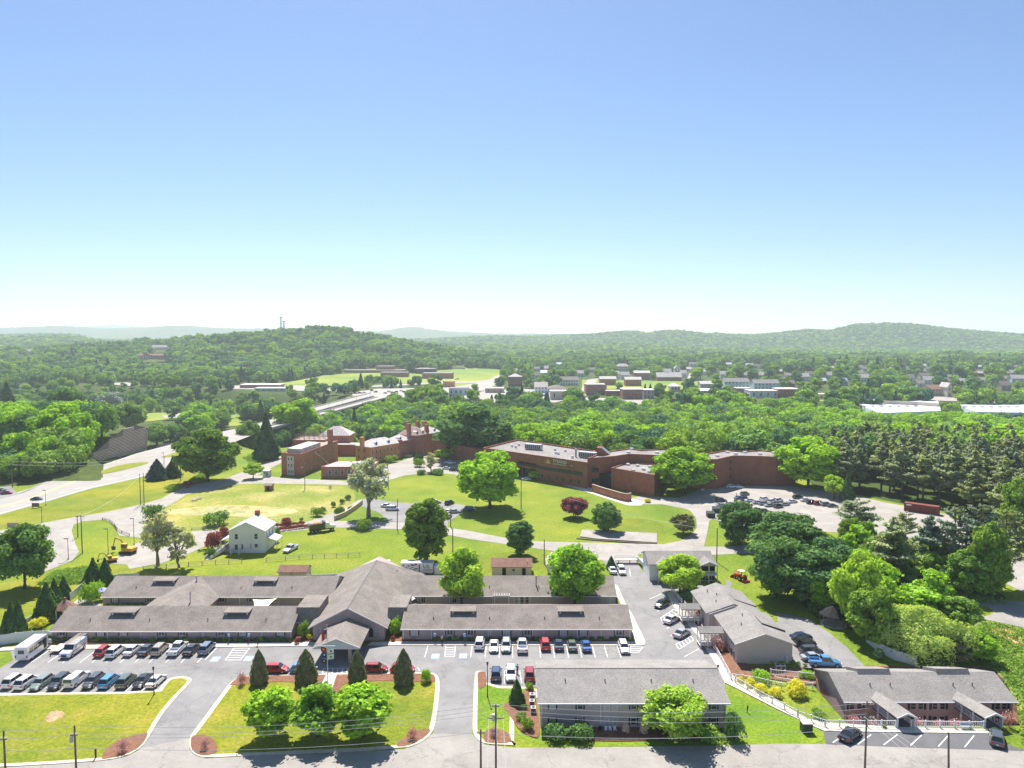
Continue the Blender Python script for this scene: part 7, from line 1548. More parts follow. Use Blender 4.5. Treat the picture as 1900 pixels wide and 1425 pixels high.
def car_proto(kind):
    L, W, zb, zr, yh, yt, yr, yg, wr = SPEC[kind]; h = L/2; root = {}
    low = .26; hood = zb-.08
    tail = zb-(.02 if kind != 'sedan' else .0)
    secs = [(-h, W*.86, W*.80, low+.16, tail-.18, .01), (-h+.12, W*.96, W*.90, low+.05, tail-.03, .02), (-h+.7, W, W*.95, low, tail, .03), (yr, W, W*.95, low, zb, .03), (yh, W, W*.95, low, zb-.0, .03), (yh+.25, W, W*.94, low, hood+.02, .05), (h-.7, W*.98, W*.88, low, hood-.10, .06), (h-.18, W*.92, W*.80, low+.03, hood-.22, .04), (h, W*.80, W*.70, low+.12, hood-.36, .01)]
    body = loft(secs)
    if kind == 'pickup':
        secs = [s for s in secs if s[0] > -.9]; secs = [(-.85, W, W*.95, low, zb, .02), (yg, W, W*.95, low, zb, .03)]+secs[1:] if False else [(-.86, W, W*.95, low, zb, .02)]+[s for s in secs if s[0] > -.8]
        body = loft(secs); body.box(-W*.98, W*.98, -h+.05, -.863, low+.14, .72); body.box(-W*.98, -W*.86, -h+.05, -.863, .723, zb); body.box(W*.86, W*.98, -h+.05, -.863, .723, zb); body.box(-W*.857, W*.857, -h+.05, -h+.13, .723, zb)
    root['body'] = body
    # roof and pillars above the belt, glass set just inside
    def gh(a):   # greenhouse outline at inset a
        return [(-W*.84+a, yg+a), (W*.84-a, yg+a), (W*.84-a, yh-a), (-W*.84+a, yh-a)], [(-W*.70+a, yr+a), (W*.70-a, yr+a), (W*.70-a, yt-a), (-W*.70+a, yt-a)]
    b, t = gh(0); 
    roof = MB(); roof.add([(x*1.0, y, zr-.07) for x, y in t]+[(x*.86, y*(1 if abs(y) < .2 else .97), zr) for x, y in t]+[(x, y, zr-.10) for x, y in t], [(4,5,6,7),(0,1,5,4),(1,2,6,5),(2,3,7,6),(3,0,4,7),(11,10,9,8),(0,8,9,1),(1,9,10,2),(2,10,11,3),(3,11,8,0)])
    for i in range(4):     # pillars
        bx, by = b[i]; tx, ty = t[i]; roof.tube([(bx*.985, by*.985, zb-.02), (tx*.99, ty*.99, zr-.08)], .045, 4)
    if kind not in ('pickup',):
        for s in (-1, 1):
            ym = (yr+yt)/2; roof.tube([(s*W*.825, ym-.1, zb-.02), (s*W*.70, ym-.05, zr-.08)], .04, 4)
    root['roof'] = roof
    g0, g1 = gh(.025)
    root['windscreen'] = MB().add([(g0[3][0], g0[3][1], zb), (g0[2][0], g0[2][1], zb), (g1[2][0], g1[2][1], zr-.08), (g1[3][0], g1[3][1], zr-.08)], [(3,2,1,0)])
    root['rear_window'] = MB().add([(g0[0][0], g0[0][1], zb), (g0[1][0], g0[1][1], zb), (g1[1][0], g1[1][1], zr-.08), (g1[0][0], g1[0][1], zr-.08)], [(0,1,2,3)])
    for s, i, j in ((1, 1, 2), (-1, 3, 0)):
        root['side_window%+d' % s] = MB().add([(g0[i][0], g0[i][1], zb), (g0[j][0], g0[j][1], zb), (g1[j][0], g1[j][1], zr-.08), (g1[i][0], g1[i][1], zr-.08)], [(0,1,2,3)])
    w = {}
    t_ = MB(); t_.xcyl(-.11, .11, 0, 0, wr, 16); r_ = MB(); r_.xcyl(-.125, .125, 0, 0, wr*.62, 12)
    tm = t_.mesh('wheel', M_tyre); rm = r_.mesh('rim', M_rim)
    hl = MB().box(-.2, .2, -.06, .06, -.07, .07).mesh('headlight', M_head); tl = MB().box(-.16, .16, -.05, .05, -.10, .12).mesh('taillight', M_tail)
    mir = MB().box(-.1, .1, -.06, .06, -.07, .07).mesh('mirror', M_plastic)
    grl = MB().box(-.42, .42, -.03, .03, -.09, .09).mesh('grille', M_plastic); pla = MB().box(-.16, .16, -.02, .02, -.07, .07).mesh('number_plate', M_white)
    ME = {k: v.mesh(k.split('+')[0].split('-')[0], {'body': M_white, 'roof': M_white}.get(k, M_carglass)) for k, v in root.items()}
    return dict(me=ME, L=L, W=W, wr=wr, zb=zb, hood=hood, tm=tm, rm=rm, hl=hl, tl=tl, mir=mir, grl=grl, pla=pla, yh=yh, tail=tail)
CARS = {}
def car(kind, color, x, y, ang, name, label, scale=1.0, z=0.05, group=None, cat='car', roofcol=None, lod=0):
    """ang: heading of the nose in degrees, 90 = away from the camera"""
    if kind not in CARS: CARS[kind] = car_proto(kind)
    P = CARS[kind]; t = thing(name, label, cat, (x, y, z), R(ang-90), group); t.scale = (scale,)*3; pm = paint(COL[color])
    for k, me in P['me'].items():
        o = link(me.name.split('.')[0], me, t)
        if k in ('body', 'roof'):
            o.material_slots[0].link = 'OBJECT'; o.material_slots[0].material = pm if k == 'body' or not roofcol else roofcol
    L, W, wr = P['L'], P['W'], P['wr']
    for sx in (-1, 1):
        for sy in (-1, 1):
            w = link('wheel', P['tm'], t); w.location = (sx*(W-.09), sy*(L/2-.92), wr)
            if lod < 2: link('rim', P['rm'], w)
        if lod < 2:
            o = link('headlight', P['hl'], t); o.location = (sx*(W*.72), L/2-.10, P['hood']-.34); o.rotation_euler = (0, 0, R(-sx*18))
            o = link('taillight', P['tl'], t); o.location = (sx*(W*.76), -L/2+.045, P['tail']-.22)
            o = link('mirror', P['mir'], t); o.location = (sx*(W+.07), P['yh']-.35, P['zb']+.02)
    if lod < 1:
        o = link('grille', P['grl'], t); o.location = (0, L/2-.01, .52); o = link('number_plate', P['pla'], t); o.location = (0, -L/2-.015 if kind != 'pickup' else -L/2+.03, .62)
    return t
def parked(kind, color, px, py, face, label, **kw):
    """px,py = near end on the ground; face 'a' nose away, 't' nose towards the camera"""
    X, Y = G(px, py); L = SPEC[kind][0]
    name = {'pickup': 'pickup_truck', 'van': 'minivan'}.get(kind, 'parked_car'); cat = {'pickup': 'pickup truck', 'van': 'minivan'}.get(kind, 'car')
    return car(kind, color, X, Y+L/2+rnd.uniform(0, .35), (90 if face == 'a' else 270)+rnd.uniform(-2.5, 2.5), name, label, cat=cat, **kw)
g1 = 'cars parked along the left front wing'
for a in [('hatch','red',179,1223,'a','red car beside the ladder van, in the row along the left wing'),('suv','white',201,1225.5,'a','white sport utility right of the red car'),('sedan','white',233.7,1222,'a','white sedan between the white sport utility and a dark sedan'),
    ('sedan','slate',259,1222,'a','dark blue grey sedan left of the beige one'),('suv','beige',285,1221,'a','beige sport utility with tan roof'),('pickup','white',316,1222,'a','white pickup truck in the row along the left wing'),('sedan','black',345,1221,'a','black sedan right of the white pickup'),('suv','steel',372.6,1220,'a','light steel blue car at the right end of the wing row')]:
    parked(*a[:5], a[5], group=g1)
g2 = 'cars parked along the left lawn'
for a in [('suv','white',7,1283,'a','white car cut by the left edge, first in the lawn row'),('suv','white',30.5,1285,'a','second white sport utility in the lawn row'),('wagon','sage',58,1287,'t','pale sage green wagon in the lawn row'),('suv','slate',91.6,1286,'t','dark slate sport utility beside the sage wagon'),
    ('wagon','grey',157,1283,'t','grey wagon between the capped white pickup and the blue car'),('suv','sky',187,1283.5,'a','bright blue sport utility in the lawn row'),('suv','green',219,1283.5,'a','dark green grey sport utility in the lawn row'),('sedan','black',250.5,1282,'t','black sedan beside the last white sedan'),('sedan','white',276,1282.5,'a','white sedan at the right end of the lawn row')]:
    parked(*a[:5], a[5], group=g2)
t = parked('pickup', 'white', 124, 1282, 'a', 'white pickup truck with tall bed cap in the lawn row', group=g2)
cap = MB(); cap.add([(-.95,-2.75,1.13),(.95,-2.75,1.13),(.95,-.75,1.13),(-.95,-.75,1.13),(-.82,-2.6,1.84),(.82,-2.6,1.84),(.82,-.8,1.84),(-.82,-.8,1.84)], [(0,1,5,4),(1,2,6,5),(2,3,7,6),(3,0,4,7),(4,5,6,7)]); o = obj('bed_cap', cap, paint(COL['white']), t)
obj('cap_window', MB().add([(-.75,-2.76,1.25),(.75,-2.76,1.25),(.68,-2.64,1.74),(-.68,-2.64,1.74)], [(0,1,2,3)]), M_carglass, o)
g3 = 'cars parked along the right front wing'
for a in [('suv','white',889,1210.5,'a','white sport utility at the left end of the right wing row'),('sedan','white',916,1215.5,'t','white sedan facing the camera in the right wing row'),('suv','silver',939,1215.5,'t','silver car facing the camera beside the white pickup'),('suv','red',1012.6,1212,'a','red sport utility in the right wing row'),
    ('sedan','navy',1038,1212,'a','dark navy sedan right of the red sport utility'),('sedan','green',1063,1212,'a','dark green grey sedan in the right wing row'),('sedan','blue',1089.5,1213.4,'a','vivid blue sedan in the right wing row'),('wagon','white',1161,1216.6,'t','white car alone beside the striped corner')]:
    parked(*a[:5], a[5], group=g3)
parked('pickup','white',969.5,1216.6,'a','white pickup truck with loaded open bed in the right wing row', group=g3)
g4 = 'cars beside the two storey apartments'
for a in [('suv','navy',920,1268,'a','dark navy sport utility left of the white one by the apartments'),('suv','white',948,1269,'t','white sport utility with a person beside it'),('suv','darkred',983,1269,'a','dark red sport utility beside the apartment roof')]: parked(*a[:5], a[5], group=g4)
g5 = 'cars parked behind the cone trees'
for k, c, px, py, ang, lab in [('hatch','red',513,1247,0,'red car right of the first cone tree'),('wagon','sky',563,1247,0,'light blue car hidden behind the second cone tree'),('hatch','darkred',697,1246,0,'dark red car between the third and fourth cone trees'),('hatch','red',747,1246,0,'red car hidden behind the fourth cone tree')]:
    X, Y = G(px, py); car(k, c, X, Y, ang, 'parked_car', lab, group=g5)
def P2(k, c, px, py, ang, lab, s=.95, lod=1, grp=None, name='parked_car', cat='car'):
    X, Y = G(px, py); return car(k, c, X, Y, ang, name, lab, scale=s, lod=lod, group=grp, cat=cat)
P2('sedan','black',1228,1125,228,'black sedan at the top of the angled bays',1,0); P2('sedan','white',1246,1154,47,'white sedan in the middle of the angled bays',1,0); P2('sedan','silver',1265,1180,47,'silver white sedan lowest in the angled bays',1,0)
parked('sedan','white',1139,1068.5,'a','white car left of the pickup at the walkway steps'); parked('suv','white',1156,1069,'t','white sport utility facing the camera by the walkway')
P2('sedan','navy',1487,1186,10,'dark car topmost behind the side apartments'); P2('suv','black',1493,1198,8,'black sport utility behind the side apartments'); P2('suv','slate',1505,1213.5,5,'dark sport utility above the silver car'); P2('sedan','silver',1508,1224.5,5,'silver car beside the bright blue pickup')
P2('pickup','sky',1530,1235,-6,'bright blue pickup truck behind the lower apartments',1,0,name='pickup_truck',cat='pickup truck')
P2('sedan','black',1577,1369,40,'black sedan in the bays before the lower apartments',1,0); P2('wagon','grey',1849,1376,58,'dark grey car at the right end of the front bays',1,0)
P2('van','white',728,947,0,'white minivan nearest in the upper car park',.95,1,None,'minivan','minivan'); P2('sedan','white',718,941,0,'white car behind the minivan in the upper car park'); P2('suv','black',834,936,60,'black car at the top of the upper car park'); P2('sedan','white',831,952,80,'white car beside the lamp pole in the upper car park'); P2('sedan','silver',843,952,10,'silver car right of the lamp pole'); P2('sedan','silver',832,961,80,'grey car lowest beside the tall columnar tree'); P2('suv','navy',872,948,-12,'dark blue car under the shadow of the lawn tree'); P2('sedan','white',808,934,20,'white car half hidden by the columnar tree')
P2('pickup','white',835,861,2,'white pickup truck in front of the rear wing',.95,1,None,'pickup_truck','pickup truck')
for k, c, px, py, lab in [('sedan','white',829,871,'white car first in the parking circle row'),('suv','slate',842,874,'slate coloured car second in the parking circle row'),('suv','black',857,876,'black car third in the parking circle row'),('sedan','silver',875,880,'silver car last in the parking circle row')]: P2(k, c, px, py, -8, lab, .9, 1, 'cars in the parking circle')
P2('sedan','white',977,891,-6,'white car in front of the institution entrance',.9); P2('suv','silver',988,887,-6,'silver sport utility by the institution entrance',.9)
LOT = [('suv','black',1338,931,2),('sedan','silver',1339.5,940,2),('sedan','white',1354,937,4),('suv','silver',1364,939,20),('sedan','sky',1370,926,40),('suv','steel',1382,919,30),('suv','navy',1381,928,40),('sedan','white',1392,931,6),('sedan','silver',1406,935,10),('suv','white',1418,929,30),('suv','silver',1417,937,10),('suv','white',1431,933,40),('sedan','silver',1428,940,20),('suv','slate',1444,942,30),('sedan','white',1406,948,10),('sedan','red',1402.5,955,5),('suv','black',1418,952,10),('suv','white',1357,905.5,-4),('sedan','white',1371,905.5,-4),
    ('suv','white',1444,931,30),('sedan','silver',1456,938,20),('suv','black',1480,925,20),('sedan','white',1494,930,20),('suv','black',1506,935,10),('suv','darkred',1520,937,10),('suv','silver',1532.5,938.5,10),('sedan','slate',1545,941,10),('sedan','white',1470,933,20)]
LOTL = ['black sport utility at the left end of the staff car park','silver sedan below the black one at the left end of the lot','white sedan third from left in the staff car park','second silver car, beside the lamp pole in the staff car park','pale blue car above the lamp pole','steel blue truck like car at the top of the parked cluster','navy car under the steel blue one','white sedan in the middle of the upper lot row','silver sedan right of the middle white sedan','white sport utility topmost in the right cluster','silver sport utility below the topmost white one','white sport utility in the right cluster','silver sedan low in the right cluster','slate sport utility at the right end of the cluster','white sedan above the red car','red sedan in the lower lot row','black sport utility right of the red sedan','white sport utility against the institution wall','white sedan against the institution wall','white sport utility near the lot pole','silver sedan under the bright trees','black car at the wood edge','white sedan at the wood edge','black sport utility in the shade of the wood','dark red car in the shade of the wood','silver sport utility in the shade of the wood','slate sedan last in the shade of the wood','white sedan between the cluster and the wood']
for (k, c, px, py, an), lab in zip(LOT, LOTL): P2(k, c, px, py, an, lab, .88, 1, 'cars in the staff car park')
P2('sedan','navy',68,928,14,'dark blue car driving on the highway',.85)
t = P2('pickup','white',539,1022,255,'white pickup truck parked on the grass with a door open',1,0,name='pickup_truck',cat='pickup truck'); obj('open_door', MB().box(.95,1.7,.4,.48,.4,1.2), paint(COL['white']), t)
for px, py, c in [(2,912,'navy'),(7,914,'silver'),(12,917,'darkred')]: P2('sedan',c,px,py,20,'%s car at the left edge beside the side street' % {'navy':'dark blue','silver':'silver','darkred':'dark red'}[c],.85,2)
FC = [(697,729,'red'),(676,730.5,'silver'),(690,726.5,'black'),(715,731,'navy'),(722,728.5,'white'),(728,730,'black'),(735,729,'darkred'),(745,727,'silver'),(850,704.5,'white'),(846,705.5,'silver'),(750,729,'navy'),(1005,735,'white'),(1012,736,'silver'),(1000,737,'darkred'),(986,736,'white'),(975,738,'white'),(990,739,'navy'),(1080,746,'white'),(1090,747,'silver'),(1100,746,'white'),(1110,747,'black'),(1130,747,'white'),(1140,747,'silver'),(650,734,'darkred'),(668,731,'red')]
for i, (px, py, c) in enumerate(FC):
    X, Y, Z = GT(px, py); on_b = px < 712 and Y < 745
    car('sedan' if i % 2 else 'suv', c, X, Y, rnd.choice([0, 20, 60, 180]), 'distant_car', 'tiny distant car on the roads and yards at the edge of town', 1.0, (1.0 if on_b else Z+.5), 'distant cars in town', lod=2)
def wheels(t, pts, r=.45, w=.28):
    tm = MB().xcyl(-w/2, w/2, 0, 0, r, 16).mesh('wheel', M_tyre); rm = MB().xcyl(-w/2-.015, w/2+.015, 0, 0, r*.55, 12).mesh('rim', M_rim)
    for x, y in pts: o = link('wheel', tm, t); o.location = (x, y, r); link('rim', rm, o)
def shuttle_bus():
    X, Y = G(38, 1231); t = thing('shuttle_bus', 'white shuttle bus parked at the left end of the wing row', 'bus', (X, Y+3.9, .05), R(2)); pm = paint(COL['white'])
    b = MB(); b.xprism([(-3.8, .5), (-3.85, 2.9), (-3.6, 3.05), (2.2, 3.05), (2.35, 2.9), (2.4, .5)], -1.2, 1.2); obj('body', b, pm, t)
    b = MB(); b.xprism([(2.403, .45), (2.403, 2.1), (2.75, 2.05), (3.1, 1.45), (3.9, 1.3), (4.0, .5)], -1.0, 1.0); obj('cab', b, pm, t)
    for s in (-1.203, 1.203):
        for k in range(4): y = -3.3+k*1.3; m = MB().box(min(s, s*1.006), max(s, s*1.006), y, y+1.15, 1.6, 2.5); obj('side_window', m, M_carglass, t)
    obj('rear_window', MB().box(-.55, .55, -3.87, -3.84, 1.7, 2.4), M_carglass, t); obj('windscreen', MB().add([(-.9,2.82,2.02),(.9,2.82,2.02),(.9,3.12,1.5),(-.9,3.12,1.5)], [(0,3,2,1)]), M_carglass, t)
    obj('side_door', MB().box(1.205, 1.22, 1.0, 1.9, .6, 2.6), M_plastic, t)
    for s in (-1, 1): obj('taillight', MB().box(s*1.05-.1, s*1.05+.1, -3.88, -3.84, 1.0, 1.4), M_tail, t); obj('headlight', MB().box(s*.8-.15, s*.8+.15, 3.97, 4.02, .8, 1.0), M_head, t)
    wheels(t, [(-1.05, -2.3), (1.05, -2.3), (-.98, 2.9), (.98, 2.9)], .42)
shuttle_bus()
def ladder_van():
    X, Y = G(118, 1225); t = thing('work_van', 'white work van carrying ladders on its roof rack', 'van', (X, Y+3.0, .05), R(180)); pm = paint(COL['white'])
    obj('body', MB().xprism([(-2.9, .4), (-2.95, 2.0), (-2.75, 2.15), (1.0, 2.15), (1.55, 1.35), (2.7, 1.1), (2.95, .75), (2.9, .4)], -1.0, 1.0), pm, t)
    obj('windscreen', MB().add([(-.88,1.06,2.10),(.88,1.06,2.10),(.88,1.58,1.37),(-.88,1.58,1.37)], [(0,3,2,1)]), M_carglass, t)
    for s in (-1.003, 1.003): obj('side_window', MB().box(min(s, s*1.01), max(s, s*1.01), .3, 1.1, 1.35, 1.9), M_carglass, t)
    for s in (-1, 1): obj('headlight', MB().box(s*.75-.17, s*.75+.17, 2.9, 2.97, .7, .9), M_head, t)
    obj('grille', MB().box(-.5, .5, 2.92, 2.98, .55, .9), M_plastic, t); obj('side_stripe', MB().box(-1.015, -1.002, -2.5, 2.0, .9, 1.1), paint(COL['navy']), t)
    wheels(t, [(-.92, -1.9), (.92, -1.9), (-.92, 1.9), (.92, 1.9)], .38)
    m = MB()
    for y in (-2.6, -.9, .8): m.box(-.95, .95, y-.04, y+.04, 2.42, 2.48); m.box(-.95, -.89, y-.04, y+.04, 2.15, 2.42); m.box(.89, .95, y-.04, y+.04, 2.15, 2.42)
    obj('roof_rack', m, M_steel, t)
    for k, (x, mt) in enumerate(((-.55, M_alu), (.1, M_yellow), (.55, M_alu))):
        m = MB(); m.box(x-.2, x-.15, -3.3, 1.8, 2.49, 2.57); m.box(x+.15, x+.2, -3.3, 1.8, 2.49, 2.57); [m.box(x-.15, x+.15, -3.2+j*.35, -3.15+j*.35, 2.51, 2.54) for j in range(14)]
        ld = obj('ladder', m, mt, None); ld.matrix_world = Matrix.Translation(t.location) @ Matrix.Rotation(R(180), 4, 'Z'); tag(ld, ['aluminium ladder on the left of the van roof rack as seen', 'orange ladder in the middle of the van roof rack', 'aluminium ladder on the right side of the van roof rack'][k], 'ladder')
ladder_van()
def flat_trailer():
    X, Y = G(98, 1216); t = thing('flatbed_trailer', 'small wooden flatbed trailer left of the ladder van', 'trailer', (X, Y+1.9, .05))
    obj('deck', MB().box(-.95, .95, -1.5, 1.9, .55, .63), M_straw if False else M_cream, t); m = MB(); m.box(-1, -.951, -1.55, 1.95, .45, .68); m.box(.951, 1, -1.55, 1.95, .45, .68); m.tube([(-.6,-1.5,.5),(0,-2.6,.5)], .04, 4); m.tube([(.6,-1.5,.5),(0,-2.6,.5)], .04, 4); obj('frame', m, M_blackm, t)
    wheels(t, [(-1.1, .3), (1.1, .3)], .3, .18); obj('jack', MB().box(-.04, .04, -2.6, -2.5, .0, .6), M_blackm, t)
flat_trailer()
def semi_trailer():
    a = G(744, 1071); b = G(803, 1071); L = b[0]-a[0]; t = thing('delivery_trailer', 'white delivery trailer lettered in green and red, parked behind the hall roof', 'trailer', (a[0], a[1], 0))
    obj('box', MB().box(0, L, 0, 2.5, 1.1, 3.6), M_white, t); obj('roof_rim', MB().box(-.05, L+.05, -.05, 2.55, 3.603, 3.7), M_alu, t)
    x = L*.70; g_ = plain('green lettering', (.02, .16, .05)); r_ = plain('red lettering', (.42, .02, .02))
    lettering('lettering_us', 'US.', 1.35, (x-.05, -.02, 2.35), (R(90), 0, 0), g_, t); lettering('lettering_foods', 'FOODS', .70, (x-.05, -.02, 1.65), (R(90), 0, 0), r_, t)
    m = MB(); g = random.Random(3)
    for k in range(26): px = g.uniform(.3, L*.5); pz = g.uniform(1.4, 3.2); m.box(px, px+g.uniform(.2, .7), -.02-.0004*k, -.004, pz, pz+g.uniform(.1, .35))
    o = obj('side_graphics', m, M_shut_g, t); obj('side_stripe', MB().box(L*.56, L*.60, -.02, -.004, 1.4, 3.3), M_shut_g, t)
    obj('tractor_cab', MB().xprism([(0, .7), (2.4, .7), (2.4, 2.9), (0, 2.9)], L+.4, L+2.0), M_white, t); wheels_ = MB()
    tm = MB().xcyl(-.15, .15, 0, 0, .5, 14)
    for x in (1, 2.2, L-1.5): o = obj('wheel', MB().add([(p[1]+x, p[0]+.3, p[2]+.5) for p in tm.v], [f[::-1] for f in tm.f]), M_tyre, t)
semi_trailer()
def dump_truck():
    X, Y = G(598, 986); t = thing('dump_truck', 'black and white dump truck loaded with soil on the lane', 'dump truck', (X, Y, 0), R(-62)); pm = paint(COL['white']); bk = paint(COL['black'])
    obj('dump_bed', MB().xprism([(-4.2, 1.2), (-4.4, 2.7), (.6, 2.9), (.6, 1.2)], -1.25, 1.25), bk, t); obj('load', MB().ball((0, -1.9, 2.75), (1.05, 2.1, .45)), M_soil, t)
    obj('side_stripe', MB().box(-1.27, -1.252, -4.0, .5, 1.25, 1.6), pm, t); obj('chassis', MB().box(-.9, .9, -4.0, 3.6, .7, 1.1), M_blackm, t)
    obj('cab', MB().xprism([(.8, 1.1), (.8, 2.9), (1.9, 2.9), (2.3, 2.0), (3.9, 1.8), (4.0, 1.1)], -1.1, 1.1), pm, t); obj('windscreen', MB().add([(-.95,1.93,2.88),(.95,1.93,2.88),(.95,2.33,2.05),(-.95,2.33,2.05)], [(0,3,2,1)]), M_carglass, t)
    obj('tarp_hood', MB().box(-1.2, 1.2, .1, .9, 2.95, 3.3), bk, t); wheels(t, [(s*1.05, y) for s in (-1, 1) for y in (-3.3, -2.2, -1.1, 2.9)], .52, .3)
dump_truck()
def excavator(px, py, rot, s, lab, mini=False):
    X, Y = G(px, py); t = thing('excavator', lab, 'excavator', (X, Y, .05), R(rot)); t.scale = (s,)*3
    for sx in (-1, 1): obj('track', MB().xprism([(-1.9, .1), (-2.1, .4), (-1.8, .8), (1.8, .8), (2.1, .4), (1.9, .1)], sx*1.1-.3, sx*1.1+.3), M_blackm, t)
    obj('upper_body', MB().box(-1.2, 1.2, -2.0, 1.2, .95, 1.9), M_yellow, t); obj('cab', MB().box(-1.15, -.2, -.2, 1.3, 1.903, 3.0), M_carglass, t); obj('cab_roof', MB().box(-1.2, -.15, -.3, 1.35, 3.003, 3.12), M_yellow, t)
    obj('counterweight', MB().box(-1.25, 1.25, -2.4, -2.003, .95, 1.8), M_yellow, t)
    obj('boom', MB().tube([(.3, 1.0, 1.7), (.3, 2.6, 4.0), (.3, 4.4, 4.4)], .22, 6), M_yellow, t); obj('stick', MB().tube([(.3, 4.4, 4.4), (.3, 5.2, 1.8)], .17, 6), M_yellow, t)
    obj('bucket', MB().xprism([(4.7, 1.7), (5.6, 1.8), (5.5, .8), (4.8, .6)], -.1, .7), M_blackm, t)
excavator(237, 1027, 78, .95, 'large yellow excavator with raised boom in the machine yard'); excavator(207, 1043, 120, .62, 'small yellow excavator with folded arm at the yard edge')
def tractor():
    X, Y = G(1374, 1076); t = thing('tractor', 'orange red tractor with canopy mowing the grass by the dark trees', 'tractor', (X, Y, 0), R(25))
    obj('hood', MB().box(-.4, .4, .3, 1.9, .7, 1.35), M_red, t); obj('seat_deck', MB().box(-.6, .6, -1.0, .297, .6, .95), M_red, t); obj('canopy', MB().box(-.8, .8, -1.1, .6, 2.4, 2.5), M_cream, t)
    m = MB(); [m.box(x-.04, x+.04, y-.04, y+.04, .951, 2.399) for x in (-.6, .6) for y in (-.9, .2)]; obj('canopy_frame', m, M_blackm, t)
    obj('front_loader', MB().xprism([(2.3, .1), (2.9, .1), (2.3, .7)], -.95, .95), M_red, t); m = MB(); [m.tube([(x, .4, 1.2), (x, 1.8, 1.3), (x, 2.35, .5)], .06, 4) for x in (-.6, .6)]; obj('loader_arm', m, M_red, t)
    obj('mower_deck', MB().box(-.95, .95, -2.4, -1.2, .1, .45), M_red, t); wheels(t, [(-.85, -.6), (.85, -.6)], .65, .35); wheels(t, [(-.7, 1.3), (.7, 1.3)], .38, .25)
tractor()
def far_truck():
    X, Y, Z = GT(607, 722); t = thing('road_truck', 'long white road truck on the distant road', 'truck', (X, Y, Z+.5)); obj('box', MB().box(-9, 5, 0, 2.5, 1.2, 4.2), M_white, t); obj('cab', MB().box(5.5, 9, 0, 2.5, .6, 3.4), M_carglass, t)
far_truck()
X, Y = G(1705, 952)
def container():
    a = G(1677, 948); b = G(1741, 957); d = Vector((b[0]-a[0], b[1]-a[1])); t = thing('shipping_container', 'long rust red shipping container at the wood edge', 'container', (a[0], a[1], 0), math.atan2(d.y, d.x)); L = d.length
    obj('box', MB().box(0, L, 0, 2.6, .1, 3.0), M_rust, t); m = MB(); [m.box(k*L/44+.03, k*L/44+.03+L/90, -.06, -.003, .25, 2.85) for k in range(44)]; obj('corrugation', m, M_rust, t); obj('white_label', MB().box(.7, 2.3, -.08, -.061, 2.2, 2.7), M_white, t)
container()
for px, py, lab in ((1320, 961, 'lower dark green dumpster beside the lane'), (1331, 952, 'upper dark green dumpster beside the lane')):
    X, Y = G(px, py); t = thing('dumpster', lab, 'dumpster', (X, Y, 0)); obj('bin', MB().xprism([(0, .2), (2.0, .2), (2.0, 1.9), (-.2, 1.5)], -1.3, 1.3), M_dumpster, t); obj('lid', MB().xprism([(-.25, 1.51), (2.05, 1.92), (2.05, 2.0), (-.25, 1.59)], -1.35, 1.35), M_blackm, t)
# ---------------------------------------------------------------- poles, lamps, wires
POLES = {}
def util_pole(key, label, px, top, Y, arms=(), h=None, r=.16, transformer=False, lamp=False, lean=0.0):
    X, Z = V(px, top, Y); t = thing('utility_pole', label, 'utility pole', (X, Y, 0)); obj('post', MB().tube([(-lean, 0, 0), (0, 0, Z)], r, 8, r*.7), M_wood, t)
    for dz, w in arms:
        o = obj('crossarm', MB().box(-w, w, -.22, -.12, Z-dz, Z-dz+.12), M_wood, t); 
        for x in (-w+.1, -w*.4, w*.4, w-.1): obj('insulator', MB().cyl(x, -.17, Z-dz+.121, Z-dz+.33, .05, 6), M_white, o)
    if transformer: obj('transformer', MB().cyl(-.35, -.2, Z-2.2, Z-1.3, .22, 10), M_steel, t)
    if lamp: m = MB(); m.tube([(0,0,Z-1.5),(-.9,-.5,Z-1.0)], .04, 4); m.box(-1.2,-.7,-.65,-.35,Z-1.1,Z-.95); obj('lamp_arm', m, M_steel, t)
    POLES[key] = (X, Y, Z); return t
util_pole('A', 'tall front utility pole with double crossarms near the right entrance', 920, 1307, 95, [(.25, .5), (1.95, 1.15)], transformer=True)
util_pole('B', 'shorter front pole just left of the double crossarm pole', 892, 1353, 96, [(.5, .55)]); util_pole('C', 'front utility pole at the lower left of the lawn', 138, 1346, 92, [(1.3, .5)], transformer=True); util_pole('D', 'utility pole at the far left bottom edge', 6.5, 1355, 91, [(1.2, .5)], lamp=True)
util_pole('E', 'front utility pole with slanted crossarm before the lower apartments', 1609, 1301, 95, [(.5, .9), (2.4, 1.0)]); util_pole('H', 'bare leaning pole right of the slanted crossarm pole', 1760, 1359, 92, lean=-.35)
def by_foot(key, label, px, py, top, arms=(), **k):
    X, Y = G(px, py); return util_pole(key, label, px, top, Y, arms, **k)
by_foot('m1', 'tall pole on the grass tongue beside the loop road', 150, 1027, 956, [(.3, 1.2)]); by_foot('m2', 'thinner pole left of the tall grass tongue pole', 143, 997, 957, [(.3, .6)]); by_foot('m3', 'left one of the twin poles on the highway verge', 259, 937, 879); by_foot('m4', 'right one of the twin poles on the highway verge', 265.5, 935, 877)
by_foot('m5', 'utility pole beside the two dark spreading spruces', 334, 893, 848, [(1.2, 1.2)]); by_foot('m6', 'utility pole behind the dark spreading spruces', 304, 860, 844, [(1.0, 1.3)]); by_foot('m7', 'pole standing at the wood edge at the far left', 21, 905, 855, [(.4, 1.0)]); by_foot('m8', 'leaning pole with lamp beside the white minivans', 738, 981, 925, lamp=True, lean=.3)
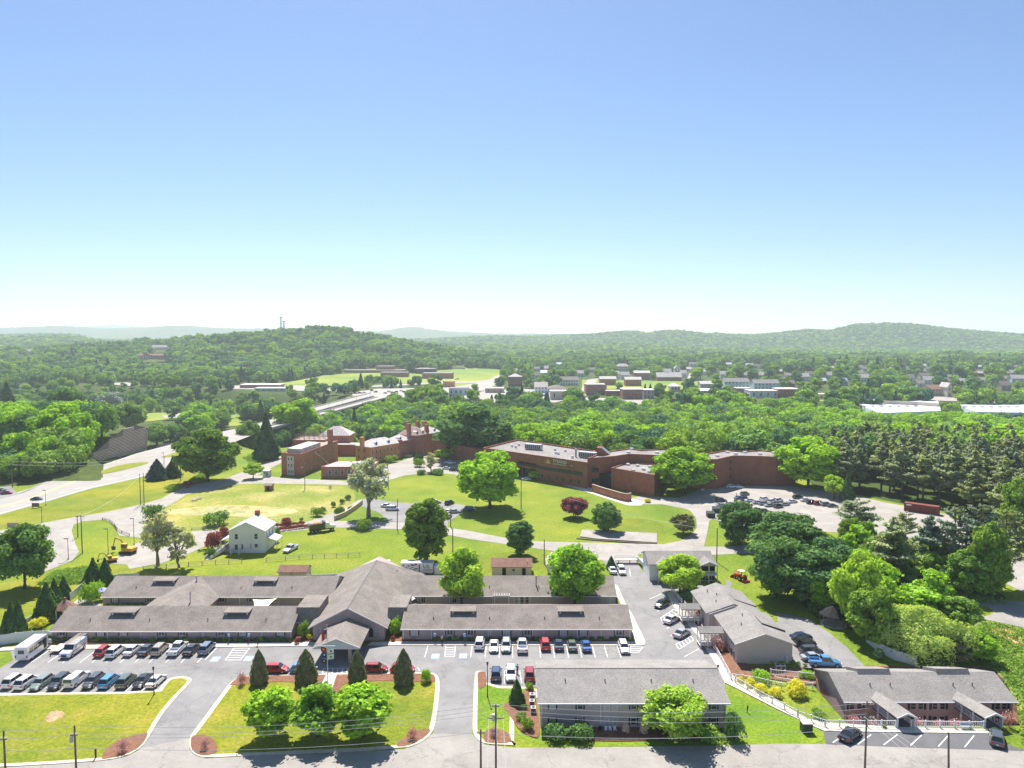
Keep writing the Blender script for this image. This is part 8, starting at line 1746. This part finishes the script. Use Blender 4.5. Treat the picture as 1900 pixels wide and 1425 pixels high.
by_foot('m9', 'pole beside the columnar tree in front of the service building', 840, 1028, 980); by_foot('m10', 'slim pole on the middle lawn right of the big tree', 967, 945, 887); by_foot('m11', 'short pole right of the service building', 1010, 1047, 1001); by_foot('m12', 'utility pole right of the veranda house', 1331, 1044, 980); by_foot('m13', 'pole beside the old brick wing', 565, 908, 862, lamp=True)
by_foot('m14', 'short pole with flag bracket in the upper car park', 836, 977, 945); by_foot('m15', 'thin pole beside the bare grey tree', 720, 905, 870); by_foot('m16', 'pole in the staff car park', 1367, 938, 915); by_foot('m17', 'utility pole far right of the staff car park', 1860, 1020, 960)
def wire(label, P, Q, sag=.8, r=.028, grp=None):
    P = Vector(P); Q = Vector(Q); m = MB(); m.tube([P.lerp(Q, k/12)-Vector((0, 0, sag*4*(k/12)*(1-k/12))) for k in range(13)], r, 4); o = obj('overhead_wire', m, M_wire); tag(o, label, 'wire', grp)
A, B, C_, D_, E, H = [Vector(POLES[k]) for k in 'ABCDEH']
def off(p, x, z): return p+Vector((x, -.17, z))
wire('topmost wire spanning right from the double crossarm pole', off(A,.5,.1), off(E,.3,-.1), 1.3); wire('second wire spanning right from the double crossarm pole', off(A,.3,-.6), off(E,.3,-.9), 1.3); wire('third wire spanning right from the double crossarm pole', off(A,.3,-1.2), off(E,.0,-1.7), 1.3); wire('lowest thick wire spanning right across the apartment hedge', off(B,.5,-.4), off(E,-.1,-3.6), 1.2, .04)
wire('topmost wire spanning left across the island lawn', off(A,-.5,.1), off(C_,.2,.1), 1.4); wire('second wire spanning left across the island lawn', off(A,-.3,-.5), off(C_,.3,-1.0), 1.3); wire('third wire spanning left across the island lawn', off(A,-.2,-1.1), off(C_,.3,-1.6), 1.2); wire('lowest wire spanning left across the island lawn', off(B,-.5,-.4), off(C_,.1,-3.0), 1.2)
wire('upper wire at the lower left corner', off(C_,-.2,.1), off(D_,.2,.1), .3); wire('middle wire at the lower left corner', off(C_,-.3,-1.0), off(D_,.3,-1.0), .3); wire('lower wire at the lower left corner', off(C_,-.1,-3.0), off(D_,.1,-2.6), .3)
for x, l in ((-1.0, 'left'), (0.1, 'middle'), (1.0, 'right')): wire('%s wire dropping towards the camera from the lower crossarm' % l, off(A, x, -1.8), (A.x+x*1.5+1.2, 60, 7.5), .6)
for x, l in ((-.5, 'left'), (.0, 'middle'), (.5, 'right')): wire('%s service wire running from the slanted crossarm pole to lower right' % l, off(E, x, -2.0), (E.x+12+x*7, 58, 7), .6)
M7, M6, M5 = [Vector(POLES[k]) for k in ('m7', 'm6', 'm5')]; wire('upper long wire along the wood edge at the left', off(M7,.2,-.1), off(M6,0,0), 2.0, .05); wire('lower long wire along the wood edge at the left', off(M7,.2,-1.5), off(M6,0,-1.2), 2.0, .05); wire('short wire above the dark spruces', off(M6,0,-.5), off(M5,0,-.5), .5, .04)
M4, M1 = Vector(POLES['m4']), Vector(POLES['m1']); wire('thin wire crossing the highway verge', off(M4,0,0), off(M1,0,0), 2.0, .04); M12 = Vector(POLES['m12']); wire('thin wire crossing the lawn before the institution', off(Vector(POLES['m10']),0,-1), off(M12,0,-.5), 2.2, .035)
def lamp_post(px, py, top, label, kind='lantern'):
    X, Y = G(px, py); Z = V(px, top, Y)[1]; t = thing('lamp_post', label, 'lamp post', (X, Y, 0)); obj('post', MB().cyl(0, 0, 0, Z-.6, .09, 8, .06), M_blackm, t)
    if kind == 'lantern':
        l = obj('lantern', MB().cyl(0, 0, Z-.6, Z-.15, .12, 6, .2), M_glass, t); obj('lantern_cap', MB().cyl(0, 0, Z-.149, Z+.02, .24, 6, .04), M_blackm, l); obj('base', MB().cyl(0, 0, 0, .35, .17, 8, .1), M_blackm, t)
    else: obj('lamp_head', MB().box(-1.0, .1, -.2, .2, Z-.6, Z-.45), M_blackm, t); obj('base', MB().cyl(0, 0, 0, .6, .25, 8), M_conc, t)
lamp_post(286, 1290, 1237, 'lantern post at the right end of the left lawn row'); lamp_post(904.5, 1294, 1228, 'lantern post beside the navy car near the apartments'); lamp_post(1332, 1258, 1233, 'lantern post at the corner of the sidewalk railing'); lamp_post(478.5, 1197, 1180, 'short lantern post in front of the left wing')
lamp_post(127, 1038, 996, 'slim lamp post by the loop road kerb', 's'); lamp_post(201, 1028, 978, 'lamp post in the middle of the grass tongue', 's'); lamp_post(249, 1011, 959, 'lamp post at the right end of the grass tongue', 's'); lamp_post(85, 938, 907, 'lamp post on the highway verge by the dark car', 's'); lamp_post(78, 970, 938, 'lamp post at the lower highway verge', 's'); lamp_post(213, 1103, 1085, 'low garden lamp beside the back wing', 'lantern')
lamp_post(305, 880, 838, 'small lamp post near the highway median', 's'); lamp_post(529, 772, 757, 'lamp post at the near end of the bridge', 's')
# flags
def flag_pole():
    X, Y = G(608.5, 1278); Z = V(609, 1162, Y)[1]; t = thing('flagpole', 'tall white flagpole with yardarm on the mulch bed', 'flagpole', (X, Y, .1)); obj('pole', MB().cyl(0, 0, 0, Z, .09, 8, .05), M_white, t); obj('finial', MB().ball((0, 0, Z+.08), .12, 8, 6), M_yellow, t)
    zy = V(609, 1200, Y)[1]; obj('yardarm', MB().box(-1.35, 1.4, -.04, .04, zy, zy+.07), M_white, t)
    def flag(x, z, w, h, mat, label, tilt=0, name='flag', deco=None):
        n = 8; vs = []; fs = []
        for i in range(n+1):
            for j in range(2): u = i/n; vs.append((x+w*u*math.cos(tilt), .12*math.sin(u*7)*u-.05, z-h*j+w*u*math.sin(tilt)-.25*h*u*u))
        for i in range(n): fs.append((2*i, 2*i+1, 2*i+3, 2*i+2))
        m = MB().add(vs, fs); o = obj(name, m, mat); o.location = (X, Y, .1); tag(o, label, 'flag')
        md = o.modifiers.new('thickness', 'SOLIDIFY'); md.thickness = .015
        if deco:
            for mat2, u0, u1, v0, v1 in deco:
                vs2 = []
                for u in (u0, u1):
                    for v in (v0, v1): vs2.append((x+w*u*math.cos(tilt), .12*math.sin(u*7)*u-.085, z-h*v+w*u*math.sin(tilt)-.25*h*u*u))
                obj('flag_emblem', MB().add(vs2, [(0,1,3,2)]), mat2, o)
    fr, fb = plain('flag red', (.50, .02, .03)), plain('flag blue', (.02, .05, .22)); fw = plain('flag white', (.8, .8, .82)); fk = plain('flag navy black', (.03, .03, .05))
    zt = V(609, 1168, Y)[1]
    flag(-.02, zt, -.95, 1.7, fr, 'striped national flag hanging at the top of the flagpole', .2, deco=[(fw, .05, .95, .34, .42), (fw, .05, .95, .52, .60), (fw, .05, .95, .70, .78), (fw, .05, .95, .88, .96), (fb, 0, .45, .0, .45)])
    flag(-.15, zy-.3, -1.1, .9, fr, 'orange red flag on the left end of the yardarm', -.5, deco=[(plain('flag gold', (.6, .4, .05)), .35, .65, .3, .65)]); flag(-.10, zy-1.2, -.95, 1.0, fb, 'royal blue flag below the orange red one', -.5, deco=[(fw, .35, .6, .35, .6)])
    flag(.12, zy-.6, 1.1, .8, fw, 'white flag at the upper right of the yardarm', .35, deco=[(fb, .35, .65, .3, .65)]); flag(.1, zy-1.6, 1.1, .8, fw, 'white flag with dark emblem below the upper right one', .35, deco=[(fb, .35, .65, .3, .65)]); flag(.1, zy-2.5, .9, .9, fb, 'dark blue flag lowest on the right side', .3); flag(-.1, zy-2.5, -1.1, .7, fk, 'small black flag lowest on the left side', -.5, deco=[(fw, .4, .6, .3, .6)])
flag_pole()
# fences and railings
def picket(label, pp, h, closed_panel=True, name='white_fence', mat=None, group=None, cat='fence', split=2.4):
    w = gp(pp); t = thing(name, label, cat, (w[0][0], w[0][1], 0), 0, group); m = MB(); strip(m, [(x-w[0][0], y-w[0][1]) for x, y in w], .06, h, h-.05); obj('panel', m, mat or M_white, t)
    for i in range(len(w)-1):
        a = Vector(w[i]); b = Vector(w[i+1]); k = max(1, int((b-a).length/split))
        for j in range(k+1):
            if i and j == 0: continue
            p = a+(b-a)*j/k; x, y = p.x-w[0][0], p.y-w[0][1]; obj('post', MB().box(x-.08, x+.08, y-.08, y+.08, 0, h+.12), mat or M_white, t)
    return t
picket('tall white vinyl fence running from the left edge to the front wing', [(-40,1205),(0,1197.5),(30,1193),(60,1190),(97,1188.5)], 2.1); picket('white vinyl fence panel climbing behind the pointed evergreens', [(48,1165),(68,1153)], 1.9); picket('white vinyl fence climbing past the bright garden bush', [(131,1115),(157,1093)], 1.9); picket('white vinyl fence behind the left end of the back wing', [(208,1080),(232,1077),(258,1076)], 1.8); picket('low white fence behind the garden shed', [(570,1075),(642,1073)], 1.2)
picket('white vinyl fence under the willow', [(1608,1192),(1630,1210),(1660,1225),(1700,1236)], 1.9)
def rail_fence(label, pp, h=1.1, mat=None, z=0.0, split=2.6):
    w = gp(pp); t = thing('rail_fence', label, 'fence', (w[0][0], w[0][1], z))
    for i in range(len(w)-1):
        a = Vector(w[i])-Vector(w[0]); b = Vector(w[i+1])-Vector(w[0]); k = max(1, int((b-a).length/split))
        for q in (.4, .72, 1.0): obj('rail', MB().tube([(a.x, a.y, h*q-.05), (b.x, b.y, h*q-.05)], .045, 4), mat or M_rail, t)
        for j in range(k+(i == len(w)-2)): p = a+(b-a)*j/k; obj('post', MB().box(p.x-.07, p.x+.07, p.y-.07, p.y+.07, 0, h), mat or M_rail, t)
rail_fence('weathered three rail fence crossing the slope below the house', [(494,1043),(530,1040),(580,1036),(668,1033)], 1.3); rail_fence('white rail fence along the upper house path', [(266,1059),(330,1053),(350,1051)], 1.2, M_white); rail_fence('weathered rail fence left of the house ramp', [(350,1051),(400,1047),(449,1045)], 1.2)
rail_fence('dark curved guard rail on the grass tongue', [(190,965),(204,969),(212,976),(217,984),(226,990),(240,995)], .9, M_blackm); rail_fence('low guard rail beside the pale lane', [(355,984),(380,981),(403,979)], .8, M_steel); rail_fence('steel guard rail along the far highway edge', [(292,831),(330,822),(360,812),(387,805)], .9, M_steel)
GR = 'white sidewalk railings'
for a, b, lab in [((1246,1098),(1265,1121),'upper white railing beside the sidewalk'),((1270,1125),(1296,1160),'middle white railing between the entrance bridges'),((1302,1170),(1332,1217),'white railing below the second entrance bridge'),((1332,1217),(1356,1262),'white railing running down to the ramp corner'),((1356,1262),(1400,1268),'white railing along the upper ramp'),((1400,1268),(1450,1280),'white railing at the ramp turning'),((1364,1268),(1410,1295),'white railing along the descending footpath'),((1410,1295),(1480,1332),'long white railing along the lower footpath'),((1480,1332),(1531,1350),'white railing ending at the lower apartments'),((1531,1350),(1662,1351),'white picket railing left of the first porch'),((1690,1351.5),(1825,1353),'white picket railing between the two porches'),((1430,1254),(1510,1262),'white railing beside the golden shrubs'),((1438,1268),(1508,1280),'lower white railing behind the large golden shrub')]:
    railing('white_railing', lab, gp([a])[0], gp([b])[0], 1.05, group=GR)
# bits and pieces in the grounds
def gazebo(px, py, r, h, label, roofm, postm):
    X, Y = G(px, py); t = thing('gazebo', label, 'gazebo', (X, Y, 0)); m = MB(); m.cyl(0, 0, h, h+1.7, r*1.12, 8, .25); obj('roof', m, roofm, t); m = MB().cyl(0, 0, h+1.701, h+2.2, .25, 8); obj('cupola', m, roofm, t)
    for k in range(8): a = math.pi/8+k*math.pi/4; obj('post', MB().box(r*math.cos(a)-.08, r*math.cos(a)+.08, r*math.sin(a)-.08, r*math.sin(a)+.08, .15, h), postm, t)
    obj('floor', MB().cyl(0, 0, .0, .15, r*1.05, 8), M_conc, t); m = MB()
    for k in range(8):
        a = math.pi/8+k*math.pi/4; b = a+math.pi/4
        if k == 5: continue
        m.tube([(r*math.cos(a), r*math.sin(a), 1.0), (r*math.cos(b), r*math.sin(b), 1.0)], .05, 4); m.tube([(r*math.cos(a), r*math.sin(a), .5), (r*math.cos(b), r*math.sin(b), .5)], .04, 4)
    obj('railing', m, postm, t)
gazebo(122, 1146, 2.1, 2.3, 'white garden gazebo with brown roof behind the fence', M_roof_sh, M_white); gazebo(1546, 1158, 2.7, 2.3, 'timber gazebo under the trees, its roof coloured dark for their shade', M_dark, M_wood)  # second gazebo: tree shade is put into the near-black roof colour
def umbrella(px, py, lab, mat, r=1.6):
    X, Y = G(px, py); t = thing('patio_umbrella', lab, 'umbrella', (X, Y, 0)); obj('pole', MB().cyl(0, 0, 0, 2.6, .04, 6), M_white, t); obj('canopy', MB().cyl(0, 0, 2.2, 2.85, r, 8, .06), mat, t)
umbrella(191, 1112, 'violet blue patio umbrella in the corner garden', plain('umbrella violet', (.22, .24, .50))); umbrella(755, 1128, 'pinkish white patio umbrella in the courtyard corner', plain('umbrella cream', (.75, .68, .64)), 1.9)
def shade_sail():
    t = thing('shade_sail', 'cream shade sail stretched over the left courtyard', 'shade sail'); c = [(*G(469, 1112, 3.2), 3.2), (*G(514, 1110, 3.3), 3.3), (*G(495, 1140, 2.6), 2.6), (*G(457, 1142, 2.6), 2.6)]; n = 8; vs = []; fs = []
    for i in range(n+1):
        for j in range(n+1):
            u, v = i/n, j/n; uu = .5+(u-.5)*(1-.35*math.sin(math.pi*v)); vv = .5+(v-.5)*(1-.12*math.sin(math.pi*u)); P = [c[0][k]*(1-uu)*(1-vv)+c[1][k]*uu*(1-vv)+c[2][k]*uu*vv+c[3][k]*(1-uu)*vv for k in range(3)]; P[2] -= .25*math.sin(math.pi*u)*math.sin(math.pi*v); vs.append(tuple(P))
    for i in range(n):
        for j in range(n): a = i*(n+1)+j; fs.append((a, a+1, a+n+2, a+n+1))
    o = obj('canvas', MB().add(vs, fs), plain('sail canvas', (.78, .68, .50)), t, True); o.modifiers.new('thickness', 'SOLIDIFY').thickness = .03
    for p in c[:2]+c[2:]: obj('post', MB().cyl(p[0], p[1], 0, p[2]+.1, .06, 6), M_steel, t)
shade_sail()
def pergola():
    X, Y = G(931, 1126); t = thing('pergola', 'white courtyard pergola with open slatted top', 'pergola', (X, Y, 0)); 
    for x in (-1.6, 1.6):
        for y in (0, 2.2): obj('post', MB().box(x-.1, x+.1, y-.1, y+.1, 0, 2.5), M_white, t)
    m = MB(); m.box(-1.9, 1.9, -.1, .0, 2.503, 2.7); m.box(-1.9, 1.9, 2.2, 2.3, 2.503, 2.7); obj('beam', m, M_white, t); m = MB(); [m.box(-1.75+k*.58, -1.68+k*.58, -.5, 2.7, 2.703, 2.85) for k in range(7)]; obj('slats', m, M_white, t)
pergola()
def ac_unit(px, py, lab):
    X, Y = G(px, py); t = thing('air_conditioner', lab, 'air conditioner', (X, Y, .16)); obj('casing', MB().box(-.42, .42, -.42, .42, 0, .95), M_alu, t); obj('fan_grille', MB().cyl(0, 0, .951, .98, .33, 12), M_plastic, t); obj('side_grille', MB().box(-.36, .36, -.435, -.421, .1, .85), M_shut_g, t)
for px, py, l in ((987.5, 1299, 'top'), (987, 1311, 'middle'), (989.5, 1324, 'bottom')): ac_unit(px, py, '%s one of three condenser boxes beside the apartment end wall' % l)
ac_unit(1443, 1244, 'left condenser box behind the side apartments end wall'); ac_unit(1452, 1244, 'right condenser box behind the side apartments end wall')
def picnic(px, py, lab):
    X, Y = G(px, py); t = thing('picnic_table', lab, 'picnic table', (X, Y, 0), .4); obj('table_top', MB().box(-1, 1, -.4, .4, .72, .78), M_rail, t)
    for y in (-.75, .75): obj('bench', MB().box(-1, 1, y-.14, y+.14, .42, .47), M_rail, t)
    for x in (-.7, .7): m = MB(); m.tube([(x, -.7, 0), (x, .25, .72)], .05, 4); m.tube([(x, .7, 0), (x, -.25, .72)], .05, 4); obj('trestle', m, M_rail, t)
picnic(361, 929, 'left weathered picnic table in the meadow'); picnic(369, 926, 'right weathered picnic table in the meadow')
def board_sign(px, py, w, h, z, lab, mat, name='sign_board'):
    X, Y = G(px, py); t = thing(name, lab, 'sign', (X, Y, 0)); obj('board', MB().box(-w/2, w/2, -.06, .06, z, z+h), mat, t)
    for x in (-w/2+.1, w/2-.1): obj('post', MB().box(x-.06, x+.06, .061, .18, 0, z+h), M_wood, t)
board_sign(66, 943, 2.6, 1.4, .5, 'brown sign board seen on the highway verge', M_wood); board_sign(24, 980, 3.6, 1.7, .1, 'bare sign frame at the left edge of the verge', M_rail); board_sign(462, 1194, .45, .6, 1.4, 'small blue parking sign before the left wing', M_blue_paint); board_sign(425, 1194, .4, .55, 1.4, 'second small blue parking sign before the left wing', M_blue_paint)
board_sign(807, 1193, .45, .6, 1.4, 'small blue parking sign left of the standing person', M_blue_paint); board_sign(862, 1194, .45, .6, 1.4, 'small blue parking sign right of the standing person', M_blue_paint); board_sign(1304, 912, 1.2, .9, .3, 'small cream sign at the corner of the staff car park', M_cream)
board_sign(177, 1408, .12, 1.2, .3, 'thin green marker post by the front kerb', M_dumpster, 'marker_post'); board_sign(1387, 1323, .2, .5, .7, 'small dark bird feeder post on the side lawn', M_blackm, 'marker_post')
X, Y = G(1499, 1362); t = thing('utility_cabinet', 'dark green utility cabinet on the grass at the footpath end', 'cabinet', (X, Y, 0)); obj('casing', MB().box(-.75, .75, 0, 1.3, 0, 1.5), M_dumpster, t); obj('lid', MB().box(-.8, .8, -.05, 1.35, 1.503, 1.6), M_siding, t)
X, Y = G(1273, 1371); t = thing('utility_box', 'small pale green box under the feathery tree', 'cabinet', (X, Y, 0)); obj('casing', MB().box(-.25, .25, 0, .4, 0, .9), M_field if False else M_siding_w, t); obj('lid', MB().box(-.28, .28, -.03, .43, .903, .96), M_siding_w, t)
def seat_set(px, py, lab, mat):
    X, Y = G(px, py); t = thing('garden_chair', lab, 'chair', (X, Y, 0), rnd.uniform(-.4, .4)); t.scale = (.8,)*3; obj('seat', MB().box(-.28, .28, -.28, .28, .38, .44), mat, t); obj('backrest', MB().box(-.28, .28, .281, .34, .38, .95), mat, t)
    for x in (-.24, .24):
        for y in (-.24, .24): obj('leg', MB().box(x-.03, x+.03, y-.03, y+.03, 0, .379), mat, t)
seat_set(1124, 1357, 'left white garden chair below the arched windows', M_white); seat_set(1132, 1357, 'middle white garden chair below the arched windows', M_white); seat_set(1141, 1357, 'right white garden chair below the arched windows', M_white); seat_set(1113, 1357, 'dark garden chair left of the white ones', M_blackm)
def bench(px, py, lab):
    X, Y = G(px, py); t = thing('white_bench', lab, 'bench', (X, Y, .18)); obj('seat', MB().box(-.9, .9, -.3, .3, .42, .48), M_white, t); obj('backrest', MB().box(-.9, .9, .301, .36, .48, .9), M_white, t); [obj('leg', MB().box(x-.04, x+.04, -.25, .25, 0, .419), M_white, t) for x in (-.7, .7)]
bench(1793, 1354, 'white bench table on the sidewalk before the lower apartments')
# ---------------------------------------------------------------- people
def person(px, py, rot, label, shirt, trousers, hairm, stride=0.25, arm=0.15, h=1.75, z=.2):
    X, Y = G(px, py); s = h/1.75; V3 = []; E = []; Rr = []
    def v(p, r, par=None): V3.append((p[0]*s, p[1]*s, p[2]*s)); Rr.append(r*s); 
    def chain(par, pts):
        for p, r in pts:
            v(p, r); E.append((par, len(V3)-1)); par = len(V3)-1
        return par
    v((0, 0, .95), .145); ch = chain(0, [((0, 0, 1.12), .13), ((0, 0, 1.32), .155)]); nk = chain(ch, [((0, 0, 1.46), .07), ((0, .01, 1.54), .055)]); hd = chain(nk, [((0, .012, 1.60), .085), ((0, .015, 1.67), .095), ((0, .005, 1.72), .06)]); chain(hd-1, [((0, .105, 1.645), .018)])
    for sx, st in ((-1, stride), (1, -stride)):
        lg = chain(0, [((sx*.10, 0, .86), .105), ((sx*.11, st*.45+.03, .48), .066), ((sx*.11, st*.9-.02, .10), .045), ((sx*.115, st*.9+.10, .04), .042), ((sx*.12, st*.9+.17, .035), .03)])
        sh = chain(ch, [((sx*.17, 0, 1.41), .07), ((sx*.22, -st*.3-.02, 1.13), .046), ((sx*.24, -st*.6+arm, .90), .034), ((sx*.245, -st*.7+arm+.03, .83), .028)])
        b = V3[sh]; b = (b[0]/s, b[1]/s, b[2]/s)
        for k, (dx, L) in enumerate(((-.03, .075), (-.01, .085), (.01, .08), (.03, .065))): chain(sh, [((b[0]+.2*dx*sx, b[1]+dx, b[2]-.045), .009), ((b[0]+.2*dx*sx-.01*sx, b[1]+dx+.012, b[2]-.045-L), .008)])
        chain(sh-1, [((b[0]-sx*.02, b[1]+.035, b[2]+.01), .011), ((b[0]-sx*.03, b[1]+.055, b[2]-.045), .009)])
    me = bpy.data.meshes.new('person'); me.from_pydata(V3, E, []); skin = plain('skin', (.42, .25, .17), .6); me.materials.append(skin)
    o = link('person', me); o.location = (X, Y, z); o.rotation_euler = (0, 0, R(rot)); md = o.modifiers.new('skin', 'SKIN')
    for i, sv in enumerate(me.skin_vertices[0].data): sv.radius = (Rr[i], Rr[i]*.9); sv.use_root = (i == 0)
    o.modifiers.new('sub', 'SUBSURF').levels = 1; o.modifiers['sub'].render_levels = 1; tag(o, label, 'person')
    def cloth(name, segs, mat):
        vs = []; es = []; rs = []
        for seg in segs:
            b0 = len(vs)
            for k, (p, r) in enumerate(seg):
                vs.append(tuple(c*s for c in p)); rs.append(r*s)
                if k: es.append((len(vs)-2, len(vs)-1))
        # join segments at their shared first joint
        m2 = bpy.data.meshes.new(name); m2.from_pydata(vs, es, []); m2.materials.append(mat); q = link(name, m2, o); q.modifiers.new('skin', 'SKIN'); first = 0; st_ = set([0]); n0 = 0
        for seg in segs: m2.skin_vertices[0].data[n0].use_root = True; n0 += len(seg)
        for i, sv in enumerate(m2.skin_vertices[0].data): sv.radius = (rs[i], rs[i]*.92)
        q.modifiers.new('sub', 'SUBSURF').levels = 1
    cloth('shirt', [[((0, 0, .93), .165), ((0, 0, 1.12), .155), ((0, 0, 1.32), .175), ((0, 0, 1.44), .10)]]+[[((sx*.15, 0, 1.40), .088), ((sx*.215, -st*.25-.02, 1.16), .066)] for sx, st in ((-1, stride), (1, -stride))], shirt)
    cloth('trousers', [[((0, 0, .99), .152), ((0, 0, .88), .165)]]+[[((sx*.09, 0, .88), .122), ((sx*.11, st*.45+.03, .48), .086), ((sx*.11, st*.9-.02, .10), .066)] for sx, st in ((-1, stride), (1, -stride))], trousers)
    m = MB(); m.ball((0, -.015*s, 1.70*s), (.10*s, .112*s, .085*s)); obj('hair', m, hairm, o, True)
    m = MB(); [m.ball((sx*.035*s, .098*s, 1.665*s), .012*s, 6, 5) for sx in (-1, 1)]; obj('eyes', m, M_blackm, o); m = MB().box(-.025*s, .025*s, .088*s, .102*s, 1.612*s, 1.62*s); obj('mouth', m, M_tail, o)
hair = plain('dark hair', (.03, .02, .015)); 
person(820, 1195, 200, 'person in a white top and dark trousers standing on the footpath before the right wing', plain('white shirt', (.7, .7, .72)), plain('dark trousers', (.03, .03, .04)), hair, .06, .05)
person(960, 1250, 150, 'person in blue clothes walking beside the white sport utility', plain('blue scrubs', (.03, .08, .28)), plain('blue scrub trousers', (.02, .05, .18)), hair, .3, .1, z=.05)
# ---------------------------------------------------------------- air: haze between the camera and the far ridges
def haze():
    m = bpy.data.materials.new('haze'); m.use_nodes = True; nt = m.node_tree; nt.nodes.clear(); out = nt.nodes.new('ShaderNodeOutputMaterial'); v = nt.nodes.new('ShaderNodeVolumePrincipled')
    v.inputs['Color'].default_value = (.84, .93, 1.0, 1); v.inputs['Density'].default_value = HAZE; v.inputs['Anisotropy'].default_value = 0.35; nt.links.new(v.outputs[0], out.inputs['Volume'])
    o = obj('haze', MB().box(-11500, 11500, -150, 12500, -17, 262), m); o['kind'] = 'stuff'; tag(o, 'pale blue summer haze over the valley', 'haze')
HAZE = 1.15e-4
haze()
